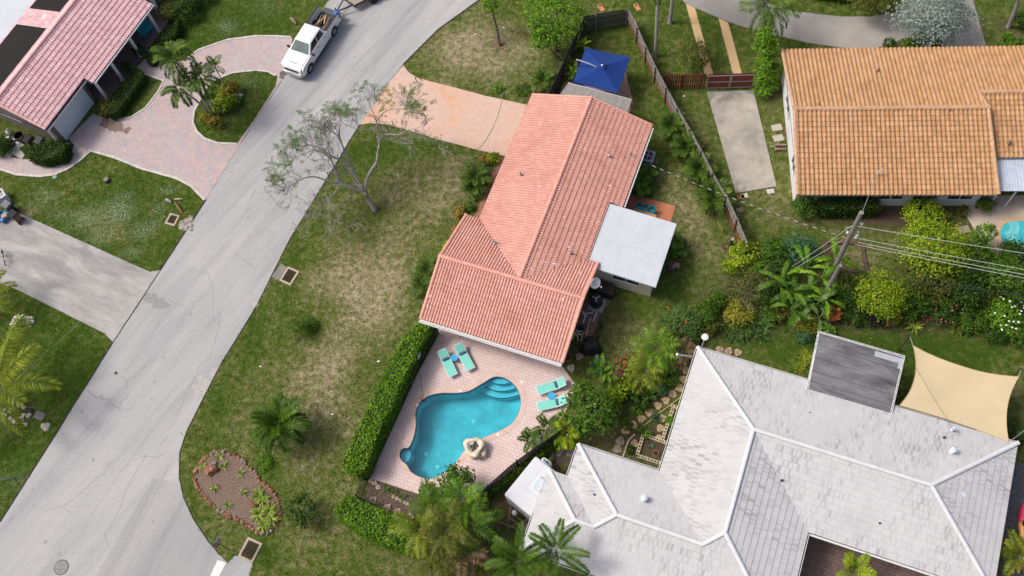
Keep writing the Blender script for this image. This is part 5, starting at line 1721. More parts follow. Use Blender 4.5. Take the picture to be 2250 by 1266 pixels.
	# feathery leaves on the road side and along the top
	for p, d in tips:
		w = p + b0
		c = CMN.T @ np.array((w.x, w.y, w.z - HCAM))
		sx, sy = 1125 + FOC * c[0] / -c[2], 633 - FOC * c[1] / -c[2]
		lv = 0.0
		if sx < 590:
			lv = 0.0
		elif sx < 660 and sy < 400:
			lv = 0.26
		elif sy < 250:
			lv = 0.22
		elif sy < 330 and sx < 720:
			lv = 0.07
		elif sy < 300:
			lv = 0.02
		else:
			lv = 0.004
		if rng.random() < lv:
			for k in range(rng.choice((1, 2, 2))):
				a = rng.uniform(0, 6.28)
				fd = (d * 0.5 + Vector((math.cos(a), math.sin(a), rng.uniform(-.2, .4)))).normalized()
				n = 9
				t = np.linspace(0.1, 0.55, n)[:, None]
				base = np.array(p) + np.array(fd) * t
				base[:, 2] -= (t[:, 0] ** 2) * 0.3
				sd = np.cross(np.array(fd), [0, 0, 1.0])
				for s_ in (1, -1):
					ld = np.tile(np.array(fd) * 0.5 + sd * s_, (n, 1))
					lm.leaves(base + ld * 0.06, ld, np.tile([0.1, 0, 1.0], (n, 1)) + nrng.normal(size=(n, 3)) * 0.3, np.full(n, 0.10), np.full(n, 0.05), 0.2 + 0.6 * nrng.random(n))
		if rng.random() < (0.05 if (sx > 800 and sy < 330) else 0.012):
			pods = MB()
			pods.tube([p, p + Vector((rng.uniform(-.1, .1), rng.uniform(-.1, .1), -0.2)), p + Vector((rng.uniform(-.2, .2), rng.uniform(-.2, .2), -0.42))], [0.03, 0.035, 0.01], 5)
			podlist.append(pods)
	cr = lm.build('crown', pmat('feathery'), root)
	for pods in podlist:
		pods.build('seed_pod', plain('dark_pod', (0.035, 0.022, 0.018), 0.7), cr)
	lm = LM()
	crown(lm, tuple(V(805, 428, 1.5)), (0.32, 0.32, 0.3), 10, 26, 0.14, 0.08, nrng)
	lm.build('trunk_sprouts', pmat('bright'), trunk)
flame_tree()

# ------------------------------------------------------------------ lower left
palm((38, 893), (-6, 852), 2.3, 'coconut_palm', 'young coconut palm with long yellow green fronds at the left edge', 9, 4.9, (0.85, 0.2), 0.9, 70, 0.85, 0.075, 'palmy', 0.16, shaft=False, vee=0.1, hang=0.9, azs=[58, 33, 5, -25, 80, -55, 140, 200, 260], curl=0.3)
palm((-60, 690), (-40, 655), 2.2, 'coconut_palm', 'second coconut palm, only a yellow frond tip of it in view at the left edge', 5, 2.9, (0.8, 0.3), 1.2, 44, 0.6, 0.07, 'palmy', 0.14, shaft=False, vee=0.1, hang=0.7, azs=[22, 60, -20, 120, 200])
strap(47, 718, 'agave_plant', 'dark green agave in front of the white rock patch', 30, 0.95, 0.10, 'dark', el=(0.2, 1.2), droop=0.8)
palm((640, 962), (612, 932), 1.9, 'pygmy_palm', 'lone feathery palm standing on the lawn left of the pool', 22, 2.15, (1.35, 0.0), 1.5, 56, 0.46, 0.06, 'mid', 0.13, vee=0.4, hang=0.3, shaft=False, az0=0.4)
tree((654, 748), (655, 714), 1.1, 27, 'small_tree', 'small sparse tree with a thin crooked trunk on the front lawn', 'tree', 'mid', 0.13, 0.35, 0.7, 0.035, shell=0.4)
bush(680, 716, 0.25, 21, 'grass_clump', 'dark green grassy clump beside the small sparse tree', 'plant', 'mid', 0.10, 1.0, 0.5)
tree((668, 1160), (664, 1122), 1.2, 40, 'citrus_tree', 'round dark green citrus tree between the stone edged bed and the hedge', 'tree', 'dark', 0.17, 0.85, 0.75, 0.06)
bush(583, 1018, 0.1, 22, 'weed_patch', 'low bright green weed patch above the stone edged bed', 'plant', 'bright', 0.10, 0.8, 0.3)
for px, py, lab in ((482, 1006, 'pale spiky lily at the top of the stone edged bed'), (447, 1027, 'pale spiky lily beside the big orange rock in the bed'), (493, 1023, 'small lily right of the big orange rock in the bed'), (530, 1040, 'small lily near the right rim of the stone edged bed'), (536, 1083, 'low lily in the middle of the stone edged bed'), (503, 1110, 'lily near the lower rim of the stone edged bed'), (473, 1072, 'thin lily at the left of the stone edged bed')):
	strap(px, py, 'spider_lily', lab, 14, 0.5, 0.06, 'varieg', group='lilies in the stone edged bed')
for px, py, lab in ((570, 1090, 'uppermost loose striped lily clump in the stone edged bed'), (598, 1140, 'striped lily clump at the right rim of the stone edged bed'), (578, 1098, 'upper of the striped lily clumps at the right of the stone edged bed'), (594, 1122, 'right middle striped lily clump in the stone edged bed'), (572, 1130, 'left middle striped lily clump in the stone edged bed'), (580, 1156, 'lowest striped lily clump in the stone edged bed')):
	strap(px, py, 'striped_lily', lab, 46, 0.75, 0.075, 'varieg', group='striped lily clumps in the bed')

# ------------------------------------------------------------------ beside the salmon house
bush(1083, 347, 0.45, 17, 'hibiscus_shrub', 'bright yellow green shrub at the driveway corner of the salmon house', 'shrub', 'lime', 0.17)
bush(1065, 352, 0.4, 14, 'hibiscus_shrub', 'small shrub with red flowers at the driveway corner', 'shrub', 'bright', 0.14, flowers=('red', 10, 0.08))
palm((1058, 405), (1046, 388), 0.9, 'bushy_palm', 'bushy dark palm beside the upper wall of the salmon house', 16, 1.35, (1.3, 0.0), 1.5, 26, 0.36, 0.07, 'palm', 0.09, shaft=False)
palm((1052, 420), (1042, 412), 0.6, 'bushy_palm', 'second dark palm just below the first by the salmon house wall', 12, 1.05, (1.2, 0.0), 1.4, 24, 0.34, 0.07, 'palm', 0.08, shaft=False)
bush(1030, 452, 0.35, 15, 'low_shrub', 'thin green shrub beside the brick path', 'shrub', 'mid', 0.14, 0.7)
bush(1010, 466, 0.4, 16, 'croton_shrub', 'red tipped croton near the inner corner of the salmon roof', 'shrub', 'croton', 0.15, flowers=('red', 7, 0.07))
bush(1003, 505, 0.4, 14, 'croton_shrub', 'reddish croton beside the salmon gable edge', 'shrub', 'croton', 0.15, flowers=('red', 7, 0.07))
bush(985, 540, 0.45, 14, 'lime_shrub', 'yellow green shrub beside the middle of the salmon gable edge', 'shrub', 'lime', 0.15)
bush(974, 556, 0.4, 12, 'lime_shrub', 'lower yellow green shrub beside the salmon ridge end', 'shrub', 'bright', 0.15)
palm((948, 605), (940, 595), 0.8, 'bushy_palm', 'dark palm tuft beside the left gable of the salmon house', 14, 1.1, (1.2, 0.0), 1.5, 26, 0.34, 0.07, 'palm', 0.09, shaft=False)
palm((938, 634), (930, 624), 0.8, 'bushy_palm', 'lowest dark palm tuft above the long clipped hedge', 14, 1.1, (1.2, 0.0), 1.5, 26, 0.34, 0.07, 'palm', 0.09, shaft=False)

# ------------------------------------------------------------------ top middle
tree((1098, 100), (1078, 8), 3.1, 24, 'crooked_tree', 'small tree with a bare dark trunk and a green tuft at the top edge', 'tree', 'bright', 0.17, 0.9, 0.8, 0.1)
tree((1222, 112), (1215, 35), 3.6, 80, 'sea_grape_tree', 'large bright green loose leaved tree above the blue umbrella', 'tree', 'bright', 0.25, 0.6, 0.55, 0.1, shell=0.35, clr=0.26, limbs=9, sx=1.05)
tree((1232, 135), (1192, 88), 2.2, 38, 'sea_grape_tree', 'lower bright branch clump left of the dark fence', 'tree', 'bright', 0.24, 0.5, 0.7, 0.06, shell=0.35, clr=0.3)
palm((1204, 196), (1196, 178), 0.8, 'bushy_palm', 'dark bushy palm outside the fence near the driveway', 14, 1.2, (1.2, 0.05), 1.4, 24, 0.36, 0.08, 'palm', 0.08, shaft=False)
bush(1150, 196, 0.15, 24, 'weed_patch', 'low green weeds beside the driveway and the hose', 'plant', 'mid', 0.13, 0.5, 0.3)
bush(1095, 196, 0.12, 14, 'weed_patch', 'small weed clump on the dry lawn above the driveway', 'plant', 'bright', 0.12, 0.5, 0.3)
bigleaf(1258, 148, 0.9, 'ginger_plant', 'large leaved plant in the shade between the fence and the umbrella', 9, 0.8, 0.22, 'mid', stems=3, spread=0.4)
bigleaf(1282, 100, 0.9, 'ginger_plant', 'pale leaved plant behind the umbrella near the fence corner', 6, 0.9, 0.18, 'lime', stems=2, spread=0.4)
palm((1440, 124), (1446, -60), 7.5, 'coconut_palm', 'tall palm with a curved grey trunk behind the long fence', 10, 2.4, (1.0, -0.7), 1.2, 36, 0.6, 0.05, 'palm', 0.13, hang=0.7)
palm((1472, 50), (1492, -110), 7.0, 'coconut_palm', 'tall palm with a swollen grey foot right of the curved trunk', 9, 2.2, (1.0, -0.2), 1.2, 30, 0.6, 0.05, 'palm', 0.15, hang=0.7)
palm((1672, 92), (1690, 18), 4.2, 'royal_palm', 'dark full palm beside the curved driveway', 16, 2.2, (1.2, -0.5), 1.4, 38, 0.7, 0.05, 'palm', 0.12, hang=0.6)
# climber on a slim trunk beside the palm
def column_tree():
	rng = RNG()
	b = P(1684, 205, 0)
	root = thing('vine_column', 'tall leafy column of climbing vines beside the red gate', 'tree', b)
	lm = LM()
	for t in np.linspace(0, 1, 9):
		q = P(1684 + (1682 - 1684) * t, 196 - 112 * t, 0.5 + 3.3 * t) - b
		crown(lm, tuple(q), (0.95, 0.85, 0.75), 14, 46, 0.2, 0.1, rng, clr=0.45, bias=0.12 * (t - 0.5))
	lm.build('crown', pmat('bright'), root)
	mb = MB()
	mb.tube([(0, 0, -0.05), tuple((P(1683, 140, 2) - b)), tuple(P(1682, 84, 3.8) - b)], [0.13, 0.1, 0.04], 7)
	mb.build('trunk', BARK, root)
column_tree()
tree((1517, 150), (1527, 118), 1.5, 42, 'bushy_tree', 'dark olive bushy tree behind the red picket fence', 'tree', 'olive', 0.15, 0.9, 0.7, 0.06)
tree((2035, 98), (2050, 34), 2.6, 82, 'buttonwood_tree', 'silver leaved buttonwood tree over the curved driveway', 'tree', 'silver', 0.19, 0.95, 0.6, 0.13, sx=1.25, limbs=10)
tree((1925, 30), (1925, -4), 2.2, 50, 'olive_shrub_tree', 'dark olive tree at the top edge left of the silver tree', 'tree', 'olive', 0.17, 0.9, 0.6, 0.1, sx=1.3)
bush(1955, 96, 0.5, 16, 'low_shrub', 'small dark shrub at the bend of the curved driveway', 'shrub', 'dark', 0.14)
bush(2010, 98, 0.5, 22, 'low_shrub', 'dark shrub under the silver tree beside the orange roof', 'shrub', 'mid', 0.14)
bush(2060, 98, 0.5, 15, 'low_shrub', 'small dark shrub right of the silver tree trunk', 'shrub', 'dark', 0.14)
palm((2216, 60), (2246, -40), 5.0, 'coconut_palm', 'palm with a dark curved trunk at the upper right corner', 8, 2.0, (1.0, 0.2), 1.2, 28, 0.5, 0.05, 'palm', 0.14)
bush(2214, 88, 0.5, 22, 'lime_shrub', 'bright green shrub at the upper right beyond the orange roof', 'shrub', 'bright', 0.17)
bush(2246, 40, 0.9, 24, 'dark_shrub', 'dark shrub at the upper right edge beside the palm trunk', 'shrub', 'mid', 0.16)
bush(2246, 96, 0.7, 20, 'dark_shrub', 'green shrub at the right edge above the orange ridge', 'shrub', 'mid', 0.16)
hedge(px_poly([(1760, -6), (1850, 8), (1950, 0), (1950, -60), (1760, -60)]), 1.2, 'garden_hedge', 'dark hedge along the top edge above the curved driveway', 'dark', 0.16, 150)

# ------------------------------------------------------------------ along the long fence
for i, (px, py, lab) in enumerate(((1478, 276, 'topmost clumping palm along the long fence'), (1508, 322, 'clumping palm along the long fence, second from the top'), (1538, 374, 'third clumping palm along the long fence, left of the parking slab'), (1568, 432, 'lowest clumping palm along the long fence, where the cable passes'))):
	palm((px + 5, py + 15), (px, py), 0.9, 'clumping_palm', lab, 17, (1.15, 1.2, 1.35, 1.5)[i], (1.3, 0.0), 1.4, 26, 0.42, 0.085, 'palm', 0.08, group='clumping palms along the fence', shaft=False, az0=i * 1.3)
bigleaf(1408, 398, 0.8, 'elephant_ear', 'big round leaved plants by the right wall of the salmon house', 8, 0.85, 0.5, 'mid', el=(1.2, 0.3), stems=5, spread=0.45)
bigleaf(1408, 372, 0.6, 'elephant_ear', 'green leafy plant beside the air conditioner and hose', 7, 0.7, 0.4, 'mid', stems=3, spread=0.35)
bigleaf(1488, 532, 0.7, 'elephant_ear', 'big leaved plant at the right edge of the white flat roof', 7, 0.75, 0.5, 'mid', stems=3, spread=0.35)
strap(1592, 508, 'grass_tuft', 'small grassy tuft on the bare strip by the fence', 20, 0.4, 0.03, 'palm')
strap(1592, 545, 'dried_bromeliad', 'pale dried spiky plant beside the fence stump', 22, 0.4, 0.06, 'dry')

# ------------------------------------------------------------------ garden strip on the right
bush(1632, 556, 1.1, 37, 'lime_shrub', 'yellow green shrub with pale flowers at the lower end of the fence', 'shrub', 'lime', 0.22, 0.8, 0.8)
bush(1606, 584, 0.6, 22, 'lime_shrub', 'small vivid yellow green shrub below the larger one by the fence', 'shrub', 'lime', 0.15)
bush(1700, 556, 0.9, 44, 'garden_shrub', 'green shrub with yellow leaves right of the fence end', 'shrub', 'mid', 0.17)
bush(1758, 552, 0.9, 48, 'bluish_shrub', 'bluish green bushy shrub left of the utility pole', 'shrub', 'bluegreen', 0.17)
bush(1715, 600, 0.8, 39, 'garden_shrub', 'dark tangled shrub between the bluish shrub and the bare bush', 'shrub', 'dark', 0.18)
bigleaf(1738, 640, 1.9, 'banana_plant', 'banana plant with torn leaves left of the utility pole', 7, 2.1, 0.36, 'mid', stems=3, spread=0.7, droop=1.9)
bigleaf(1805, 610, 1.9, 'banana_plant', 'banana plant around the foot of the utility pole', 6, 2.0, 0.36, 'bright', stems=4, spread=0.9, droop=1.9)
bigleaf(1795, 668, 1.5, 'banana_plant', 'banana plant with pale drooping leaves above the orange croton', 6, 1.9, 0.38, 'feathery', stems=3, spread=0.6, droop=2.1)
bigleaf(1842, 565, 1.8, 'banana_plant', 'upright banana leaf beside the leaning utility pole', 3, 1.1, 0.38, 'bright', el=(1.45, 1.2), droop=0.5)
# grey twiggy bush
def twiggy():
	rng = random.Random(9)
	c = P(1650, 640, 0)
	root = thing('bare_bush', 'tangled half bare bush of grey brown twigs in the garden strip', 'shrub', c)
	mb = MB()
	def g(p, d, l, r, k):
		q = [p]
		for i in range(3):
			d = (d + Vector((rng.uniform(-.4, .4), rng.uniform(-.4, .4), rng.uniform(-.3, .2)))).normalized()
			q.append(q[-1] + d * l / 3)
		mb.tube(q, [r, r * .8, r * .6, r * .4], 4, False)
		if k:
			for _ in range(3):
				g(q[rng.choice((1, 2, 3))], (d + Vector((rng.uniform(-1, 1), rng.uniform(-1, 1), rng.uniform(-.2, .5)))).normalized(), l * 0.65, r * 0.6, k - 1)
	for k in range(9):
		a = k * 0.7
		g(Vector((0, 0, 0)), Vector((math.cos(a), math.sin(a), 1.0)).normalized(), 1.2, 0.03, 3)
	mb.build('trunk', plain('twig_grey', (0.28, 0.24, 0.20), 0.9, var=0.25), root)
	lm = LM()
	crown(lm, (0, 0, 0.9), (1.7, 1.5, 0.9), 46, 26, 0.15, 0.07, RNG())
	lm.build('crown', pmat('olive'), root)
twiggy()
bush(1625, 690, 0.5, 41, 'garden_shrub', 'olive yellow shrub below the half bare bush', 'shrub', 'gold', 0.13, 0.7, 0.6)
cl = [(dx * 0.55 + 0.1 * dy, dy * 0.42) for dx in range(-2, 3) for dy in range(-1, 2)]
strap(1640, 728, 'strap_leaf_clump', 'broad clump of dark strap leaved plants above the white house corner', 20, 0.85, 0.075, 'strap', cl=cl)
bush(1545, 690, 0.7, 37, 'garden_shrub', 'bright green shrub at the end of the lawn left of the bare bush', 'shrub', 'mid', 0.16)
bush(1495, 715, 0.8, 53, 'garden_shrub', 'pale green shrub with orange flowers above the fishtail palms', 'shrub', 'feathery', 0.17, 0.8, 0.7, flowers=('red', 4, 0.1))
def fishtail(px, py, h, label, n, Lf, pal='palmy', group=None, base=None):
	return palm(base, (px, py), h, 'fishtail_palm', label, n, Lf, (1.3, -0.15), 1.6, 17, 0.55, 0.06, pal, 0.07, group=group, vee=0.15, hang=0.8, shaft=False, curl=0.6)
fishtail(1445, 765, 2.2, 'full fishtail palm between the lawn and the white house', 17, 1.9, 'bright')
fishtail(1420, 815, 1.6, 'fishtail palm with yellowish drooping fronds beside the white house', 14, 1.6)
fishtail(1500, 772, 1.2, 'brown tinged fishtail palm at the left eave of the white house', 10, 1.2, 'dry')
bush(1372, 800, 0.5, 22, 'flowering_shrub', 'low shrub with red flowers at the lawn edge near the brick landing', 'shrub', 'olive', 0.13, 0.6, 0.6, flowers=('red', 12, 0.09))
bush(1392, 808, 0.6, 20, 'golden_shrub', 'yellow green shrub left of the yellowish fishtail palm', 'shrub', 'gold', 0.15)
bush(1366, 852, 0.9, 31, 'lime_shrub', 'vivid lime shrub right of the round dark tree', 'shrub', 'lime', 0.2, 0.9, 0.8)
bush(1352, 876, 0.5, 20, 'lime_shrub', 'lower lime shrub against the round dark tree', 'shrub', 'lime', 0.17)
bigleaf(1332, 826, 1.3, 'bird_of_paradise', 'bird of paradise with upright paddle leaves by the brick landing', 9, 1.15, 0.34, 'mid', el=(1.5, 0.7), droop=0.8, stems=2, spread=0.3)
bigleaf(1310, 812, 1.4, 'bird_of_paradise', 'taller pale paddle leaves nearest the pool deck corner', 5, 1.1, 0.3, 'bluegreen', el=(1.5, 0.9), droop=0.9)
tree((1312, 930), (1303, 905), 2.4, 68, 'mango_tree', 'round dark green tree between the pool loungers and the garden path', 'tree', 'mid', 0.22, 0.9, 0.75, 0.13, clr=0.28)
tree((1290, 870), (1278, 862), 2.2, 36, 'mango_tree', 'upper branch of dark foliage reaching over the loungers', 'tree', 'mid', 0.2, 0.9, 0.8, 0.07)
bush(1408, 878, 0.5, 26, 'garden_shrub', 'dark leafy shrub at the upper end of the stepping stones', 'shrub', 'dark', 0.2)
bigleaf(1425, 845, 0.6, 'elephant_ear', 'big dark leaves beside the empty pot near the stepping stones', 8, 0.6, 0.34, 'dark', stems=3, spread=0.4)
bush(1452, 852, 0.5, 20, 'pale_shrub', 'pale grey green shrub close to the white roof edge', 'shrub', 'bluegreen', 0.17)
bush(1400, 900, 0.2, 18, 'groundcover_clump', 'bright low groundcover beside the stepping stone path', 'plant', 'bright', 0.1, 0.8, 0.4)
bush(1378, 930, 0.25, 16, 'groundcover_clump', 'low dark groundcover left of the stepping stone path', 'plant', 'mid', 0.1, 0.8, 0.4)
bush(1440, 920, 0.25, 13, 'garden_herb', 'low herb right of the stepping stone path', 'plant', 'bluegreen', 0.12, 0.7, 0.5)
bush(1408, 945, 0.25, 13, 'garden_herb', 'herb clump at the top of the block planter', 'plant', 'mid', 0.12, 0.7, 0.5)
bush(1424, 955, 0.3, 12, 'garden_herb', 'bright lettuce like clump in the block planter', 'plant', 'bright', 0.12, 0.7, 0.5)
bush(1385, 988, 0.25, 12, 'garden_herb', 'dark herb at the foot of the block planter', 'plant', 'dark', 0.12, 0.7, 0.5)
bush(1473, 925, 0.3, 13, 'garden_herb', 'green herb between the blocks and the white eave', 'plant', 'bright', 0.14, 0.7, 0.5)
strap(1430, 980, 'blue_agave', 'small blue agave in the brown soil of the block planter', 16, 0.25, 0.06, 'bluegreen')
palm((1206, 950), (1203, 940), 0.9, 'cycad_palm', 'small palm with stiff leaves at the right rim of the pool deck', 9, 1.0, (1.2, 0.1), 1.0, 26, 0.3, 0.06, 'palm', 0.1, shaft=False)
palm((1172, 978), (1166, 966), 0.6, 'cycad_palm', 'spiky palm tuft beside the pool deck above the fence', 9, 0.85, (1.2, 0.1), 1.0, 22, 0.26, 0.07, 'mid', 0.08, shaft=False)
bush(1232, 925, 0.7, 22, 'garden_shrub', 'bright leafy shrub between the small palm and the round dark tree', 'shrub', 'bright', 0.2, 0.7)
fishtail(1246, 955, 1.4, 'young fishtail palm with bright fronds over the dark fence', 8, 1.1, 'lime')
bush(1205, 1010, 0.25, 12, 'garden_herb', 'small bright plant on the bare soil behind the camper', 'plant', 'bright', 0.13, 0.7, 0.5)

# ------------------------------------------------------------------ palms at the bottom
def areca(px, py, h, label, n, Lf, pal, hang=0.5, lw=0.05):
	return palm(None, (px, py), h, 'areca_palm', label, n, Lf, (1.3, -0.25), 1.6, 30, 0.52, lw, pal, 0.07, group='areca palms below the pool', vee=0.2, hang=hang, shaft=False, curl=0.5)
bush(1000, 1056, 1.9, 44, 'broadleaf_shrub', 'tall glossy shrub reaching over the lower pool coping', 'shrub', 'mid', 0.24, 0.7, 0.6, sx=1.15)
bush(948, 1085, 1.7, 32, 'broadleaf_shrub', 'glossy shrub left of the areca palms over the planting bed', 'shrub', 'mid', 0.24, 0.7, 0.7)
areca(1018, 1100, 3.6, 'brightest upright areca palm in the clump below the pool', 11, 1.7, 'bright')
areca(955, 1120, 3.4, 'upper left areca palm of the clump, above the hedge end', 13, 1.9, 'mid')
areca(925, 1165, 3.2, 'yellowish areca palm hanging over the shorter hedge', 13, 2.1, 'palmy')
areca(1035, 1150, 3.4, 'right areca palm of the clump, facing the white camper', 14, 1.9, 'mid')
areca(985, 1165, 3.9, 'middle areca palm of the clump with pale stalks', 14, 2.0, 'olive')
areca(960, 1215, 2.4, 'low dark areca palm at the bottom of the clump', 13, 1.9, 'olive')
areca(1020, 1212, 2.2, 'low brown areca palm at the lower right of the clump', 12, 1.7, 'dry')
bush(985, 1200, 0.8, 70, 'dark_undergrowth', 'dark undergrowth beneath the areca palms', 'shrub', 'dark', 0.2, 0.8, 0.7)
palm(None, (1138, 1236), 4.2, 'christmas_palm', 'bright full palm left of the lower white roof corner', 10, 2.1, (1.2, 0.0), 1.2, 64, 0.40, 0.05, 'mid', 0.1, vee=0.5, hang=0.2, group='palms in front of the white roof', az0=0.5)
palm(None, (1222, 1212), 4.8, 'christmas_palm', 'palm with upright fronds overlapping the lower white roof edge', 9, 2.1, (1.2, 0.0), 1.2, 64, 0.40, 0.05, 'mid', 0.1, vee=0.5, hang=0.2, group='palms in front of the white roof', az0=1.6)
palm(None, (1878, 1258), 2.2, 'courtyard_palm', 'bright palm rising from the brown courtyard at the bottom edge', 7, 1.2, (1.3, 0.6), 1.6, 30, 0.42, 0.07, 'lime', 0.08, shaft=False)
palm(None, (2240, 1222), 1.9, 'date_palm', 'orange tinged palm at the lower right corner beside the white roof', 13, 1.5, (1.2, -0.2), 1.4, 34, 0.4, 0.05, 'palmy', 0.13, shaft=False)

# ------------------------------------------------------------------ right hand planting behind the carport
bush(1830, 688, 0.6, 22, 'orange_croton', 'orange leaved croton above the dark flat roof', 'shrub', 'orange', 0.24, 0.7)
bigleaf(1826, 724, 0.35, 'hosta_plant', 'green broad leaved plant below the orange croton', 10, 0.42, 0.26, 'bright', stems=2, spread=0.3, el=(1.0, 0.2))
bush(1772, 712, 0.6, 29, 'golden_shrub', 'yellow green croton at the left end of the lawn strip', 'shrub', 'gold', 0.17)
bush(1768, 738, 0.3, 23, 'low_shrub', 'low bluish shrub beneath the yellow green croton', 'shrub', 'bluegreen', 0.13, 0.8)
bush(1720, 690, 0.5, 25, 'low_shrub', 'olive shrub right of the strap leaved clump', 'shrub', 'olive', 0.14, 0.8)
tree((1942, 668), (1938, 650), 1.8, 66, 'yellow_green_tree', 'rounded yellow green tree below the overhead wires', 'tree', 'lime', 0.17, 1.0, 0.7, 0.1)
tree((2055, 600), (2052, 545), 2.7, 84, 'big_garden_tree', 'largest yellow topped tree under the overhead wires', 'tree', 'lime', 0.19, 0.85, 0.8, 0.16, sx=1.05, limbs=9)
tree((2050, 640), (2045, 610), 1.8, 66, 'garden_tree', 'dark tree below the largest yellow topped tree', 'tree', 'olive', 0.18, 0.9, 0.7, 0.12, sx=1.15)
tree((2166, 560), (2165, 515), 1.8, 30, 'cone_shrub', 'upright green bush at the rim of the neighbouring pool deck', 'shrub', 'bright', 0.17, 1.0, 1.2, 0.07)
tree((2150, 590), (2150, 560), 1.7, 48, 'garden_tree', 'green tree between the big yellow topped tree and the pool deck', 'tree', 'mid', 0.18, 1.0, 0.75, 0.1)
tree((2225, 650), (2220, 612), 2.0, 62, 'garden_tree', 'dark green tree at the right edge below the neighbouring pool', 'tree', 'mid', 0.2, 1.0, 0.75, 0.12)
tree((2140, 660), (2130, 632), 1.8, 58, 'garden_tree', 'dark green tree left of the right edge, above the white flowers', 'tree', 'dark', 0.2, 1.0, 0.7, 0.1)
bush(2205, 690, 0.9, 51, 'gardenia_shrub', 'shrub dotted with white flowers at the right', 'shrub', 'bright', 0.18, 1.0, 0.7, flowers=('white', 26, 0.09))
bush(2140, 700, 0.7, 39, 'round_shrub', 'round green shrub left of the white flowered shrub', 'shrub', 'mid', 0.13)
bush(2080, 690, 0.7, 37, 'flowering_shrub', 'dark shrub with small pink flowers in the right bed', 'shrub', 'dark', 0.16, 1.0, flowers=('pink', 12, 0.07))
bush(2030, 668, 0.8, 34, 'round_shrub', 'dark green shrub above the red bromeliad', 'shrub', 'dark', 0.17)
bush(2245, 735, 0.6, 34, 'round_shrub', 'dark shrub at the right edge below the white flowered shrub', 'shrub', 'mid', 0.16)
bush(2190, 735, 0.4, 32, 'low_shrub', 'dark low planting at the lawn edge on the right', 'shrub', 'dark', 0.14)
strap(2040, 700, 'red_bromeliad', 'red and pink bromeliad at the front of the right bed', 26, 0.5, 0.07, 'red')
strap(2022, 715, 'red_bromeliad', 'small dull red bromeliad left of the bright red one', 16, 0.35, 0.06, 'red')
strap(2006, 722, 'lily_clump', 'yellow green lily clump at the lawn edge below the bromeliads', 34, 0.7, 0.07, 'varieg')
strap(2100, 725, 'lily_clump', 'grassy lily clump at the lawn edge left of a pale shrub', 34, 0.7, 0.05, 'palmy')
bush(2120, 724, 0.35, 17, 'pale_shrub', 'pale pinkish shrub at the lawn edge in the right bed', 'shrub', 'feathery', 0.12, 0.8)
bush(1924, 700, 0.5, 25, 'purple_shrub', 'dark purple shrub at the lawn edge', 'shrub', 'purple', 0.15, 1.1)
bush(1958, 703, 0.4, 21, 'croton_shrub', 'yellow orange croton right of the dark purple shrub', 'shrub', 'croton', 0.14)
bush(2000, 690, 0.5, 21, 'low_shrub', 'green shrub between the croton and the red bromeliads', 'shrub', 'mid', 0.15)
bush(1880, 695, 0.4, 28, 'low_shrub', 'dark grassy planting between the orange croton and the purple shrub', 'shrub', 'dark', 0.15)
bush(1870, 655, 0.6, 37, 'low_shrub', 'dark shrub left of the rounded yellow green tree', 'shrub', 'dark', 0.16)
bush(1900, 610, 0.2, 18, 'low_shrub', 'low shrub at the lower rail of the timber frame', 'shrub', 'mid', 0.12)
bush(2026, 466, 1.1, 46, 'lime_bush', 'big yellow green bush under the orange house windows', 'shrub', 'lime', 0.17, 1.0, 0.75)
bush(2070, 476, 0.5, 20, 'round_shrub', 'small pale shrub right of the big yellow green bush', 'shrub', 'olive', 0.13)
bush(2116, 462, 0.5, 15, 'round_shrub', 'small clipped shrub under the last orange house window', 'shrub', 'olive', 0.13)
bush(2165, 448, 0.6, 24, 'round_shrub', 'shrub at the end of the orange roof by the patio cover', 'shrub', 'mid', 0.13)
bush(1768, 452, 0.9, 33, 'hibiscus_shrub', 'red flowered shrub at the left corner of the orange house', 'shrub', 'mid', 0.16, 1.0, 0.8, flowers=('red', 5, 0.09))
strap(1765, 795, 'lily_clump', 'grassy clump between the lawn strip and the dark flat roof', 36, 0.75, 0.05, 'palmy', cl=[(0, 0), (-0.3, -0.5), (0.2, 0.4)])
bush(2238, 958, 0.6, 24, 'dark_shrub', 'dark shrub at the right edge beside the shade sail', 'shrub', 'dark', 0.16)
strap(868, 1082, 'bed_lily', 'small green lily beside the pool deck in the planting bed', 20, 0.45, 0.05, 'palm')
strap(850, 1074, 'bed_lily', 'small spiky lily nearest the picket fence in the planting bed', 20, 0.45, 0.05, 'palm')
strap(885, 1092, 'bed_lily', 'small lily near the edging stones under the areca palms', 18, 0.4, 0.05, 'palm')
strap(1398, 655, 'grass_tuft', 'small dark tuft below the yellow cream wall', 16, 0.4, 0.04, 'mid')
for i, (px, py, h, r) in enumerate(((1690, 640, .7, 34), (1725, 655, .6, 30), (1765, 655, .5, 32), (1840, 650, .6, 32), (1855, 620, .6, 30), (1890, 668, .5, 26), (1985, 665, .7, 34), (2010, 630, .9, 36), (2085, 655, .9, 36), (2175, 665, .8, 34), (2230, 560, 1.0, 44), (2190, 590, 1.2, 40), (1670, 590, .6, 30), (1580, 660, .5, 26), (1560, 715, .5, 30), (1520, 745, .5, 26), (2105, 600, 1.2, 44), (2210, 720, .5, 30), (1470, 830, .5, 24), (1350, 900, .5, 24), (1385, 860, .5, 22), (1690, 700, .4, 24))):
	bush(px, py, h, r, 'mixed_shrub', 'green shrub merging into the dense planting of the right hand garden', 'shrub', ('dark', 'mid', 'bright', 'mid', 'olive')[i % 5], 0.15 + 0.03 * (i % 3), 1.1, 0.75, 'shrubs filling the right hand garden')
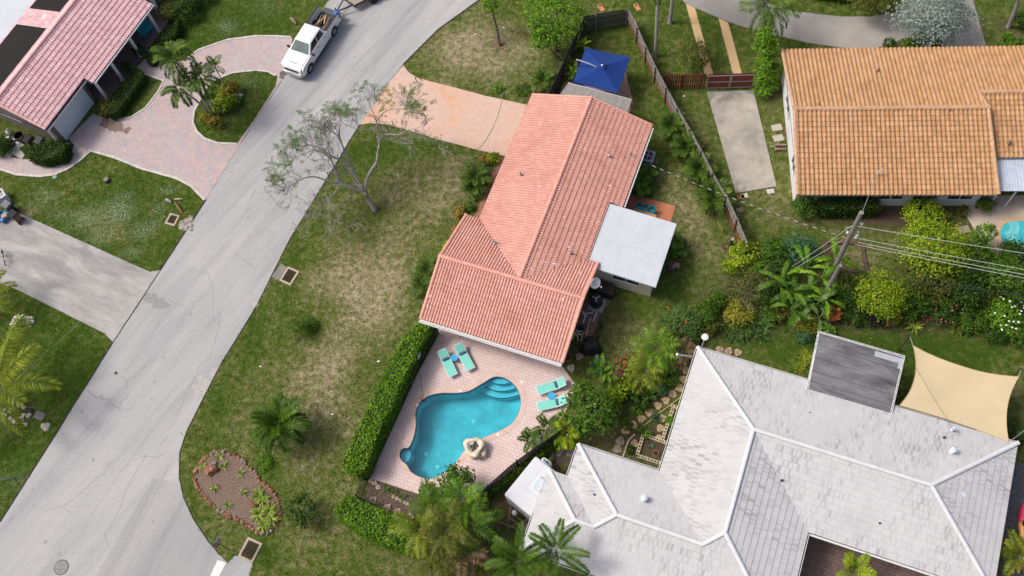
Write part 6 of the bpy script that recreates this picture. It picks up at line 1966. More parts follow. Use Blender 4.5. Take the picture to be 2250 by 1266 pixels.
# low planting between the shrubs that nobody could count
def cover():
	rng = RNG()
	n = 150000
	x = rng.uniform(-9, 36, n)
	y = rng.uniform(6, 44, n)
	xy = np.column_stack([x, y])
	f = field([b for b in SOIL if b[0] > 1350 and 560 < b[1] < 1000 and b[2] > 30 and not (1400 < b[0] < 1500 and b[1] > 900)], xy)
	nz = np.sin(x * 2.1 + np.sin(y * 1.7)) * np.sin(y * 2.6 + x * 0.4) + 0.6 * np.sin(x * 5.3 + y * 3.1)
	keep = (f > 0.45 + 0.22 * rng.random(n)) & (nz > -0.9 + 0.5 * rng.random(n))
	for hh, pl_ in ((WH, [(-7, -16), (-7, -10.4), (-5.6, -8.2), (-.2, -8), (-.3, .4), (19.8, .4), (19.8, -16)]),):
		keep &= ~inside(xy, hh.xy(pl_))
	keep &= ~inside(xy, px_poly([(1370, 990), (1500, 800), (1525, 830), (1380, 1010)]))
	xy, nz = xy[keep], nz[keep]
	n = len(xy)
	z = 0.06 + (0.25 + 0.16 * np.clip(nz, -1, 1.5)) * rng.random(n) ** 0.6
	nr = rng.normal(size=(n, 3)) * 0.5 + [0, 0, 1]
	sz = 0.10 + 0.12 * rng.random(n)
	lm = LM()
	lm.leaves(np.column_stack([xy, z]), np.cross(nr, rng.normal(size=(n, 3))), nr, sz, sz * 0.5, 0.45 + 0.18 * np.sin(xy[:, 0] * 1.3) * np.sin(xy[:, 1] * 1.9) + (rng.random(n) - 0.5) * 0.6)
	o = lm.build('ground_cover', pmat('mid'), None)
	o['kind'] = 'stuff'
cover()
# ------------------------------------------------------------------ fences
GREYW = wood_material('grey_fence_wood', (0.05, 0.045, 0.04), (0.36, 0.34, 0.31), (0.20, 0.075, 0.025))
DARKW = wood_material('dark_fence_wood', (0.022, 0.02, 0.018), (0.07, 0.065, 0.06))
POSTW = plain('post_wood', (0.05, 0.04, 0.035), 0.9, var=0.3)
def fence(xy, h, name, label, mat, post_mat, gap=0.02, pw=0.14, post_every=2.4, side=1, rails=True, jag=0.04, picket=False, rail_mat=None, nposts=None):
	rng = random.Random(len(label))
	b = Vector((xy[0][0], xy[0][1], 0))
	root = thing(name, label, 'fence', b)
	mb = MB()
	mr = MB()
	pts = [Vector((p[0] - b.x, p[1] - b.y)) for p in xy]
	tot = 0.0
	nextp = 0.0
	for i in range(len(pts) - 1):
		a, c = pts[i], pts[i + 1]
		d = c - a
		l = d.length
		u = d / l
		n = Vector((-u.y, u.x)) * side
		rz = math.atan2(u.y, u.x)
		k = max(1, int(l / (pw + gap)))
		for j in range(k):
			q = a + u * (j + 0.5) * l / k
			hh = h + rng.uniform(-jag, jag)
			mb.box((q.x, q.y, hh / 2), (l / k - gap, 0.022, hh), rz + rng.uniform(-.02, .02))
		if rails:
			for z in (0.3, h * 0.55, h - 0.25):
				q = (a + c) / 2 + n * 0.035
				mr.box((q.x, q.y, z), (l, 0.04, 0.09), rz)
		while nextp <= tot + l + 1e-6:
			q = a + u * (nextp - tot) + n * 0.06
			m = MB()
			m.box((q.x, q.y, h * 0.5 - 0.02), (0.09, 0.09, h - 0.02), rz)
			m.build('post', post_mat, root)
			nextp += post_every
		tot += l
	pn = mb.build('plank_panel', mat, root)
	if rails:
		mr.build('rails', rail_mat or mat, pn)
	return root
top = lambda pts, h: [tuple(P(x, y, h)[:2]) for x, y in pts]
LF = top([(1379, 19), (1395, 44), (1414, 89), (1443, 150), (1465, 192), (1497, 250), (1520, 290), (1538, 322), (1573, 390), (1601, 437), (1626, 492), (1643, 534)], 1.9)
fence(LF, 1.9, 'wooden_fence', 'long weathered grey plank fence with rusty stained feet between the two yards', GREYW, POSTW, side=-1, post_every=2.0)
fence(top([(1376, 20), (1285, 35)], 1.9), 1.9, 'wooden_fence', 'dark plank fence with rails crossing behind the blue umbrella', DARKW, plain('pale_post', (0.22, 0.22, 0.15), 0.8), side=1, rail_mat=plain('grey_rail', (0.12, 0.125, 0.12), 0.8))
fence(top([(1285, 35), (1256, 96), (1240, 131), (1203, 210)], 1.9), 1.9, 'wooden_fence', 'dark plank fence slanting down from the sea grape tree to the salmon roof', DARKW, POSTW, side=-1)
fence(top([(1334, 866), (1290, 902), (1208, 962), (1167, 989), (1121, 1023), (1053, 1084)], 1.8), 1.8, 'wooden_fence', 'black board fence between the pool deck and the white camper', plain('black_fence_wood', (0.018, 0.018, 0.02), 0.7, var=0.35), POSTW, side=-1, rail_mat=plain('black_rail', (0.03, 0.03, 0.034), 0.6))
fence(px_poly([(1058, 1098), (1085, 1140), (1118, 1158), (1170, 1178)]), 0.8, 'low_fence', 'low dark fence at the bottom of the camper corner', DARKW, POSTW, side=1)
REDW = wood_material('red_fence_paint', (0.13, 0.012, 0.012), (0.22, 0.025, 0.02))
fence(top([(1460, 164), (1553, 162)], 1.75), 1.75, 'picket_fence', 'dark red picket fence left of the red gate', REDW, REDW, gap=0.07, pw=0.1, side=-1, post_every=1.35)
# double gate with metal frames
def gate():
	a, b = P(1556, 164, 1.75), P(1660, 161, 1.75)
	a.z = b.z = 0
	u = (b - a).normalized()
	root = thing('double_gate', 'dark red double gate with grey metal frames above the concrete slab', 'gate', a, math.atan2(u.y, u.x))
	l = (b - a).length
	for k in (0, 1):
		x0, x1 = k * l / 2 + 0.03, (k + 1) * l / 2 - 0.03
		mb = MB()
		n = 11
		for j in range(n):
			w = (x1 - x0) / n
			mb.box((x0 + (j + 0.5) * w, 0.02, 0.92), (w - 0.015, 0.02, 1.68))
		lf = mb.build('gate_leaf', REDW, root)
		mb = MB()
		for z in (0.12, 0.85, 1.6):
			mb.tube([(x0, -0.03, z), (x1, -0.03, z)], 0.03)
		for x in (x0 + 0.02, x1 - 0.02):
			mb.tube([(x, -0.03, 0.1), (x, -0.03, 1.62)], 0.03)
		mb.build('frame', plain('galvanised', (0.42, 0.44, 0.46), 0.4, 0.6), lf)
gate()
def picket_black():
	xy = px_poly([(964, 733), (886, 882), (812, 1033), (790, 1096), (880, 1140)])
	b = Vector((xy[0][0], xy[0][1], 0))
	root = thing('pool_fence', 'black metal picket fence around the pool deck corner', 'fence', b)
	mb = MB()
	M_ = plain('black_metal', (0.012, 0.012, 0.013), 0.45, 0.3)
	for i in range(len(xy) - 1):
		a, c = Vector(xy[i]) - b.xy, Vector(xy[i + 1]) - b.xy
		l = (c - a).length
		u = (c - a) / l
		rz = math.atan2(u.y, u.x)
		q = (a + c) / 2
		for z in (0.12, 1.12):
			mb.box((q.x, q.y, z), (l, 0.05, 0.05), rz)
		k = int(l / 0.13)
		for j in range(k):
			p_ = a + u * (j + 0.5) * l / k
			mb.box((p_.x, p_.y, 0.62), (0.03, 0.03, 0.96), rz)
		m = MB()
		m.box((a.x, a.y, 0.62), (0.07, 0.07, 1.24), rz)
		m.build('post', M_, root)
	mb.build('pickets', M_, root)
picket_black()

# ------------------------------------------------------------------ truck and trailer
def xz_prism(mb, outline, y0, y1):
	tris = tessellate_polygon([[Vector((p[0], p[1], 0)) for p in outline]])
	n = len(outline)
	mb.add([(p[0], y0, p[1]) for p in outline] + [(p[0], y1, p[1]) for p in outline],
		   [tuple(t) for t in tris] + [tuple(i + n for i in reversed(t)) for t in tris] + [(i, (i + 1) % n, n + (i + 1) % n, n + i) for i in range(n)])
def quad_on(mb, A, B, C, D, s0, s1, t0, t1, out=0.006, th=0.0):
	A, B, C, D = map(Vector, (A, B, C, D))
	f = lambda s, t: (A.lerp(B, s)).lerp(D.lerp(C, s), t)
	n = (B - A).cross(D - A).normalized()
	q = [f(s0, t0), f(s1, t0), f(s1, t1), f(s0, t1)]
	mb.hexa([p_ - n * 0.01 for p_ in q] + [p_ + n * out for p_ in q])
def wheel(root, x, y, r=0.42, w=0.29):
	mb = MB()
	prof = [(r * 0.55, -w / 2), (r * 0.92, -w / 2), (r, -w * 0.35), (r, w * 0.35), (r * 0.92, w / 2), (r * 0.55, w / 2)]
	n = 22
	rings = [[(x + a * math.cos(2 * math.pi * k / n), y + b, r + a * math.sin(2 * math.pi * k / n)) for k in range(n)] for a, b in prof]
	mb.loft(rings)
	wh = mb.build('wheel', plain('tyre_rubber', (0.016, 0.016, 0.017), 0.85), root)
	mb = MB()
	s = 1 if y > 0 else -1
	mb.loft([[(x + a * math.cos(2 * math.pi * k / n), y + s * b, r + a * math.sin(2 * math.pi * k / n)) for k in range(n)] for a, b in ((r * 0.56, w / 2 + 0.004), (r * 0.5, w / 2 - 0.02), (r * 0.3, w / 2 - 0.03), (r * 0.2, w / 2 + 0.012), (0.02, w / 2 + 0.015))])
	mb.build('rim', plain('wheel_alloy', (0.42, 0.43, 0.45), 0.3, 0.7), wh)
def arch(cx, r0, cz, z0, n=7):
	a0 = math.asin(min(0.98, (z0 - cz) / r0))
	return [(cx + r0 * math.cos(a), cz + r0 * math.sin(a)) for a in np.linspace(math.pi - a0, a0, n)]
CARW = plain('truck_white', (0.78, 0.79, 0.80), 0.22, 0.0, var=0.015, coat=0.6)
BLKP = plain('black_plastic', (0.018, 0.018, 0.02), 0.55)
def truck():
	f0, r0 = P(685.6, 157.5), P(737.5, 77)
	u = (f0 - r0).normalized()
	left = Vector((-u.y, u.x, 0))
	mid = (f0 + r0) / 2 - left * 0.98
	root = thing('pickup_truck', 'white crew cab pickup truck with junk in its bed, parked across the paver drive mouth', 'pickup truck', mid, math.atan2(u.y, u.x))
	fx, rx, W = 1.97, -1.97, 1.0
	mb = MB()
	hood = [(2.98, 0.5), (3.02, 0.78), (3.0, 1.08), (2.88, 1.26), (2.6, 1.33), (1.5, 1.42), (-1.1, 1.42), (-1.1, 0.48), (1.4, 0.48)] + arch(fx, 0.53, 0.42, 0.5) + [(2.6, 0.48)]
	xz_prism(mb, hood, -W + 0.14, W - 0.14)
	for s in (1, -1):                                            # fenders and doors bulge out past the core
		y0, y1 = (W - 0.14, W) if s > 0 else (-W, -W + 0.14)
		side_ = [(2.86, 0.55), (2.92, 0.95), (2.84, 1.16), (2.62, 1.285), (1.5, 1.385), (-1.1, 1.40), (-1.1, 0.45), (1.4, 0.45)] + arch(fx, 0.53, 0.42, 0.5)
		xz_prism(mb, side_, y0, y1)
		bed = [(-1.14, 1.40), (-3.05, 1.40), (-3.14, 0.9), (-3.1, 0.55), (-2.55, 0.5)] + arch(rx, 0.53, 0.42, 0.5) + [(-1.36, 0.45), (-1.14, 0.45)]
		xz_prism(mb, bed, y0, y1)
	body = mb.build('body', CARW, root)
	mb = MB()
	mb.box((-2.1, 0, 0.72), (2.0, 1.7, 0.06))
	mb.box((-1.2, 0, 1.05), (0.1, 1.74, 0.7))
	mb.build('bed_liner', plain('bed_liner', (0.03, 0.031, 0.034), 0.7), root)
	mb = MB()
	for s in (1, -1):
		mb.box((-2.1, s * 0.93, 1.415), (1.95, 0.13, 0.03))
	mb.box((-1.2, 0, 1.41), (0.16, 1.74, 0.03))
	mb.build('bed_rail', BLKP, root)
	mb = MB()
	mb.box((-3.38, 0, 0.76), (0.52, 1.66, 0.07))
	mb.build('tailgate', plain('tailgate_grey', (0.075, 0.08, 0.085), 0.6), root)
	b = [(1.5, -0.92, 1.40), (1.5, 0.92, 1.40), (-1.08, 0.92, 1.38), (-1.08, -0.92, 1.38)]
	t = [(0.72, -0.70, 1.92), (0.72, 0.70, 1.92), (-0.88, 0.70, 1.94), (-0.88, -0.70, 1.94)]
	mb = MB()
	mb.hexa([b[0], b[1], b[2], b[3], t[0], t[1], t[2], t[3]])
	mb.hexa([(0.70, -0.69, 1.915), (0.70, 0.69, 1.915), (-0.86, 0.69, 1.935), (-0.86, -0.69, 1.935), (0.55, -0.58, 1.965), (0.55, 0.58, 1.965), (-0.75, 0.58, 1.975), (-0.75, -0.58, 1.975)])
	cab = mb.build('cab', CARW, root)
	mb = MB()
	quad_on(mb, b[0], b[1], t[1], t[0], 0.05, 0.95, 0.04, 0.93, 0.012)
	mb.build('windshield', glass_dark('windshield_glass', (0.05, 0.075, 0.08)), cab)
	gl = glass_dark('truck_glass', (0.008, 0.009, 0.011))
	for A, B, C, D in ((b[1], b[2], t[2], t[1]), (b[3], b[0], t[0], t[3])):
		fl = A[0] > 0
		for s0, s1 in ((0.10, 0.50), (0.54, 0.9)):
			if not fl:
				s0, s1 = 1 - s1, 1 - s0
			mb = MB()
			quad_on(mb, A, B, C, D, s0, s1, 0.10, 0.90, 0.008)
			mb.build('side_window', gl, cab)
	mb = MB()
	quad_on(mb, b[2], b[3], t[3], t[2], 0.1, 0.9, 0.12, 0.88, 0.008)
	mb.build('rear_window', gl, cab)
	for x in (fx, rx):
		for s in (1, -1):
			wheel(root, x, s * 0.86)
	for s in (1, -1):
		mb = MB()
		mb.box((1.28, s * 1.13, 1.42), (0.14, 0.24, 0.2))
		mb.box((1.26, s * 1.02, 1.36), (0.06, 0.12, 0.05))
		mb.build('mirror', BLKP, root)
		mb = MB()
		mb.hexa([(2.75, s * 0.62, 0.95), (2.99, s * 0.62, 0.95), (2.93, s * 0.985, 0.95), (2.55, s * 1.005, 0.95), (2.75, s * 0.62, 1.14), (2.985, s * 0.62, 1.12), (2.88, s * 0.985, 1.12), (2.5, s * 1.005, 1.14)])
		mb.build('headlight', plain('headlight_lens', (0.45, 0.48, 0.52), 0.1, 0.3), root)
		mb = MB()
		mb.box((-3.06, s * 0.985, 1.12), (0.16, 0.06, 0.42))
		mb.build('taillight', plain('taillight_red', (0.30, 0.012, 0.02), 0.25), root)
		for x in (0.35, -0.72):
			mb = MB()
			mb.box((x, s * 1.005, 1.2), (0.2, 0.03, 0.05))
			mb.build('door_handle', BLKP, root)
		mb = MB()
		mb.box((0.1, s * 0.98, 0.40), (2.4, 0.18, 0.08))
		mb.build('running_board', BLKP, root)
	mb = MB()
	mb.box((3.0, 0, 0.98), (0.06, 1.24, 0.24))
	for z in (0.92, 1.0):
		mb.box((3.035, 0, z), (0.02, 1.1, 0.03))
	mb.build('grille', plain('dark_grille', (0.03, 0.03, 0.032), 0.4, 0.4), root)
	mb = MB()
	mb.hexa([(2.75, -0.95, 0.42), (3.12, -0.7, 0.42), (3.12, 0.7, 0.42), (2.75, 0.95, 0.42), (2.72, -0.99, 0.78), (3.12, -0.72, 0.76), (3.12, 0.72, 0.76), (2.72, 0.99, 0.78)])
	mb.build('front_bumper', plain('bumper_silver', (0.55, 0.56, 0.57), 0.3, 0.5), root)
	mb = MB()
	mb.box((2.5, 0.0, 1.35), (0.05, 0.7, 0.012))
	mb.build('hood_line', plain('panel_gap', (0.12, 0.12, 0.13), 0.5), body)
	rng = random.Random(4)
	M = root.matrix_basis
	for i in range(16):
		c = M @ Vector((-2.0 + rng.uniform(-.35, .3), rng.uniform(-.45, .45), 0.86 + i * 0.02))
		a = math.atan2(u.y, u.x) + rng.uniform(-.45, .45)
		l = rng.uniform(0.7, 1.3)
		mb = MB()
		mb.box((0, 0, 0), (l, rng.choice((.05, .09, .04)), 0.04), a)
		st = mb.build('scrap_wood', plain(('tan_timber', 'dark_timber', 'grey_timber')[i % 3], ((0.50, 0.34, 0.17), (0.10, 0.06, 0.04), (0.28, 0.24, 0.2))[i % 3], 0.85, var=0.3), None)
		st.location = c
		st.rotation_euler = (0, rng.uniform(-.12, .12), 0)
		tag(st, 'strip of scrap wood lying in the pickup bed', 'scrap wood', 'scrap wood in the pickup bed')
	g = thing('fuel_can', 'red fuel can in the pickup bed behind the cab', 'can', M @ Vector((-1.42, 0.42, 0.75)), rng.random())
	mb = MB()
	mb.rbox((0, 0, 0.17), (0.34, 0.22, 0.34), 0, 0.05)
	mb.build('body', plain('can_red', (0.55, 0.03, 0.04), 0.4), g)
	mb = MB()
	mb.tube([(0.1, 0, 0.33), (0.16, 0, 0.42), (0.24, 0, 0.44)], 0.03)
	mb.build('spout', plain('spout_yellow', (0.6, 0.4, 0.05), 0.5), g)
	cl = thing('blue_cloth', 'crumpled blue cloth on the rear corner of the pickup bed', 'cloth', M @ Vector((-3.02, 0.84, 1.42)))
	mb = MB()
	mb.blob((0, 0, 0.06), (0.26, 0.2, 0.12), 3, 0.8, 2, 0.3)
	mb.build('cloth', plain('cloth_blue', (0.05, 0.14, 0.42), 0.9, var=0.4, scale=14), cl)
	# trailer
	z = 0.62
	hitch = M @ Vector((-3.75, 0.2, 0.5))
	tr = thing('flatbed_trailer', 'dark framed trailer with a worn plank deck hitched behind the pickup', 'trailer', (hitch.x, hitch.y, 0))
	q = [P(x, y, z) - Vector((hitch.x, hitch.y, 0)) for x, y in ((752, -4), (779, 13), (868, -34), (841, -55))]
	A, B, C, D = q
	mb = MB()
	n = 7
	for i in range(n):
		s0, s1 = i / n + 0.012, (i + 1) / n - 0.012
		quad_on(mb, A, B, C, D, s0, s1, 0.0, 1.0, 0.03)
	mb.build('deck', wood_material('worn_plank', (0.28, 0.24, 0.19), (0.44, 0.39, 0.32)), tr)
	mb = MB()
	for a, b_ in ((A, B), (B, C), (C, D), (D, A)):
		mb.tube([a, b_], 0.07, 6)
	h_ = Vector((0, 0, 0.5))
	mb.tube([h_, A.lerp(B, 0.12)], 0.06)
	mb.tube([h_, A.lerp(B, 0.88)], 0.06)
	mb.tube([h_ + Vector((0.0, 0.0, -0.45)), h_ + Vector((0, 0, 0.45))], 0.05)
	mb.tube([B.lerp(C, 0.02), B.lerp(C, 0.02) + Vector((0, 0, -0.3))], 0.05)
	mb.build('frame', plain('black_steel', (0.02, 0.02, 0.022), 0.5, 0.4), tr)
	for t_ in (0.42, 0.62):
		for a, b_ in ((B, C), (A, D)):
			c = a.lerp(b_, t_)
			d = (B - A).normalized() * (0.16 if a is B else -0.16)
			wb = MB()
			ax = (B - A).normalized()
			ay = (C - B).normalized()
			ring = lambda r_, o_: [Vector((c.x, c.y, 0.34)) + d + ax * o_ + ay * (r_ * math.cos(k * 0.3927)) + Vector((0, 0, r_ * math.sin(k * 0.3927))) for k in range(16)]
			wb.loft([ring(0.2, -0.09), ring(0.34, -0.09), ring(0.34, 0.09), ring(0.2, 0.09)])
			wb.build('wheel', plain('tyre_rubber', (0.016, 0.016, 0.017), 0.85), tr)
truck()

# ------------------------------------------------------------------ street furniture
def storm_drain(px, dirpx, size, label):
	c = P(*px)
	d = P(*dirpx) - c
	root = thing('storm_drain', label, 'storm drain', c, math.atan2(d.y, d.x), 'storm drain grates by the road')
	w, l = size
	mb = MB()
	mb.prism([(-l / 2, -w / 2), (l / 2, -w / 2), (l / 2, w / 2), (-l / 2, w / 2)], -0.1, 0.06, [[(-l / 2 + .15, -w / 2 + .15), (l / 2 - .15, -w / 2 + .15), (l / 2 - .15, w / 2 - .15), (-l / 2 + .15, w / 2 - .15)]])
	mb.build('frame', concrete_material('drain_concrete', (0.36, 0.27, 0.19), (0.5, 0.41, 0.32)), root)
	mb = MB()
	mb.box((0, 0, -0.02), (l - .3, w - .3, 0.02))
	mb.build('pit', plain('drain_pit', (0.006, 0.005, 0.005), 0.9), root)
	mb = MB()
	n = 9
	for i in range(n):
		mb.box((-l / 2 + .15 + (l - .3) * (i + 0.5) / n, 0, 0.03), (0.03, w - .3, 0.03))
	m_ = 6
	for i in range(m_):
		mb.box((0, -w / 2 + .15 + (w - .3) * (i + 0.5) / m_, 0.042), (l - .3, 0.03, 0.03))
	mb.build('grate', plain('rusty_iron', (0.045, 0.025, 0.018), 0.7, 0.3), root)
storm_drain((636, 607), (648, 588), (1.0, 1.25), 'square iron storm drain in the front lawn beside a grey apron')
storm_drain((550, 1209), (560, 1190), (1.1, 1.35), 'square iron storm drain by the stop sign corner')
storm_drain((379, 483), (388, 466), (0.85, 0.95), 'broken edged storm drain in the left lawn with rubble around it')
c = P(135, 1247)
mh = thing('manhole_cover', 'round grey manhole cover in the road at the lower left', 'manhole', c)
mb = MB()
mb.lathe((0, 0, 0), [(0.50, -0.02), (0.50, 0.024), (0.44, 0.026)], 32)
mb.build('ring', plain('cast_ring', (0.10, 0.10, 0.10), 0.7), mh)
mb = MB()
mb.lathe((0, 0, 0), [(0.43, 0.0), (0.43, 0.030), (0.40, 0.032), (0.05, 0.032)], 32)
for k in range(12):
	a = k * math.pi / 6
	mb.box((0.24 * math.cos(a), 0.24 * math.sin(a), 0.036), (0.22, 0.025, 0.012), a)
mb.build('lid', plain('cast_iron', (0.17, 0.17, 0.17), 0.6, 0.2, var=0.4, scale=14), mh)
c = P(255, 820)
vc = thing('valve_cap', 'small dark round valve cap in the road', 'valve cap', c)
mb = MB()
mb.lathe((0, 0, 0), [(0.12, 0.0), (0.12, 0.026), (0.09, 0.03), (0.02, 0.03)], 14)
mb.build('lid', plain('dark_cap', (0.04, 0.04, 0.042), 0.7), vc)
c = P(121, 389)
vc = thing('valve_cap', 'pale green round utility lid at the curved kerb of the left lawn', 'utility lid', c)
mb = MB()
mb.lathe((0, 0, 0), [(0.2, -0.02), (0.2, 0.05), (0.17, 0.07), (0.02, 0.07)], 16)
mb.box((0, 0, 0.075), (0.04, 0.12, 0.012))
mb.build('lid', plain('green_lid', (0.16, 0.30, 0.25), 0.6), vc)
for px, d, lab in (((1321, 18), (1330, 30), 'orange utility lid on the grass behind the dark fence, left of the two'), ((1400, 16), (1408, 28), 'orange utility lid on the grass right of the fence corner')):
	c = P(*px)
	e = P(*d) - c
	ul = thing('access_plate', lab, 'utility lid', c, math.atan2(e.y, e.x), 'orange utility lids')
	mb = MB()
	mb.rbox((0, 0, 0.03), (0.75, 0.34, 0.07), 0, 0.03)
	mb.build('lid', plain('orange_lid', (0.52, 0.22, 0.10), 0.8, var=0.2), ul)
	mb = MB()
	mb.box((-0.2, 0, 0.068), (0.2, 0.16, 0.01))
	mb.build('hatch', plain('dark_cap', (0.04, 0.04, 0.042), 0.7), ul)
# stop sign with street name blades
def stop_sign():
	h = 2.25
	c = P(477.5, 1193.5, h)
	t = P(486, 1179, h) - P(469, 1208, h)
	root = thing('stop_sign', 'red stop sign with green street name blades at the corner', 'stop sign', (c.x, c.y, 0), math.atan2(t.y, t.x))
	mb = MB()
	mb.box((0, 0.03, 1.45), (0.05, 0.04, 2.9))
	mb.build('post', plain('dark_post', (0.08, 0.06, 0.05), 0.6, 0.3), root)
	R0 = 0.40
	oct_ = lambda r: [(r * math.cos(R(22.5 + 45 * k)), r * math.sin(R(22.5 + 45 * k))) for k in range(8)]
	def plate(r, y0, y1):
		m = MB()
		m.loft([[(x, y1, h + z) for x, z in oct_(r)], [(x, y0, h + z) for x, z in oct_(r)]])
		return m
	sg = plate(R0, -0.01, 0.005).build('sign_plate', plain('sign_white', (0.72, 0.72, 0.72), 0.5, var=0.03), root)
	plate(R0 - 0.03, -0.015, -0.011).build('sign_face', plain('sign_red', (0.24, 0.012, 0.03), 0.45, var=0.05), sg)
	cu = bpy.data.curves.new('stop_lettering', 'FONT')
	cu.body = 'STOP'
	cu.size = 0.33
	cu.align_x = 'CENTER'
	cu.align_y = 'CENTER'
	cu.extrude = 0.002
	cu.offset = 0.008
	cu.materials.append(plain('sign_white', (0.72, 0.72, 0.72), 0.5))
	tmp = bpy.data.objects.new('lettering_curve', cu)
	COL.objects.link(tmp)
	dg = bpy.context.evaluated_depsgraph_get()
	to = bpy.data.objects.new('lettering', bpy.data.meshes.new_from_object(tmp.evaluated_get(dg)))
	bpy.data.objects.remove(tmp)
	COL.objects.link(to)
	to.parent = sg
	to.location = (0, -0.019, h)
	to.rotation_euler = (R(90), 0, 0)
	for rz, z, l in ((0.35, 2.78, 0.75), (0.35 + R(90), 2.92, 0.75)):
		mb = MB()
		mb.box((0, 0, z), (l, 0.02, 0.15), rz)
		mb.build('street_blade', plain('blade_green', (0.03, 0.16, 0.10), 0.5), root)
stop_sign()
lp = P(33, 1049)
t_ = thing('sign_post', 'bare grey metal post on the lawn at the left edge', 'post', lp)
e_ = P(-22, 1058, 1.6) - lp
mb = MB()
mb.tube([(0, 0, 0), tuple(e_)], 0.05, 8)
mb.build('post', plain('galvanised', (0.42, 0.44, 0.46), 0.4, 0.6), t_)

# utility pole, its hardware and cables
def utility_pole():
	tp = P(1893, 467, 9.0)
	b = Vector((tp.x, tp.y, 0))
	root = thing('utility_pole', 'tall weathered wooden utility pole carrying the overhead wires', 'utility pole', b)
	mb = MB()
	mb.tube([(0, 0, -0.1), (0, 0, 4.5), (0, 0, 9.0)], [0.19, 0.165, 0.14], 12)
	mb.build('pole', wood_material('pole_wood', (0.16, 0.145, 0.12), (0.30, 0.27, 0.23)), root)
	ins = plain('insulator', (0.55, 0.58, 0.6), 0.3)
	for z, x, y in ((7.75, 0.3, -0.1), (6.6, 0.35, -0.05), (6.35, 0.35, -0.15), (6.15, 0.3, -0.2), (6.45, -0.25, 0.0)):
		mb = MB()
		mb.tube([(0, 0, z), (x, y, z)], [0.02, 0.02], 5)
		mb.lathe((x, y, z - 0.08), [(0.05, 0), (0.09, 0.05), (0.06, 0.09), (0.09, 0.13), (0.03, 0.18)], 8)
		mb.build('insulator', ins, root)
	mb = MB()
	mb.tube([(x, y, z) for x, y, z in smooth_open([(-0.2, 0.0, 6.5), (-0.45, 0.15, 6.75), (-0.1, 0.1, 7.0), (0.3, 0.15, 6.95), (0.55, 0.0, 6.6), (0.35, -0.1, 6.4)], 3)], 0.018, 5)
	mb.build('jumper_loop', plain('pale_cable', (0.42, 0.43, 0.42), 0.6), root)
	t2 = P(1845, 583, 5.3)
	r2 = thing('pole_stub', 'short grey pole leaning close beside the utility pole', 'utility pole', (t2.x, t2.y, 0))
	mb = MB()
	mb.tube([(0, 0, -0.1), (0, 0, 2.6), (0.03, 0, 5.3)], [0.16, 0.15, 0.12], 10)
	mb.build('pole', plain('stub_wood', (0.20, 0.19, 0.17), 0.9, var=0.3), r2)
	return b
PB = utility_pole()
def cable(p0, p1, sag, r, name, label, mat, group=None, n=18):
	pts = []
	for i in range(n + 1):
		t = i / n
		p = p0.lerp(p1, t)
		pts.append(p - p0 - Vector((0, 0, 4 * sag * t * (1 - t))))
	mb = MB()
	mb.tube(pts, r, 4)
	o = mb.build(name, mat)
	o.location = p0
	return tag(o, label, 'cable', group)
PC = plain('pale_cable', (0.42, 0.43, 0.42), 0.6)
BC = plain('black_cable', (0.015, 0.016, 0.017), 0.6)
def ext(a, b, k):
	return a + (b - a) * k
wg = 'overhead wires running right from the pole'
for (x0, y0), (x1, y1), h, lab in (((1884, 497), (2240, 553), 7.75, 'uppermost pale wire running right from near the pole top'), ((1886, 524), (2250, 590), 6.6, 'upper of the three close wires running right'), ((1886, 533), (2250, 601), 6.35, 'middle of the three close wires running right'), ((1878, 537), (2250, 609), 6.15, 'lowest of the three close wires running right')):
	a, b = P(x0, y0, h), P(x1, y1, h)
	cable(a, ext(a, b, 1.6), 0.12, 0.02, 'overhead_wire', lab, PC, wg)
a = P(1853, 598, 4.6)
cable(a, ext(a, P(2214, 641, 4.2), 1.2), 0.25, 0.03, 'overhead_wire', 'thick black cable leaving the stub pole to the right', BC)
a = P(1876, 572, 5.2)
cable(a, ext(a, P(2214, 644, 5.0), 1.2), 0.2, 0.018, 'overhead_wire', 'thin black cable between the pale wires and the thick cable', BC)
cable(P(1872, 496, 7.8), P(1735, 590, 1.0), 0.05, 0.018, 'guy_wire', 'upper guy wire slanting down left from the utility pole', PC)
cable(P(1853, 527, 6.6), P(1735, 597, 1.0), 0.05, 0.018, 'guy_wire', 'lower guy wire slanting down left from the utility pole', PC)
cable(P(1895, 466, 8.7), P(1927, 384, 3.7), 0.1, 0.016, 'service_wire', 'short wire from the pole top to the orange roof mast', PC)
cable(P(1880, 537, 6.2), P(2096, 945, 3.4), 0.7, 0.014, 'service_wire', 'dark wire crossing the shade sail to the white roof', BC)
def service_drop():
	a, b = P(1858, 523, 6.4), P(1424, 360, 3.1)
	root = thing('service_drop', 'twisted black and white service cable from the pole to the salmon roof', 'cable', a)
	n = 46
	pts = [(a.lerp(b, i / n) - a - Vector((0, 0, 4 * 0.35 * (i / n) * (1 - i / n)))) for i in range(n + 1)]
	mb = MB()
	mb.tube(pts, 0.016, 5)
	mb.build('black_core', BC, root)
	mb = MB()
	for i in range(0, n, 2):
		mb.tube([pts[i] + Vector((0, 0, 0.014)), pts[i].lerp(pts[i + 1], 0.9) + Vector((0, 0, 0.01))], 0.016, 5)
	mb.build('white_wrap', plain('white_sheath', (0.5, 0.5, 0.5), 0.5), root)
service_drop()
cable(P(-30, 890, 1.5), P(176, 708, 0.3), 0.0, 0.012, 'guy_wire', 'thin pale wire crossing the left lawn over the coconut palm', PC)

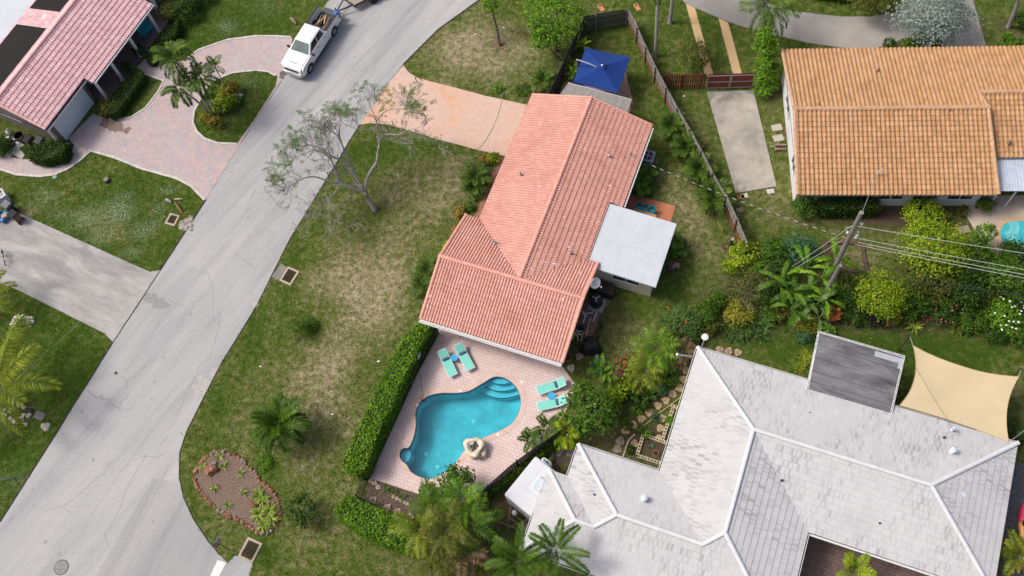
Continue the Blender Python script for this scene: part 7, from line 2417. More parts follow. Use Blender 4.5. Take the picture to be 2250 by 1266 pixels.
# ------------------------------------------------------------------ pool furniture
MINT = plain('mint_sling', (0.19, 0.58, 0.50), 0.7, var=0.06, scale=20)
def lounger():
	root = thing('sun_lounger', '', 'sun lounger')
	mb = MB()
	for s in (1, -1):
		mb.tube([(-0.22, s * 0.31, 0.34), (1.0, s * 0.31, 0.34), (1.02, s * 0.28, 0.33)], 0.022)
		mb.tube([(-0.22, s * 0.31, 0.34), (-0.95, s * 0.31, 0.62)], 0.022)
	mb.tube([(1.0, -0.31, 0.34), (1.0, 0.31, 0.34)], 0.024)
	mb.tube([(-0.95, -0.31, 0.62), (-0.95, 0.31, 0.62)], 0.022)
	mb.tube([(-0.22, -0.31, 0.33), (-0.22, 0.31, 0.33)], 0.02)
	mb.build('frame', WHITE, root)
	for x in (-0.5, 0.8):
		for s in (1, -1):
			mb = MB()
			mb.tube([(x, s * 0.3, 0.34 if x > 0 else 0.33), (x + 0.06, s * 0.32, 0.0)], 0.02)
			mb.build('leg', WHITE, root)
	mb = MB()
	mb.hexa([(-0.22, -0.3, 0.345), (0.97, -0.3, 0.345), (0.97, 0.3, 0.345), (-0.22, 0.3, 0.345), (-0.22, -0.3, 0.36), (0.97, -0.3, 0.36), (0.97, 0.3, 0.36), (-0.22, 0.3, 0.36)])
	mb.build('seat', MINT, root)
	mb = MB()
	mb.hexa([(-0.94, -0.3, 0.622), (-0.23, -0.3, 0.350), (-0.23, 0.3, 0.350), (-0.94, 0.3, 0.622), (-0.935, -0.3, 0.637), (-0.225, -0.3, 0.365), (-0.225, 0.3, 0.365), (-0.935, 0.3, 0.637)])
	mb.build('backrest', plain('mint_sling_back', (0.18, 0.55, 0.47), 0.7, var=0.06, scale=20), root)
	return root
proto = lounger()
LG = [((970, 769), (996, 825), 'mint sun lounger nearest the hedge, left of its blue side table'), ((1006, 757), (1034, 811), 'mint sun lounger right of the blue side table under the salmon eave'), ((1239, 838), (1184, 858), 'upper of the two mint sun loungers at the right of the pool'), ((1241, 878), (1186, 893), 'lower of the two mint sun loungers at the right, half under the round tree')]
for i, (hd_, ft, lab) in enumerate(LG):
	o = proto if i == 0 else copy_tree(proto)
	a, b = P(*hd_, 0.6), P(*ft, 0.35)
	a.z = b.z = 0
	m_ = (a + b) / 2
	o.location = (m_.x, m_.y, 0.05)
	o.rotation_euler = (0, 0, math.atan2((b - a).y, (b - a).x))
	tag(o, lab, 'sun lounger', 'mint sun loungers by the pool')
	pl = thing('bolster_pillow', 'navy patterned bolster pillow on the ' + ('lounger nearest the hedge', 'lounger under the salmon eave', 'upper right lounger', 'lower right lounger')[i], 'pillow', o.location + Vector((0, 0, 0.46)) + (b - a).normalized() * -0.3, o.rotation_euler.z, 'navy bolster pillows')
	mb = MB()
	mb.tube([(0, -0.23, 0), (0, -0.2, 0), (0, 0.2, 0), (0, 0.23, 0)], [0.03, 0.075, 0.075, 0.03], 10)
	mb.build('cushion', plain('navy_fabric', (0.015, 0.035, 0.16), 0.85, var=0.7, scale=40), pl)
	mb = MB()
	for k in range(5):
		y = -0.16 + k * 0.08
		mb.box((0.02, y, 0.072), (0.05, 0.03, 0.012), 0.6)
	mb.build('print', plain('pale_print', (0.4, 0.42, 0.5), 0.8, var=0.4, scale=30), pl)
for px, lab in (((998, 786), 'round bright blue side table between the two loungers near the hedge'), ((1211, 870), 'round bright blue side table between the two loungers at the right')):
	c = P(*px, 0.45)
	st = thing('side_table', lab, 'side table', (c.x, c.y, 0.05), 0, 'blue side tables')
	mb = MB()
	mb.lathe((0, 0, 0.38), [(0.23, 0.0), (0.25, 0.02), (0.25, 0.04), (0.23, 0.035), (0.02, 0.03)], 22)
	mb.build('top', plain('bright_blue', (0.03, 0.34, 0.66), 0.4, var=0.05), st)
	for k in range(4):
		a = k * 1.5708
		mb = MB()
		mb.tube([(0.17 * math.cos(a), 0.17 * math.sin(a), 0.38), (0.22 * math.cos(a), 0.22 * math.sin(a), 0)], 0.015)
		mb.build('leg', plain('bright_blue', (0.03, 0.34, 0.66), 0.4), st)
c = P(1043, 987, 0.4)
ft_ = thing('rock_fountain', 'cream boulder fountain with dark pebbles in its hollow at the pool edge', 'fountain', (c.x, c.y, 0.05))
mb = MB()
def boulder(mb, rings, n, seed, c0):
	rng = random.Random(seed)
	ph = [rng.uniform(0, 6.28) for _ in range(4)]
	out = []
	for i, (r, z) in enumerate(rings):
		out.append([(c0[0] + r * (1 + .13 * math.sin(3 * t + ph[0]) + .08 * math.sin(5 * t + ph[1] + i * .4)) * math.cos(t), c0[1] + r * (1 + .13 * math.sin(3 * t + ph[0]) + .08 * math.sin(7 * t + ph[2] + i)) * math.sin(t), z + 0.03 * math.sin(4 * t + ph[3])) for t in np.linspace(0, 2 * math.pi, n, endpoint=False)])
	mb.loft(out)
boulder(mb, [(0.55, 0), (0.62, 0.18), (0.60, 0.38), (0.66, 0.55), (0.66, 0.68), (0.58, 0.78), (0.44, 0.80), (0.36, 0.72), (0.30, 0.64)], 26, 2, (-0.02, 0.08))
boulder(mb, [(0.40, 0), (0.42, 0.2), (0.38, 0.42), (0.28, 0.5), (0.05, 0.52)], 18, 5, (0.42, -0.12))
mb.build('boulder', plain('cream_stone', (0.62, 0.54, 0.42), 0.9, var=0.22, scale=5), ft_, smooth=True)
rng = random.Random(3)
for k in range(16):
	a, r_ = rng.uniform(0, 6.28), rng.uniform(0, 0.27)
	mb = MB()
	mb.blob((-0.02 + r_ * math.cos(a), 0.08 + r_ * math.sin(a), 0.70 + rng.uniform(0, .05)), (0.07, 0.09, 0.07), k, 0.8, 1, 0.3)
	mb.build('pebble', plain('dark_pebble', (0.06, 0.06, 0.055), 0.7, var=0.5), ft_)
mb = MB()
mb.tube([(0.3, -0.42, 0.03), (0.42, -0.62, 0.03)], 0.035)
mb.build('pipe', plain('grey_pvc', (0.35, 0.36, 0.36), 0.5), ft_)
for px in ((1012, 858), (917, 890), (993, 1024), (1094, 955)):
	c = P(*px, 0.07)
	o = thing('depth_marker', 'small white square depth marker tile on the pool coping', 'tile', c, R(20), 'depth markers on the pool coping')
	mb = MB()
	mb.box((0, 0, 0.0), (0.17, 0.17, 0.012))
	mb.build('tile', plain('marker_white', (0.74, 0.74, 0.72), 0.4), o)
	mb = MB()
	mb.box((0.02, 0, 0.008), (0.03, 0.07, 0.004))
	mb.build('mark', plain('marker_black', (0.05, 0.05, 0.05), 0.5), o)
c = P(1147, 840, 0.06)
o = thing('skimmer_plate', 'round pale skimmer lid in the pool deck near the steps', 'lid', c)
mb = MB()
mb.lathe((0, 0, 0), [(0.13, 0), (0.13, 0.012), (0.11, 0.016), (0.02, 0.016)], 18)
mb.build('lid', plain('lid_cream', (0.66, 0.60, 0.5), 0.6), o)
a, b = P(922, 816, 1.5), P(930, 878, 0.12)
o = thing('pool_brush', 'black pole brush leaning from the hedge to the pool edge', 'pool brush', b)
mb = MB()
mb.tube([(0, 0, 0), tuple(a - b)], 0.016)
mb.build('pole', plain('black_plastic', (0.018, 0.018, 0.02), 0.55), o)
mb = MB()
mb.box((0.02, -0.04, -0.03), (0.3, 0.14, 0.09), R(20))
mb.build('brush_head', plain('black_bristle', (0.02, 0.022, 0.03), 0.8), o)
c = P(924, 877, 0.07)
o = thing('skimmer_cover', 'square tan skimmer cover beside the pole brush', 'lid', c, R(-20))
mb = MB()
mb.rbox((0, 0, 0.012), (0.3, 0.3, 0.025), 0, 0.01)
mb.build('cover', plain('tan_plastic', (0.5, 0.27, 0.17), 0.7), o)
c = P(918, 782, 1.35)
o = thing('notice_board', 'small white notice fixed to the pool side of the long hedge', 'sign', (c.x, c.y, 0), R(71))
mb = MB()
mb.box((0, -0.1, 1.35), (0.42, 0.02, 0.5))
mb.build('board', plain('notice_white', (0.6, 0.6, 0.6), 0.5), o)
mb = MB()
mb.box((0, -0.06, 0.65), (0.04, 0.04, 1.3))
mb.build('stake', BLKP, o)

# ------------------------------------------------------------------ back yard of the salmon house
def umbrella():
	hs = 2.35
	q = [P(x, y, hs) for x, y in ((1287, 104), (1385, 125), (1358, 204), (1259, 180))]
	pk = P(1323, 145, 3.0)
	mast = P(1267, 131, 3.1)
	root = thing('patio_umbrella', 'square navy blue cantilever umbrella with a grey side mast', 'umbrella', (mast.x, mast.y, 0))
	o = root.location
	mb = MB()
	n = 10
	c = pk - o
	cor = [p - o for p in q]
	for k in range(4):
		A, B = cor[k], cor[(k + 1) % 4]
		rows = []
		for i in range(n + 1):
			t = i / n
			row = []
			for j in range(n + 1):
				s = j / n
				e = A.lerp(B, s)
				p = c.lerp(e, t)
				p.z -= 0.10 * math.sin(math.pi * s) * t * t + 0.08 * math.sin(math.pi * t)
				row.append(tuple(p))
			rows.append(row)
		for i in range(n):
			for j in range(n):
				mb.add([rows[i][j], rows[i + 1][j], rows[i + 1][j + 1], rows[i][j + 1]], [(0, 1, 2, 3)])
	NAVY = plain('navy_canopy', (0.004, 0.034, 0.19), 0.95, var=0.08)
	can = mb.build('canopy', NAVY, root)
	mb = MB()
	for k in range(4):
		A, B = c.lerp(cor[k], 0.16) + Vector((0, 0, 0.03)), c.lerp(cor[(k + 1) % 4], 0.16) + Vector((0, 0, 0.03))
		mb.add([tuple(c + Vector((0, 0, 0.08))), tuple(A), tuple(B)], [(0, 1, 2)])
	mb.build('vent_flap', NAVY, can)
	mb = MB()
	mb.lathe(tuple(c + Vector((0, 0, 0.06))), [(0.08, 0), (0.08, 0.05), (0.03, 0.09)], 12)
	mb.build('finial', WHITE, can)
	G_ = plain('galvanised', (0.42, 0.44, 0.46), 0.4, 0.6)
	mb = MB()
	mb.tube([(0, 0, 0), (0, 0, 3.12)], 0.05, 8)
	mb.build('mast', G_, root)
	mb = MB()
	mb.tube([(0, 0, 3.1), tuple(c.lerp(Vector((0, 0, 3.1)), 0.5) - Vector((0, 0, 0.12))), tuple(c - Vector((0, 0, 0.45)))], 0.05, 8)
	mb.build('arm', plain('pale_metal', (0.6, 0.6, 0.62), 0.35, 0.4), root)
	mb = MB()
	mb.box((0, 0, 0.04), (0.9, 0.9, 0.08))
	mb.build('base', plain('dark_base', (0.05, 0.05, 0.05), 0.8), root)
umbrella()
def awning():
	h = 2.45
	q = [P(x, y, h) for x, y in ((1249, 182), (1388, 217), (1376, 252), (1227, 213))]
	root = thing('shade_awning', 'grey woven shade awning behind the salmon roof beside the umbrella', 'awning', (q[0].x, q[0].y, 0))
	o = root.location
	A, B, C, D = [p - o for p in q]
	B.z -= 0.1
	mb = MB()
	n = 24
	for i in range(n):
		s0, s1 = i / n, (i + 1) / n
		f = lambda s, t: (A.lerp(B, s)).lerp(D.lerp(C, s), t) - Vector((0, 0, 0.015 * math.sin(math.pi * ((s * 8) % 1))))
		for j in range(4):
			mb.add([tuple(f(s0, j / 4)), tuple(f(s1, j / 4)), tuple(f(s1, j / 4 + .25)), tuple(f(s0, j / 4 + .25))], [(3, 2, 1, 0)])
	cl = mb.build('cloth', plain('grey_shade_cloth', (0.25, 0.24, 0.22), 0.9, var=0.22, scale=9), root)
	mb = MB()
	for i in range(0, 9):
		s = i / 8
		mb.tube([A.lerp(B, s) + Vector((0, 0, .004)), D.lerp(C, s) + Vector((0, 0, .004))], 0.012, 5)
	mb.tube([A, B], 0.03, 5)
	mb.tube([C, D], 0.03, 5)
	mb.build('ribs', plain('pale_metal', (0.6, 0.6, 0.62), 0.35, 0.4), cl)
	for p in (A, B):
		mb = MB()
		mb.tube([(p.x, p.y, 0), tuple(p)], 0.035)
		mb.build('post', plain('pale_metal', (0.6, 0.6, 0.62), 0.35, 0.4), root)
awning()
def chair_blob(p, rz, label, group):
	t_ = thing('shell_chair', label, 'chair', p, rz, group)
	TE = plain('teal_plastic', (0.015, 0.20, 0.24), 0.4)
	mb = MB()
	mb.rbox((0, 0, 0.44), (0.44, 0.44, 0.05), 0, 0.04)
	mb.build('seat', TE, t_)
	mb = MB()
	ring0 = [(0.2 * math.cos(a) - 0.02, 0.22 * math.sin(a), 0.44) for a in np.linspace(R(110), R(250), 9)]
	rows = [[(x - 0.015 * k * 2, y * (1 + .02 * k), z + 0.1 * k) for x, y, z in ring0] for k in range(4)]
	for i in range(3):
		for j in range(8):
			mb.add([rows[i][j], rows[i][j + 1], rows[i + 1][j + 1], rows[i + 1][j]], [(0, 1, 2, 3)])
	inner = [[(x + 0.03, y * 0.93, z) for x, y, z in r_] for r_ in rows]
	for i in range(3):
		for j in range(8):
			mb.add([inner[i][j + 1], inner[i][j], inner[i + 1][j], inner[i + 1][j + 1]], [(0, 1, 2, 3)])
	for j in range(8):
		mb.add([rows[3][j], rows[3][j + 1], inner[3][j + 1], inner[3][j]], [(0, 1, 2, 3)])
	mb.build('backrest', TE, t_)
	for sx in (1, -1):
		for sy in (1, -1):
			mb = MB()
			mb.tube([(sx * 0.15, sy * 0.15, 0.43), (sx * 0.21, sy * 0.21, 0)], 0.016)
			mb.build('leg', WHITE, t_)
ca, cb = P(1390, 466, 0.75), P(1440, 481, 0.75)
ca.z = cb.z = 0
ud = (cb - ca).normalized()
nd = Vector((-ud.y, ud.x, 0))
tb = thing('patio_table', 'orange brown wooden table on the terracotta patio beside the white flat roof', 'table', (ca + cb) / 2 - nd * 0.18 + Vector((0, 0, 0.05)), math.atan2(ud.y, ud.x))
mb = MB()
for k in range(6):
	mb.box((0, -0.4 + 0.16 * k, 0.73), (1.7, 0.15, 0.04))
mb.build('top', wood_material('varnished_wood', (0.36, 0.19, 0.07), (0.52, 0.30, 0.12)), tb)
for sx in (1, -1):
	for sy in (1, -1):
		mb = MB()
		mb.box((sx * 0.72, sy * 0.36, 0.355), (0.08, 0.08, 0.71))
		mb.build('leg', wood_material('varnished_leg', (0.36, 0.19, 0.07), (0.52, 0.30, 0.12)), tb)
for k, (px, py, lab) in enumerate(((1403, 455, 'teal shell chair at the table, nearest the salmon roof'), (1418, 459, 'teal shell chair at the middle of the table side'), (1433, 463, 'teal shell chair at the table, farthest from the salmon roof'))):
	c = P(px, py, 0.6)
	chair_blob(Vector((c.x, c.y, 0.05)), math.atan2(-nd.y, -nd.x), lab, 'teal chairs at the patio table')
def ac_box(c, rz, label, size, mat, name='air_conditioner'):
	t_ = thing(name, label, 'air conditioner', c, rz)
	w, d, h = size
	mb = MB()
	mb.rbox((0, 0, h / 2), (w, d, h), 0, 0.03)
	cs = mb.build('case', mat, t_)
	mb = MB()
	mb.lathe((0, 0, h), [(0.36, -0.03), (0.36, 0.012), (0.33, 0.02), (0.33, 0.005), (0.02, 0.004)], 24)
	mb.build('fan_well', plain('fan_black', (0.015, 0.016, 0.018), 0.6), cs)
	mb = MB()
	for k in range(4):
		a = k * 1.57
		mb.hexa([(0.05 * math.cos(a), 0.05 * math.sin(a), h + .012), (0.3 * math.cos(a - .25), 0.3 * math.sin(a - .25), h + .012), (0.3 * math.cos(a + .25), 0.3 * math.sin(a + .25), h + .02), (0.05 * math.cos(a + .9), 0.05 * math.sin(a + .9), h + .02),
				 (0.05 * math.cos(a), 0.05 * math.sin(a), h + .018), (0.3 * math.cos(a - .25), 0.3 * math.sin(a - .25), h + .018), (0.3 * math.cos(a + .25), 0.3 * math.sin(a + .25), h + .026), (0.05 * math.cos(a + .9), 0.05 * math.sin(a + .9), h + .026)])
	mb.lathe((0, 0, h + .01), [(0.09, 0), (0.09, 0.03), (0.02, 0.035)], 12)
	mb.build('fan', plain('fan_grey', (0.30, 0.31, 0.32), 0.5, 0.3), cs)
	return t_
c = P(1424, 342, 0.85)
ac_box((c.x, c.y, 0), R(-18), 'grey air conditioner with a round top fan by the salmon right eave', (0.95, 0.95, 0.85), plain('ac_grey', (0.28, 0.32, 0.34), 0.5, 0.2))
mb = MB()
c = P(1405, 385, 0.3)
hs = smooth_open([tuple(P(1412 + 20 * math.cos(a), 383 + 18 * math.sin(a), 0.06 + 0.01 * k)) for k, a in enumerate(np.linspace(0, 12, 26))], 2)
mb.tube(hs, 0.02, 5)
tag(mb.build('garden_hose', plain('green_hose', (0.02, 0.16, 0.05), 0.5)), 'coiled green hose on the ground below the grey air conditioner', 'hose')
# deck box, heat pump, pump, pipes
c = P(1326, 632, 0.75)
t_ = thing('deck_box', 'dark brown storage box against the yellow cream wall', 'storage box', (c.x, c.y, 0), R(-18))
mb = MB()
mb.box((0, 0, 0.36), (1.5, 0.75, 0.72), 0, 0.97)
mb.build('box', plain('dark_brown_plastic', (0.028, 0.018, 0.015), 0.6), t_)
mb = MB()
mb.rbox((0, 0, 0.77), (1.56, 0.8, 0.11), 0, 0.04)
mb.build('lid', plain('brown_plastic', (0.045, 0.03, 0.026), 0.55), t_)
c = P(1310, 655, 0.95)
t_ = thing('heat_pump', 'black round heat pump with a top fan beside the salmon gable', 'heat pump', (c.x, c.y, 0))
mb = MB()
mb.lathe((0, 0, 0), [(0.42, 0.06), (0.45, 0.15), (0.44, 0.85), (0.40, 0.95), (0.34, 0.95), (0.33, 0.90), (0.02, 0.89)], 24)
cs = mb.build('case', plain('heat_pump_black', (0.012, 0.012, 0.013), 0.45), t_)
mb = MB()
for k in range(3):
	a = 0.6 + k * 2.094
	mb.hexa([(0.06 * math.cos(a + s), 0.06 * math.sin(a + s), 0.91) if r_ == 0 else (0.3 * math.cos(a + s), 0.3 * math.sin(a + s), 0.91) for r_, s in ((0, -.5), (1, -.28), (1, .28), (0, .5))] + [(0.06 * math.cos(a + s), 0.06 * math.sin(a + s), 0.925) if r_ == 0 else (0.3 * math.cos(a + s), 0.3 * math.sin(a + s), 0.925) for r_, s in ((0, -.5), (1, -.28), (1, .28), (0, .5))])
mb.lathe((0, 0, 0.9), [(0.1, 0), (0.1, 0.05), (0.02, 0.06)], 12)
mb.build('fan', plain('fan_pale', (0.36, 0.37, 0.38), 0.4, 0.3), cs)
mb = MB()
mb.box((0.05, -0.05, 0.03), (1.05, 1.05, 0.06), R(-18))
mb.build('plinth', plain('plinth_grey', (0.33, 0.36, 0.38), 0.8), t_)
def pipe_run(pts, label, mat, group):
	w = [P(*p) for p in pts]
	mb = MB()
	mb.tube([p - w[0] for p in w], 0.04, 6)
	o = mb.build('pvc_pipe', mat)
	o.location = w[0]
	tag(o, label, 'pipe', group)
PVC = plain('white_pvc', (0.68, 0.68, 0.66), 0.45)
PVY = plain('yellowed_pvc', (0.55, 0.47, 0.30), 0.5)
pg = 'pool pipes beside the salmon gable'
pipe_run([(1303, 683, .3), (1302, 688, .3), (1289, 688, .3), (1281, 710, .3)], 'white pipe bending left from the heat pump', PVC, pg)
pipe_run([(1311, 685, .3), (1304, 708, .3), (1297, 700, .3), (1295, 705, .3)], 'white zigzag pipe right of the other white pipe', PVC, pg)
pipe_run([(1295, 707, .3), (1289, 730, .3), (1274, 736, .3), (1262, 735, .35)], 'long yellowed pipe running down to the pump', PVY, pg)
pipe_run([(1291, 728, .3), (1288, 737, .1)], 'short yellowed pipe end beside the black cover', PVY, pg)
pipe_run([(1264, 733, .3), (1270, 742, .3), (1269, 750, .25)], 'left yellowed pipe of the bundle at the gable', PVY, pg)
pipe_run([(1268, 731, .35), (1280, 738, .35), (1276, 750, .3)], 'right yellowed pipe of the bundle at the gable', PVY, pg)
pipe_run([(1258, 746, .2), (1262, 734, .4), (1266, 729, .4)], 'crossing yellowed pipe nearest the gable', PVY, pg)
pipe_run([(1278, 683, .4), (1283, 688, .4), (1284, 693, .3)], 'short white bent pipe close to the roof edge', PVC, pg)
c = P(1276, 718, 0.35)
t_ = thing('pool_pump', 'black pool pump with a grey lid among the pipes', 'pump', (c.x, c.y, 0))
mb = MB()
mb.lathe((0, 0, 0), [(0.2, 0.0), (0.21, 0.25), (0.16, 0.35), (0.14, 0.42), (0.02, 0.44)], 14)
mb.build('body', plain('heat_pump_black', (0.012, 0.012, 0.013), 0.45), t_)
mb = MB()
mb.tube([(-0.32, -0.18, 0.2), (-0.1, -0.3, 0.2), (0.1, -0.28, 0.2)], 0.05)
mb.build('elbow', PVC, t_)
mb = MB()
mb.tube([(0.1, 0, 0.15), (0.45, 0.1, 0.15)], 0.1, 10)
mb.build('motor', plain('motor_grey', (0.09, 0.09, 0.1), 0.5), t_)
c = P(1298, 758, 0.5)
t_ = thing('covered_grill', 'black crumpled cover over a grill on the lawn by the pool equipment', 'cover', (c.x, c.y, 0))
mb = MB()
boulder(mb, [(0.72, 0.0), (0.62, 0.25), (0.52, 0.55), (0.46, 0.8), (0.3, 0.92), (0.05, 0.95)], 26, 12, (0, 0))
mb.build('cover', plain('black_tarp', (0.012, 0.012, 0.014), 0.5, var=0.4, scale=5), t_)
mb = MB()
mb.tube(smooth_open([tuple(P(1316, 712, .04)), tuple(P(1322, 708, .06)), tuple(P(1318, 722, .04)), tuple(P(1326, 715, .05)), tuple(P(1319, 735, .04)), tuple(P(1312, 752, .04)), tuple(P(1315, 725, .05)), tuple(P(1321, 712, .08))], 4), 0.03, 5)
tag(mb.build('garden_hose', plain('black_hose', (0.012, 0.013, 0.013), 0.5)), 'tangled black hose beside the covered grill', 'hose')
def pot(px, r, h, label, mat, soil=True):
	c = P(*px, h)
	t_ = thing('flower_pot', label, 'flower pot', (c.x, c.y, 0))
	mb = MB()
	mb.lathe((0, 0, 0), [(r * 0.68, 0), (r * 0.95, h * 0.85), (r * 1.05, h * 0.86), (r * 1.05, h), (r * 0.9, h), (r * 0.86, h * 0.84), (0.02, h * 0.84)], 20)
	mb.build('pot', mat, t_)
	mb = MB()
	mb.lathe((0, 0, h * 0.84), [(r * 0.85, 0.0), (r * 0.8, 0.02), (0.02, 0.035)], 14)
	mb.build('soil', plain('pot_soil', (0.03, 0.022, 0.016), 0.95, var=0.5), t_)
TC = plain('terracotta', (0.30, 0.12, 0.07), 0.8, var=0.2)
pot((1247, 785), 0.28, 0.4, 'terracotta flower pot at the corner of the salmon gable', TC)
pot((1435, 864), 0.3, 0.35, 'dark empty flower pot beside the stepping stones', plain('dark_pot', (0.05, 0.04, 0.035), 0.7))
pot((1712, 697), 0.2, 0.25, 'small terracotta pot right of the strap leaved clump', TC)
pot((1441, 996), 0.2, 0.12, 'low terracotta ring in the block planter soil', TC)
c = P(1481, 582, 0.4)
t_ = thing('fire_pit', 'brown stone fire pit on the lawn right of the white flat roof', 'fire pit', (c.x, c.y, 0))
mb = MB()
boulder(mb, [(0.30, 0), (0.36, 0.2), (0.34, 0.4), (0.26, 0.42), (0.22, 0.3)], 16, 8, (-0.12, -0.02))
mb.build('bowl', plain('brown_stone', (0.10, 0.07, 0.065), 0.85, var=0.3), t_)
for k, (x, y, z, r_) in enumerate(((0.18, 0.05, 0.35, 0.2), (0.0, -0.12, 0.4, 0.16), (0.3, -0.05, 0.25, 0.18))):
	mb = MB()
	mb.blob((x, y, z), (r_, r_ * .9, r_ * .7), k + 3, 0.7, 1, 0.25)
	mb.build('stone', plain('pinkish_stone', (0.30, 0.20, 0.18), 0.85, var=0.25), t_)
# stump post by the fence
c = P(1606, 540)
t_ = thing('fence_stump', 'dark cut wooden stump post beside the lower end of the long fence', 'stump', c)
mb = MB()
mb.tube([(0, 0, -0.02), (0.02, 0, 0.5), (0.0, 0.0, 1.0)], [0.17, 0.15, 0.14], 10)
mb.build('trunk', plain('dark_bark', (0.03, 0.025, 0.02), 0.9, var=0.4), t_)
mb = MB()
mb.lathe((0, 0, 1.0), [(0.13, 0), (0.13, 0.01), (0.02, 0.012)], 10)
mb.build('cut_face', plain('cut_wood', (0.32, 0.29, 0.24), 0.85), t_)

# ------------------------------------------------------------------ camper and things around it
def camper():
	h = 2.3
	q = [P(x, y, h) for x, y in ((1177, 1001), (1107, 1087), (1166, 1138))]
	A, B, C = [Vector((p.x, p.y, 0)) for p in q]
	ux, uy = (C - B), (A - B)
	w, l = ux.length, uy.length
	root = thing('camper_trailer', 'white box camper trailer parked beside the white tiled house', 'camper', B, math.atan2(uy.y, uy.x))
	s = -1
	mb = MB()
	mb.rbox((l / 2, s * w / 2, 1.35), (l, w, 1.9), 0, 0.10)
	bd = mb.build('body', plain('camper_white', (0.58, 0.60, 0.63), 0.35, var=0.03), root)
	mb = MB()
	mb.rbox((l * 0.60, s * w * 0.62, 2.36), (0.85, 0.7, 0.2), 0, 0.09)
	mb.build('roof_unit', plain('camper_unit', (0.50, 0.56, 0.62), 0.4), bd)
	mb = MB()
	mb.box((l * 0.36, s * w * 0.62, 2.303), (0.02, w * 0.72, 0.008))
	mb.box((l * 0.6, s * w * 0.36, 2.303), (l * 0.75, 0.012, 0.008))
	mb.build('roof_seam', plain('seam_grey', (0.35, 0.37, 0.4), 0.6), bd)
	for x in (l * 0.45,):
		for y in (-0.08, s * w + 0.08):
			wb = MB()
			rg = lambda r_, o_: [(x + r_ * math.cos(k * .39), y + o_, 0.32 + r_ * math.sin(k * .39)) for k in range(16)]
			wb.loft([rg(.18, -.08), rg(.32, -.08), rg(.32, .08), rg(.18, .08)])
			wb.build('wheel', plain('tyre_rubber', (0.016, 0.016, 0.017), 0.85), root)
	mb = MB()
	for y in (s * w * 0.15, s * w * 0.85):
		mb.tube([(0.1, y, 0.45), (-1.3, s * w * 0.5, 0.45)], 0.05)
	mb.tube([(-0.65, s * w * 0.33, 0.45), (-0.65, s * w * 0.67, 0.45)], 0.04)
	mb.tube([(-0.35, s * w * 0.24, 0.45), (-0.35, s * w * 0.76, 0.45)], 0.04)
	mb.build('tongue', plain('rusty_frame', (0.14, 0.11, 0.09), 0.7, var=0.3), root)
	mb = MB()
	mb.lathe((-0.28, s * w * 0.42, 0.48), [(0.14, 0), (0.16, 0.08), (0.16, 0.38), (0.10, 0.46), (0.05, 0.48), (0.05, 0.54), (0.02, 0.55)], 14)
	mb.build('gas_bottle', plain('bottle_white', (0.6, 0.61, 0.6), 0.4), root)
	mb = MB()
	mb.lathe((-0.55, s * w * 0.86, 0.02), [(0.17, 0), (0.32, 0.02), (0.33, 0.14), (0.2, 0.16), (0.17, 0.1)], 18)
	mb.build('spare_wheel', plain('pale_tyre', (0.16, 0.155, 0.15), 0.8), root)
camper()
c = P(1200, 1014, 1.0)
t_ = thing('white_tank', 'white rounded tank half hidden behind the camper', 'tank', (c.x, c.y, 0), R(-35))
mb = MB()
mb.rbox((0, 0, 0.5), (0.75, 0.4, 1.0), 0, 0.14)
mb.build('tank', plain('tank_white', (0.62, 0.64, 0.66), 0.4), t_)
mb = MB()
mb.lathe((0.1, 0, 1.0), [(0.07, -0.01), (0.07, 0.03), (0.02, 0.04)], 10)
mb.build('cap', BLKP, t_)
for px, r_, lab in (((1228, 993), 0.3, 'dark round stone on the bare soil by the white eave'), ((1254, 995), 0.3, 'grey round stone closest to the white eave corner'), ((1212, 1000), 0.2, 'small grey stone behind the white tank')):
	c = P(*px)
	t_ = thing('garden_stone', lab, 'stone', c)
	mb = MB()
	boulder(mb, [(r_, -0.02), (r_ * 1.02, 0.05), (r_ * .9, 0.08), (0.03, 0.085)], 14, int(px[0]), (0, 0))
	mb.build('stone', plain('grey_round_stone', (0.15, 0.15, 0.145), 0.85, var=0.25), t_)
a, b = P(1085, 1128), P(1096, 1119)
t_ = thing('driftwood', 'pale piece of driftwood on the soil beside the areca palms', 'driftwood', a)
mb = MB()
mb.tube([(0, 0, 0.04), tuple((b - a) * 0.6 + Vector((0, 0, .09))), tuple(b - a + Vector((0, 0, .04)))], [0.05, 0.06, 0.02], 6)
mb.build('branch', plain('drift_grey', (0.26, 0.23, 0.2), 0.9), t_)
a, b = P(1066, 1140), P(1150, 1172)
t_ = thing('fallen_branch', 'long brown fallen palm stalk beside the low dark fence', 'branch', a)
mb = MB()
mb.tube([(0, 0, 0.9), tuple((b - a) * 0.5 + Vector((0, 0, .82))), tuple(b - a + Vector((0, 0, .85)))], [0.04, 0.04, 0.02], 6)
mb.build('branch', plain('stalk_brown', (0.2, 0.13, 0.08), 0.9), t_)

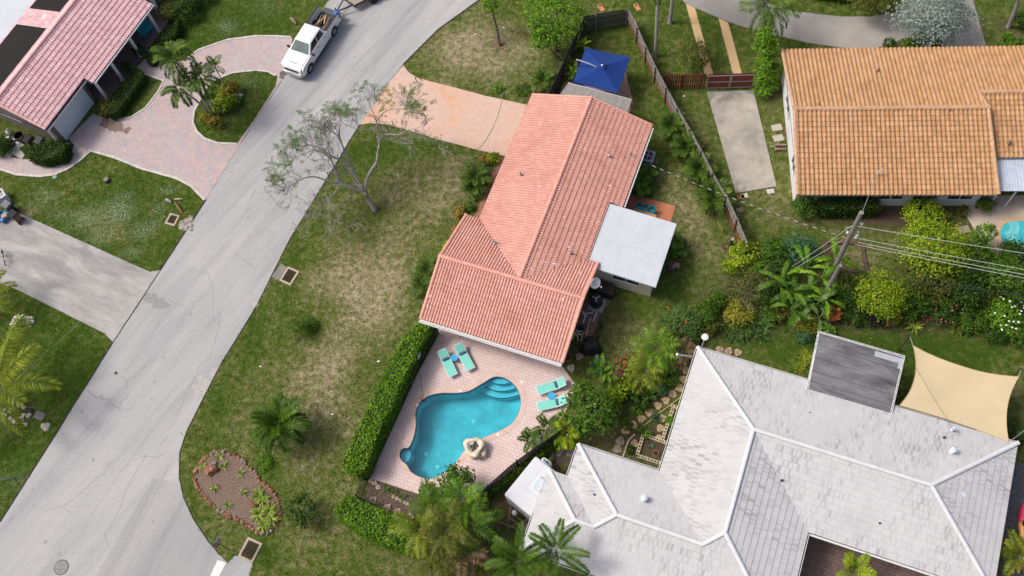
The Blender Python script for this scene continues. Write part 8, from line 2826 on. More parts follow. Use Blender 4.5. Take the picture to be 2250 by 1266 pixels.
# ------------------------------------------------------------------ garden path, blocks, edging
STONE = plain('tan_stone', (0.40, 0.29, 0.18), 0.9, var=0.18, scale=4)
STONEG = plain('grey_brown_stone', (0.27, 0.22, 0.17), 0.9, var=0.2, scale=4)
def stepping(px, label, group, r=0.27, mat=STONE, z=0.0):
	c = P(*px)
	t_ = thing('stepping_stone', label, 'stepping stone', (c.x, c.y, z), 0, group)
	mb = MB()
	boulder(mb, [(r, -0.03), (r, 0.04), (r * 0.94, 0.055), (0.03, 0.06)], 16, int(px[0] * 7 + px[1]), (0, 0))
	mb.build('stone', mat, t_)
for px in ((1502, 834), (1493, 853), (1478, 866), (1463, 880), (1446, 891), (1426, 906), (1409, 920), (1391, 934), (1375, 946), (1508, 814)):
	stepping(px, 'tan stepping stone in the curved garden path along the white roof', 'stepping stones of the garden path')
for px, lab in (((1363, 969), 'greyish stepping stone near the bottom of the garden path'), ((1356, 987), 'last pinkish stepping stone at the white eave')):
	stepping(px, lab, 'stepping stones of the garden path', 0.28, STONEG)
for px, lab in (((1457, 920), 'tan stone in the herb bed above the block planter'), ((1451, 941), 'tan stone in the herb bed beside the block wall'), ((1446, 964), 'tan stone at the inner corner of the block planter'), ((1394, 975), 'grey stone left of the block planter')):
	stepping(px, lab, 'stones in the herb bed', 0.25)
PINKS = plain('pinkish_concrete_stone', (0.36, 0.24, 0.19), 0.9, var=0.2, scale=5)
for px, lab in (((1273, 784), 'round reddish stone on the grass beside the terracotta pot'), ((1255, 809), 'round pale stone on the grass at the pool deck corner')):
	stepping(px, lab, None, 0.26, PINKS if px[0] > 1260 else plain('pale_round_stone', (0.42, 0.36, 0.3), 0.9, var=0.2))
for px, lab in (((1601, 772), 'brown stepping stone at the corner of the white roof'), ((1621, 775), 'pale tan stepping stone at the lawn strip edge'), ((1581, 769), 'dark brown stepping stone nearest the white roof corner')):
	stepping(px, lab, None, 0.26, STONE if px[0] > 1610 else PINKS)
for px, lab in (((820, 1099), 'grey round paver nearest the picket fence in the planting bed'), ((851, 1116), 'pink round paver beside a scrap in the planting bed'), ((873, 1125), 'pink round paver in the middle of the planting bed'), ((901, 1136), 'pale round paver under the areca palms')):
	stepping(px, lab, 'round pavers in the planting bed', 0.25, STONEG if px[0] < 830 else PINKS, 0.02)
for px, lab in (((815, 1056), 'pale edging stone at the pool deck corner by the fence'), ((824, 1062), 'pale edging stone, second from the pool deck corner'), ((831, 1071), 'pale edging stone, third from the pool deck corner')):
	stepping(px, lab, 'edging stones of the planting bed', 0.16, plain('pale_edging', (0.46, 0.37, 0.28), 0.9, var=0.2), 0.03)
for px in ((865, 1092), (873, 1096), (881, 1100), (889, 1104), (896, 1108)):
	stepping(px, 'pale stone in the row edging the bed by the areca palms', 'row of stones at the areca palms', 0.12, plain('pale_edging', (0.46, 0.37, 0.28), 0.9, var=0.2), 0.03)
BLOCK = plain('cream_block', (0.54, 0.46, 0.32), 0.9, var=0.14, scale=6)
def block_row(p0, p1, label):
	a, b = P(*p0), P(*p1)
	d = b - a
	n = max(1, round(d.length / 0.42))
	rz = math.atan2(d.y, d.x)
	for i in range(n):
		c = a + d * (i + 0.5) / n
		l = d.length / n - 0.015
		t_ = thing('cinder_block', label, 'cinder block', (c.x, c.y, 0), rz, 'cream cinder blocks of the planter')
		mb = MB()
		hx_ = [[(sx * l / 4 - l * 0.16, -0.06), (sx * l / 4 + l * 0.16, -0.06), (sx * l / 4 + l * 0.16, 0.06), (sx * l / 4 - l * 0.16, 0.06)] for sx in (1, -1)]
		mb.prism([(-l / 2, -0.1), (l / 2, -0.1), (l / 2, 0.1), (-l / 2, 0.1)], 0, 0.2, hx_)
		mb.build('block', BLOCK, t_)
		mb = MB()
		mb.box((0, 0, 0.05), (l * 0.9, 0.15, 0.08))
		mb.build('core', plain('pot_soil', (0.03, 0.022, 0.016), 0.95), t_)
block_row((1413, 958), (1400, 1000), 'cream cinder block in the left wall of the planter')
block_row((1402, 1003), (1456, 1021), 'cream cinder block in the bottom wall of the planter')
block_row((1416, 957), (1466, 975), 'cream cinder block in the top wall of the planter')
block_row((1478, 900), (1455, 968), 'cream cinder block in the long row climbing towards the path')
block_row((1474, 892), (1488, 897), 'cream cinder block at the upper end of the long row')
for i, (pts, lab) in enumerate((([(1495, 874), (1448, 909)], 'thin wooden edging board right of the stepping stones'), ([(1438, 918), (1412, 938)], 'thin wooden edging board below the gap by the stepping stones'), ([(1452, 868), (1422, 890)], 'thin brown edging board left of the stepping stones'), ([(1395, 912), (1372, 934)], 'thin brown edging board beside the round dark tree'))):
	a, b = P(*pts[0]), P(*pts[1])
	d = b - a
	mb = MB()
	mb.box((0, 0, 0.05), (d.length, 0.05, 0.1), math.atan2(d.y, d.x))
	o = mb.build('edging_board', plain(('tan_edge', 'tan_edge', 'brown_edge', 'brown_edge')[i], ((0.42, 0.33, 0.16), (0.42, 0.33, 0.16), (0.16, 0.08, 0.045), (0.16, 0.08, 0.045))[i], 0.9))
	o.location = (a + b) / 2
	tag(o, lab, 'edging board', 'edging boards of the garden path')
mb = MB()
mb.ribbon([tuple(Vector(p) - Vector(px_poly([(1395, 955)])[0])) for p in smooth_open(px_poly([(1395, 955), (1382, 968), (1375, 985), (1369, 1004)]), 4)], 0.09, 0, 0.09)
o = mb.build('curved_edging', plain('pale_edge', (0.45, 0.38, 0.27), 0.9))
o.location = P(1395, 955)
tag(o, 'curved pale edging strip beside the last stepping stones', 'edging')
# timber frame on the lawn behind the pole
FR = [P(x, y) for x, y in ((1812, 533), (1893, 537), (1905, 600), (1830, 596))]
t_ = thing('timber_frame', 'rectangular frame of dark brown timbers on the grass around the utility pole', 'timber frame', FR[0])
for k in range(4):
	a, b = FR[k] - FR[0], FR[(k + 1) % 4] - FR[0]
	d = b - a
	mb = MB()
	c = (a + b) / 2
	mb.box((c.x, c.y, 0.09), (d.length + (0.18 if k % 2 else -0.2), 0.2, 0.18 + 0.004 * k), math.atan2(d.y, d.x))
	mb.build('timber', wood_material('brown_timber', (0.055, 0.03, 0.022), (0.13, 0.075, 0.055)), t_)
# paving squares
for px, sz, lab, m_ in (((1636, 431), 0.5, 'white square slab below the left corner of the parking slab', CURB), ((1693, 421), 0.5, 'white square slab below the right corner of the parking slab', CURB), ((1707, 281), 0.75, 'pale square slab beside the coiled hose', plain('pale_slab', (0.40, 0.36, 0.32), 0.9)), ((1710, 304), 0.75, 'pale square slab between the hose and the brick pile', plain('pale_slab', (0.40, 0.36, 0.32), 0.9)), ((2118, 505), 0.75, 'square slab on the dirt beside the neighbouring pool deck', plain('tan_slab', (0.30, 0.25, 0.19), 0.9)), ((1625, 462), 0.5, 'brownish square slab on the grass right of the long fence', plain('brown_slab', (0.24, 0.18, 0.12), 0.9)), ((1628, 433), 0.5, 'rusty plate beside the left white slab', plain('rust_plate', (0.30, 0.14, 0.05), 0.9)), ((88, 914), 0.75, 'dark grey slab beside the coconut palm foot', plain('grey_slab', (0.15, 0.14, 0.14), 0.9)), ((20, 342), 0.5, 'pale slab near the round shrub at the left edge', plain('pale_slab', (0.40, 0.36, 0.32), 0.9))):
	c = P(*px)
	t_ = thing('paving_slab', lab, 'paving slab', c, R(-20 if px[0] < 200 else 12))
	mb = MB()
	mb.rbox((0, 0, 0.02), (sz, sz * 0.75, 0.08), 0, 0.02)
	mb.build('slab', m_, t_)
rng = random.Random(8)
for i in range(18):
	q = P(1706 + (i % 3) * 8, 322 + (i // 3) % 2 * 9)
	z = 0.04 + 0.085 * (i // 6)
	mb = MB()
	mb.box((0, 0, 0), (0.26, 0.13, 0.08), rng.uniform(-.12, .12) + R(8))
	o = mb.build('brick', plain('brown_brick', (0.25, 0.16, 0.12), 0.9, var=0.3, scale=3))
	o.location = (q.x + rng.uniform(-.03, .03), q.y, z)
	tag(o, 'brown brick in the small pile beside the white side wall', 'brick', 'pile of brown bricks')
c = P(1724, 290, 0.7)
t_ = thing('hose_reel', 'dark red hose coiled on the white side wall of the orange house', 'hose', (c.x, c.y, 0))
mb = MB()
mb.tube([(0.02 * math.sin(a * 3), (0.32 + 0.03 * math.sin(a * 1.7)) * math.cos(a), 0.75 + (0.36 + .03 * math.cos(a * 2.2)) * math.sin(a)) for a in np.linspace(0, 25, 90)], 0.022, 5)
mb.build('coil', plain('red_hose', (0.16, 0.02, 0.025), 0.5), t_)
mb = MB()
mb.tube([(0, -0.3, 0.5), (-0.35, -0.45, 0.04), (-0.6, -0.9, 0.03), (-0.95, -0.7, 0.03)], 0.022, 5)
mb.build('loose_end', plain('pale_hose', (0.5, 0.5, 0.42), 0.5), t_)
for pts, lab in (([(1121, 122), (1118, 150), (1108, 190), (1098, 240), (1082, 282), (1060, 318), (1046, 328)], 'long thin green hose crossing the dry lawn and the peach driveway'), ([(1124, 118), (1143, 128), (1146, 145), (1160, 165), (1172, 178)], 'short green hose curling right on the dry lawn')):
	w = smooth_open([tuple(P(x, y, 0.05)) for x, y in pts], 4)
	mb = MB()
	mb.tube([tuple(Vector(p) - Vector(w[0])) for p in w], 0.013, 5)
	o = mb.build('garden_hose', plain('mint_hose', (0.16, 0.36, 0.22), 0.5))
	o.location = w[0]
	tag(o, lab, 'hose')

# ------------------------------------------------------------------ shade sail
def sail():
	q = [P(2006, 759, 2.5), P(2239, 828, 2.4), P(2217, 972, 2.75), P(1976, 891, 2.8)]
	root = thing('shade_sail', 'beige four cornered shade sail stretched beside the white roof', 'shade sail', (q[0].x, q[0].y, 0))
	A, B, C, D = [p - root.location for p in q]
	cen = (A + B + C + D) / 4
	def edge(a, b, s, k):
		m = a.lerp(b, s)
		pull = (cen - (a + b) / 2) * k
		return m + pull * 4 * s * (1 - s)
	n = 20
	grid = []
	for i in range(n + 1):
		t = i / n
		row = []
		for j in range(n + 1):
			s = j / n
			top_, bot = edge(A, B, s, 0.2), edge(D, C, s, 0.06)
			lf, rt = edge(A, D, t, 0.16), edge(B, C, t, 0.12)
			p = top_.lerp(bot, t) + lf.lerp(rt, s) - (A.lerp(B, s)).lerp(D.lerp(C, s), t)
			p.z -= 0.10 * math.sin(math.pi * s) * math.sin(math.pi * t) + 0.03 * math.sin(11 * s + 5 * t) * (1 - s * t)
			row.append(tuple(p))
		grid.append(row)
	mb = MB()
	for i in range(n):
		for j in range(n):
			mb.add([grid[i][j], grid[i + 1][j], grid[i + 1][j + 1], grid[i][j + 1]], [(0, 1, 2, 3)])
	sc = mb.build('sail_cloth', plain('beige_cloth', (0.56, 0.46, 0.285), 0.85, var=0.03, scale=1.5), root, smooth=True)
	ol = [grid[0][j] for j in range(n + 1)] + [grid[i][n] for i in range(1, n + 1)] + [grid[n][j] for j in range(n - 1, -1, -1)] + [grid[i][0] for i in range(n - 1, -1, -1)]
	mb = MB()
	mb.tube(ol, 0.022, 4)
	mb.build('hem', plain('tan_hem', (0.40, 0.29, 0.14), 0.8), sc)
	for p, q2 in ((A, P(1999, 738, 2.7)), (B, P(2243, 812, 2.6)), (C, P(2252, 945, 2.7))):
		e = q2 - root.location
		mb = MB()
		mb.tube([tuple(p), tuple(e)], 0.015, 4)
		mb.build('rope', PC, root)
		mb = MB()
		mb.tube([(e.x, e.y, 0), tuple(e + Vector((0, 0, 0.1)))], 0.05, 8)
		mb.build('post', plain('dark_post', (0.08, 0.06, 0.05), 0.6, 0.3), root)
sail()
def kayak(p0, p1, label, m0, m1, r=0.36):
	a, b = P(*p0), P(*p1)
	d = b - a
	root = thing('kayak', label, 'kayak', (a + b) / 2, math.atan2(d.y, d.x), 'kayaks beside the white house')
	l = d.length
	def part(t0, t1, nm, m_):
		mb = MB()
		rings = []
		for t in np.linspace(t0, t1, 9):
			w = max(0.02, r * math.sin(math.pi * min(0.97, max(0.03, t))) ** 0.65)
			rings.append([(-l / 2 + l * t, w * math.cos(a_), 0.25 + (0.10 * abs(2 * t - 1) ** 3) + 0.22 * math.sin(a_) * (w / r)) for a_ in np.linspace(0, 2 * math.pi, 14, endpoint=False)])
		mb.loft(rings)
		return mb.build(nm, m_, root, smooth=True)
	part(0, 0.5, 'bow', m0)
	part(0.501, 1.0, 'stern', m1)
	mb = MB()
	mb.lathe((l * 0.05, 0, 0.44), [(0.2, 0.0), (0.22, 0.05), (0.18, 0.05), (0.02, 0.02)], 14)
	mb.build('cockpit', BLKP, root)
kayak((2248, 1105), (2246, 1196), 'red and orange kayak lying beside the right eave of the white house', plain('kayak_red', (0.72, 0.03, 0.11), 0.35), plain('kayak_orange', (0.70, 0.30, 0.06), 0.35))
kayak((2240, 1172), (2233, 1262), 'yellow kayak lying below the red one at the right edge', plain('kayak_yellow', (0.60, 0.38, 0.06), 0.35), plain('kayak_yellow', (0.60, 0.38, 0.06), 0.35), 0.3)

# ------------------------------------------------------------------ rocks
ROCKS = [plain('orange_rock', (0.26, 0.125, 0.07), 0.9, var=0.45, scale=6), plain('grey_rock', (0.22, 0.185, 0.155), 0.9, var=0.4, scale=6), plain('rust_rock', (0.18, 0.075, 0.04), 0.9, var=0.5, scale=6)]
rng = random.Random(21)
bl = bed_xy
per = [0.0]
for i in range(len(bl)):
	per.append(per[-1] + math.dist(bl[i], bl[(i + 1) % len(bl)]))
k = 0
s = 0.0
while s < per[-1]:
	i = max(j for j in range(len(bl)) if per[j] <= s)
	t = (s - per[i]) / (per[i + 1] - per[i])
	x = bl[i][0] + (bl[(i + 1) % len(bl)][0] - bl[i][0]) * t + rng.uniform(-.06, .06)
	y = bl[i][1] + (bl[(i + 1) % len(bl)][1] - bl[i][1]) * t + rng.uniform(-.06, .06)
	r_ = rng.uniform(0.08, 0.18)
	mb = MB()
	mb.blob((0, 0, 0), (r_, r_ * rng.uniform(.7, 1.0), r_ * 0.9), k, 0.8, 2, 0.28)
	o = mb.build('edging_rock', ROCKS[rng.choice((0, 0, 0, 1, 2))])
	o.location = (x, y, r_ * 0.4)
	o.rotation_euler = (0, 0, rng.uniform(0, 6.28))
	tag(o, 'rough orange brown rock in the ring edging the corner bed', 'rock', 'rocks edging the corner bed')
	s += r_ * 1.75
	k += 1
for px, r_, lab, m_ in (((466, 1034), 0.42, 'big orange rock inside the stone edged bed', 0), ((471, 1022), 0.26, 'grey rock beside the big orange rock', 1), ((560, 1108), 0.3, 'rusty rock beside the striped lilies', 2), ((528, 213), 0.3, 'pale grey rock at the right of the island bed', 1)):
	c = P(*px)
	mb = MB()
	mb.blob((0, 0, 0), (r_, r_ * .8, r_), int(px[0]), 0.75, 2, 0.3)
	o = mb.build('boulder', ROCKS[m_] if px[1] > 300 else plain('pale_rock', (0.42, 0.42, 0.42), 0.9, var=0.2))
	o.location = (c.x, c.y, r_ * 0.4)
	tag(o, lab, 'rock')
wr = plain('white_rock', (0.56, 0.52, 0.47), 0.9, var=0.25, scale=5)
for i in range(46):
	a, r_ = rng.uniform(0, 6.28), rng.random() ** 0.5
	px = (48 + 27 * r_ * math.cos(a), 707 + 15 * r_ * math.sin(a))
	c = P(*px)
	z = rng.uniform(0.10, 0.2)
	mb = MB()
	mb.blob((0, 0, 0), (z, z * .8, z * .6), i, 0.7, 1, 0.25)
	o = mb.build('white_rock', wr)
	o.location = (c.x, c.y, 0.03)
	tag(o, 'white stone in the patch behind the agave', 'rock', 'white stones around the agave')
gr = plain('grey_ring_rock', (0.34, 0.31, 0.27), 0.9, var=0.35, scale=5)
for i in range(40):
	a = rng.uniform(0, 6.28)
	px = (38 + rng.uniform(14, 32) * math.cos(a), 908 + rng.uniform(10, 24) * math.sin(a))
	c = P(*px)
	z = rng.uniform(0.08, 0.18)
	mb = MB()
	mb.blob((0, 0, 0), (z, z * .8, z * .7), i + 50, 0.7, 1, 0.25)
	o = mb.build('ring_rock', gr)
	o.location = (c.x, c.y, 0.03)
	tag(o, 'grey tan stone in the ring around the coconut palm foot', 'rock', 'stones around the coconut palm')
for px, r_, lab in (((102, 938), 0.35, 'flat grey rock on the lower left lawn, right of the palm stones'), ((55, 934), 0.22, 'flat pale rock below the coconut palm stones'), ((66, 903), 0.28, 'black rock beside the coconut palm foot')):
	c = P(*px)
	mb = MB()
	mb.blob((0, 0, 0), (r_, r_ * .8, r_ * .6), int(px[0]), 0.6, 2, 0.25)
	o = mb.build('lawn_rock', plain('black_rock', (0.012, 0.012, 0.014), 0.8) if px[0] == 66 else gr)
	o.location = (c.x, c.y, 0.04)
	tag(o, lab, 'rock')
# stump, log, rubble and frond on the left lawns
c = P(236, 398)
t_ = thing('tree_stump', 'short round tree stump on the left lawn', 'tree stump', c)
mb = MB()
mb.lathe((0, 0, 0), [(0.24, -0.02), (0.22, 0.18), (0.21, 0.28)], 14)
mb.build('trunk', plain('stump_bark', (0.07, 0.06, 0.05), 0.9, var=0.4), t_)
mb = MB()
mb.lathe((0, 0, 0.28), [(0.205, 0), (0.20, 0.012), (0.02, 0.014)], 14)
mb.build('cut_face', plain('stump_top', (0.20, 0.17, 0.14), 0.9, var=0.25, scale=20), t_)
for (x0, y0), (x1, y1), r_, lab, col in (((640, 42), (652, 54), 0.13, 'short cut log on the grass beside the pickup', (0.24, 0.18, 0.12)), ((384, 439), (402, 438), 0.07, 'pale curled piece of palm bark near the storm drain', (0.5, 0.36, 0.26)), ((386, 446), (402, 470), 0.10, 'brown dead palm boot lying by the storm drain', (0.20, 0.10, 0.05)), ((398, 470), (415, 468), 0.05, 'brown dead palm stalk lying by the storm drain', (0.22, 0.12, 0.06)), ((366, 440), (378, 446), 0.12, 'grey chunk of broken concrete above the storm drain', (0.28, 0.26, 0.25))):
	a, b = P(x0, y0), P(x1, y1)
	t_ = thing('yard_debris', lab, 'debris', a)
	mb = MB()
	mb.tube([(0, 0, r_), tuple((b - a) * 0.5 + Vector((0, 0, r_ * 1.2))), tuple(b - a + Vector((0, 0, r_ * .8)))], [r_ * .8, r_ * 1.1, r_ * .6], 7)
	mb.build('piece', plain('debris_%d' % x0, col, 0.9, var=0.35), t_)
for i in range(12):
	c = P(rng.uniform(398, 424), rng.uniform(476, 506))
	r_ = rng.uniform(0.06, 0.13)
	mb = MB()
	mb.blob((0, 0, 0), (r_, r_ * .8, r_ * .6), i + 90, 0.7, 1, 0.3)
	o = mb.build('rubble', plain('rubble_grey', (0.26, 0.22, 0.18), 0.9, var=0.3))
	o.location = (c.x, c.y, 0.05)
	tag(o, 'broken bit of concrete beside the left lawn storm drain', 'rubble', 'rubble around the broken storm drain')
for i, (x, y) in enumerate(((1107, 62), (1232, 790 - 60), (832, 795), (731, 911), (573, 806), (1045, 76), (1160, 700), (276, 334), (1503, 212))):
	if i in (1, 6):
		continue
	c = P(x, y)
	mb = MB()
	mb.blob((0, 0, 0), (0.11, 0.07, 0.03), i, 0.8, 1, 0.3)
	o = mb.build('litter_scrap', plain('scrap_white', (0.7, 0.69, 0.66), 0.8))
	o.location = (c.x, c.y, 0.06)
	tag(o, 'small white scrap lying on the ground', 'litter', 'white scraps of litter')

# ------------------------------------------------------------------ left house clutter
def cart(px, rz, label, body, lid, h=1.05, open_=0.0):
	c = P(*px, h)
	t_ = thing('wheelie_bin', label, 'wheelie bin', (c.x, c.y, 0.03), rz, 'wheelie bins')
	mb = MB()
	mb.hexa([(-0.22, -0.24, 0.06), (0.22, -0.24, 0.06), (0.22, 0.24, 0.06), (-0.22, 0.24, 0.06), (-0.32, -0.3, h - 0.06), (0.34, -0.3, h - 0.06), (0.34, 0.3, h - 0.06), (-0.32, 0.3, h - 0.06)])
	mb.build('body', body, t_)
	mb = MB()
	mb.hexa([(-0.36, -0.33, h - 0.05), (0.38, -0.33, h - 0.05), (0.38, 0.33, h - 0.05), (-0.36, 0.33, h - 0.05), (-0.30, -0.27, h + 0.03), (0.32, -0.27, h + 0.03), (0.32, 0.27, h + 0.03), (-0.30, 0.27, h + 0.03)])
	mb.build('lid', lid, t_)
	for s_ in (1, -1):
		mb = MB()
		rg = lambda r_, o_: [(-0.28 + r_ * math.cos(k_ * .52), s_ * 0.26 + o_, 0.13 + r_ * math.sin(k_ * .52)) for k_ in range(12)]
		mb.loft([rg(.13, -.04), rg(.13, .04)])
		mb.build('wheel', BLKP, t_)
	mb = MB()
	mb.tube([(-0.4, -0.26, h - 0.06), (-0.42, 0.26, h - 0.06)], 0.02)
	mb.build('handle', BLKP, t_)
BROWNB = plain('brown_bin', (0.20, 0.11, 0.07), 0.6)
BLKL = plain('black_lid', (0.012, 0.013, 0.014), 0.8)
cart((27, 470), R(150), 'brown wheelie bin with a black lid on the old concrete drive', BROWNB, BLKL)
cart((13, 449), R(150), 'navy blue wheelie bin beside the brown one at the left edge', plain('navy_bin', (0.02, 0.02, 0.12), 0.5), plain('grey_lid', (0.10, 0.105, 0.11), 0.5))
cart((60, 304), R(65), 'brown wheelie bin with a black lid beside the taupe side wall', plain('tan_bin', (0.22, 0.15, 0.07), 0.6), BLKL)
cart((84, 308), R(65), 'dark green wheelie bin nearest the garage corner', plain('green_bin', (0.02, 0.05, 0.04), 0.5), plain('green_black_lid', (0.02, 0.03, 0.028), 0.5))
c = P(40, 297, 0.8)
t_ = thing('open_barrel', 'open black barrel beside the taupe side wall', 'barrel', (c.x, c.y, 0))
mb = MB()
mb.lathe((0, 0, 0), [(0.3, 0), (0.38, 0.75), (0.41, 0.8), (0.36, 0.8), (0.33, 0.3), (0.02, 0.28)], 20)
mb.build('barrel', plain('barrel_black', (0.016, 0.017, 0.018), 0.5), t_)
mb = MB()
mb.blob((0, 0, 0.32), (0.25, 0.2, 0.12), 4, 0.8, 1, 0.3)
mb.build('rubbish', plain('grey_green_junk', (0.10, 0.12, 0.11), 0.8), t_)
c = P(15, 286, 0.55)
t_ = thing('propane_tank', 'white propane tank by the taupe side wall at the left edge', 'gas bottle', (c.x, c.y, 0))
mb = MB()
mb.lathe((0, 0, 0), [(0.15, 0), (0.2, 0.08), (0.2, 0.4), (0.12, 0.5), (0.03, 0.52)], 16)
mb.build('bottle', plain('bottle_white', (0.6, 0.61, 0.6), 0.4), t_)
mb = MB()
mb.lathe((0, 0, 0.5), [(0.1, 0), (0.1, 0.1), (0.08, 0.1), (0.02, 0.04)], 12)
mb.build('collar', plain('collar_grey', (0.3, 0.3, 0.3), 0.5), t_)
for i, (x, y) in enumerate(((18, 304), (26, 310), (34, 306), (30, 318), (40, 316), (12, 310))):
	c = P(x, y)
	mb = MB()
	mb.box((0, 0, 0.07), (0.3, 0.14, 0.14), i * 0.7)
	o = mb.build('yard_junk', plain(('junk_white', 'junk_navy')[i % 2], ((0.55, 0.56, 0.58), (0.03, 0.05, 0.12))[i % 2], 0.6))
	o.location = c
	tag(o, ('small white object in the clutter beside the taupe side wall', 'small navy object in the clutter beside the taupe side wall')[i % 2], 'junk', ('white clutter', 'navy clutter')[i % 2])
c = P(147, 317, 0.15)
t_ = thing('green_box', 'small green valve box by the garage corner', 'valve box', (c.x, c.y, 0), R(-20))
mb = MB()
mb.rbox((0, 0, 0.09), (0.5, 0.36, 0.18), 0, 0.04)
mb.build('box', plain('box_green', (0.02, 0.07, 0.04), 0.5), t_)
c = P(12, 483)
t_ = thing('blue_wagon', 'heap of blue toys and a wagon beside the brown wheelie bin', 'toys', c)
mb = MB()
mb.rbox((0.05, 0.1, 0.3), (0.9, 0.6, 0.3), R(60), 0.08)
mb.build('wagon', plain('toy_blue', (0.03, 0.15, 0.45), 0.4), t_)
mb = MB()
mb.blob((-0.5, 0.2, 0.35), (0.45, 0.5, 0.4), 6, 0.8, 2, 0.25)
mb.build('bag', plain('toy_bag_blue', (0.03, 0.10, 0.34), 0.6, var=0.3), t_)
mb = MB()
mb.box((0.2, 0.05, 0.5), (0.4, 0.3, 0.2), R(30))
mb.build('carton', plain('carton_tan', (0.42, 0.30, 0.17), 0.8, var=0.25), t_)
c = P(-2, 428, 0.8)
t_ = thing('white_crate', 'white framed crate at the left edge above the wheelie bins', 'crate', (c.x, c.y, 0.03), R(40))
mb = MB()
mb.prism([(-0.4, -0.4), (0.4, -0.4), (0.4, 0.4), (-0.4, 0.4)], 0, 0.8, [[(-0.33, -0.33), (0.33, -0.33), (0.33, 0.33), (-0.33, 0.33)]])
mb.build('crate', WHITE, t_)
mb = MB()
mb.box((0, 0, 0.6), (0.62, 0.62, 0.02))
mb.build('mesh_lid', plain('mesh_grey', (0.3, 0.31, 0.31), 0.7, var=0.3, scale=30), t_)
def bicycle():
	a, b = P(6, 557), P(12, 583)
	d = b - a
	root = thing('bicycle', 'small green and black bicycle leaning on its stand on the old concrete drive', 'bicycle', (a + b) / 2 + Vector((0, 0, 0.035)), math.atan2(d.y, d.x))
	root.rotation_euler = (R(-22), 0, math.atan2(d.y, d.x))
	l = 0.42
	BK = BLKP
	for x in (-l, l):
		mb = MB()
		mb.tube([(x + 0.25 * math.cos(t), 0, 0.25 + 0.25 * math.sin(t)) for t in np.linspace(0, 2 * math.pi, 21)], 0.03, 6)
		mb.build('wheel', BK, root)
	mb = MB()
	for p, q in (((-l, 0, .25), (-.12, 0, .25)), ((-.12, 0, .25), (-.2, 0, .62)), ((-.12, 0, .25), (.3, 0, .6)), ((-.18, 0, .55), (.3, 0, .64)), ((.3, 0, .72), (l, 0, .25)), ((-l, 0, .25), (-.18, 0, .55))):
		mb.tube([p, q], 0.024, 6)
	mb.build('frame', plain('bike_green', (0.03, 0.30, 0.14), 0.4), root)
	mb = MB()
	mb.rbox((-.22, 0, .66), (.26, .14, .06), 0, 0.03)
	mb.build('saddle', BK, root)
	mb = MB()
	mb.tube([(.24, -.3, .84), (.3, -.1, .76), (.3, .1, .76), (.24, .3, .84)], 0.02)
	mb.build('handlebar', BK, root)
bicycle()
def bench():
	c = PK.loc(P(323, 66, 0.45))
	w_ = PK.w(c.x, c.y)
	root = thing('porch_bench', 'turquoise slatted bench on the porch of the pink roofed house', 'bench', (w_.x, w_.y, 0.06), PK.th)
	TQ = plain('turquoise_wood', (0.01, 0.38, 0.42), 0.5, var=0.08)
	mb = MB()
	for k in range(5):
		mb.box((0, -0.22 + 0.11 * k, 0.44), (1.35, 0.09, 0.03))
	mb.build('seat', TQ, root)
	mb = MB()
	for k in range(12):
		mb.box((-0.62 + 0.113 * k, 0.29, 0.72), (0.07, 0.03, 0.5))
	mb.box((0, 0.3, 0.98), (1.38, 0.05, 0.07))
	mb.build('backrest', TQ, root)
	for s_ in (1, -1):
		mb = MB()
		mb.box((s_ * 0.68, 0.0, 0.64), (0.07, 0.6, 0.04))
		mb.build('armrest', TQ, root)
		for y in (-0.26, 0.28):
			mb = MB()
			mb.box((s_ * 0.66, y, 0.31), (0.06, 0.06, 0.62))
			mb.build('leg', TQ, root)
bench()
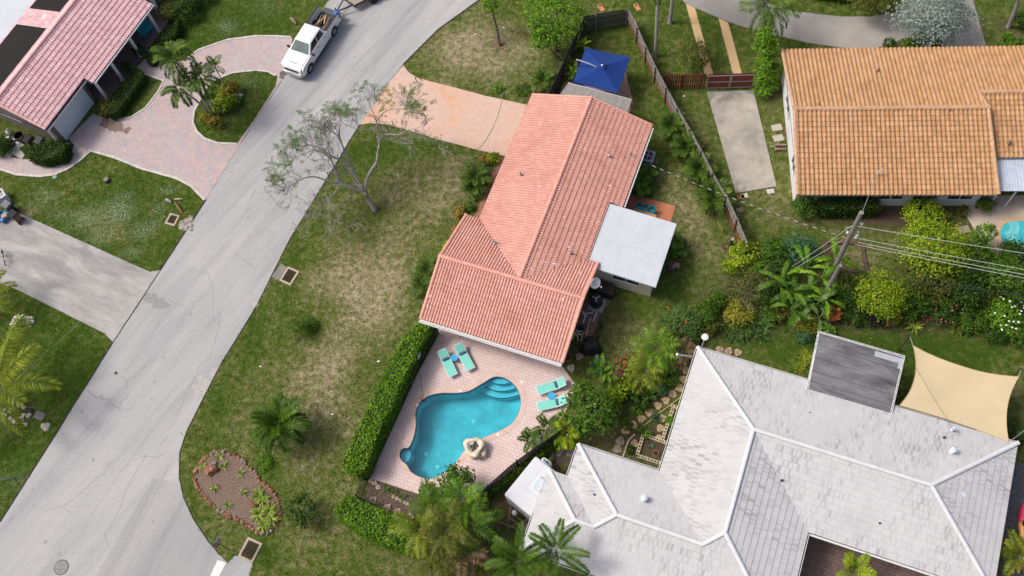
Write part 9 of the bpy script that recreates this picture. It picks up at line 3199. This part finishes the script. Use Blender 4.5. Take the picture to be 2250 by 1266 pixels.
# ------------------------------------------------------------------ grass
def grass():
	rng = np.random.default_rng(77)
	n = 330000
	x = rng.uniform(-52, 36, n)
	y = rng.uniform(4, 62, n)
	xy = np.column_stack([x, y])
	c = np.column_stack([x, y, np.full(n, -HCAM)]) @ CMN
	sx = 1125 + FOC * c[:, 0] / -c[:, 2]
	sy = 633 - FOC * c[:, 1] / -c[:, 2]
	ok = (sx > -60) & (sx < 2310) & (sy > -60) & (sy < 1330)
	for poly in HARD:
		if len(poly) > 2:
			px = [p[0] for p in poly]
			py = [p[1] for p in poly]
			bb = (x > min(px)) & (x < max(px)) & (y > min(py)) & (y < max(py)) & ok
			i = np.nonzero(bb)[0]
			if len(i):
				ins = inside(xy[i] + rng.normal(size=(len(i), 2)) * 0.05, poly)
				if poly is lpav_xy:
					ins &= ~inside(xy[i], isl_xy)
				ok[i[ins]] = False
	for hs_, fp_ in ((MAIN, [(0.55, .75), (9.5, .75), (13.75, 7.4), (13.75, 10.2), (9.7, 10.2), (9.7, 18.6), (1.75, 18.6), (1.75, 7.7), (.55, 7.7)]), (WH, fp), (OR, [(.1, .8), (18, .8), (18, 11.6), (.1, 11.6)]), (PK, [(-4.6, 0.3), (12, 0.3), (12, 12), (-4.6, 12)])):
		ok &= ~inside(xy, hs_.xy(fp_))
	ok &= field(SOIL, xy) < 0.55 + 0.3 * rng.random(n)
	xy = xy[ok]
	d = dryness(xy)
	keep = rng.random(len(xy)) < 1.0 - 0.35 * d
	xy, d = xy[keep], d[keep]
	n = len(xy)
	L_ = 0.10 + 0.10 * rng.random(n)
	az = rng.random(n) * 6.283
	tilt = 0.5 + 0.6 * rng.random(n)
	dr = np.column_stack([np.cos(az) * tilt, np.sin(az) * tilt, np.ones(n) * 0.5])
	dr /= np.linalg.norm(dr, axis=1, keepdims=True)
	sd = np.column_stack([-np.sin(az), np.cos(az), np.zeros(n)]) * (0.022 + 0.02 * rng.random((n, 1)))
	b = np.column_stack([xy, np.full(n, -0.005)])
	q = np.stack([b - sd, b + sd, b + dr * L_[:, None]], 1)
	me = bpy.data.meshes.new('grass')
	me.vertices.add(n * 3)
	me.vertices.foreach_set('co', q.astype(np.float32).ravel())
	me.loops.add(n * 3)
	me.loops.foreach_set('vertex_index', np.arange(n * 3, dtype=np.int32))
	me.polygons.add(n)
	me.polygons.foreach_set('loop_start', np.arange(0, n * 3, 3, dtype=np.int32))
	me.update()
	dd = np.clip(d - 0.10 + (rng.random(n) - 0.5) * 0.55, 0, 1)
	a = me.attributes.new('dry', 'FLOAT', 'POINT')
	a.data.foreach_set('value', np.repeat(dd, 3).astype(np.float32))
	a = me.attributes.new('weed', 'FLOAT', 'POINT')
	a.data.foreach_set('value', np.repeat(np.clip(field(WEED, xy), 0, 1), 3).astype(np.float32))
	me.materials.append(GRASS)
	o = bpy.data.objects.new('grass', me)
	COL.objects.link(o)
	o['kind'] = 'stuff'
grass()
def litter():
	rng = np.random.default_rng(5)
	n = 9000
	xy = np.column_stack([rng.uniform(-52, 36, n), rng.uniform(4, 62, n)])
	pd = np.sin(xy[:, 0] * .7) * np.sin(xy[:, 1] * .9) + rng.random(n) * 1.6
	ok = pd > 0.9
	for hs_, fp_ in ((MAIN, [(0, 0), (10, 0), (14.2, 7), (14.2, 12), (10.3, 12), (10.3, 19.3), (1, 19.3), (1, 8), (0, 8)]), (WH, fp), (OR, [(0, 0), (18, 0), (18, 12.4), (0, 12.4)]), (PK, [(-5.2, 0), (12, 0), (12, 16), (-5.2, 16)])):
		ok &= ~inside(xy, hs_.xy(fp_))
	for poly in (deck_xy, np_xy):
		ok &= ~inside(xy, offset_poly(poly, 0.3))
	on_road = inside(xy, offset_poly(road_xy, -1.0)) | inside(xy, offset_poly(drive_xy, -0.4)) | inside(xy, lpav_xy) | inside(xy, conc_xy)
	ok &= ~on_road | (rng.random(n) < 0.06)
	xy = xy[ok]
	n = len(xy)
	nr = rng.normal(size=(n, 3)) * 0.35 + [0, 0, 1]
	sz = 0.05 + 0.07 * rng.random(n)
	lm = LM()
	lm.leaves(np.column_stack([xy, 0.06 + 0.05 * rng.random(n)]), np.cross(nr, rng.normal(size=(n, 3))), nr, sz, sz * 0.55, rng.random(n))
	o = lm.build('leaf_litter', leaf_mat('dead_leaf', ((0.10, 0.055, 0.025), (0.28, 0.19, 0.08), (0.45, 0.38, 0.2)), 0.1), None)
	o['kind'] = 'stuff'
litter()
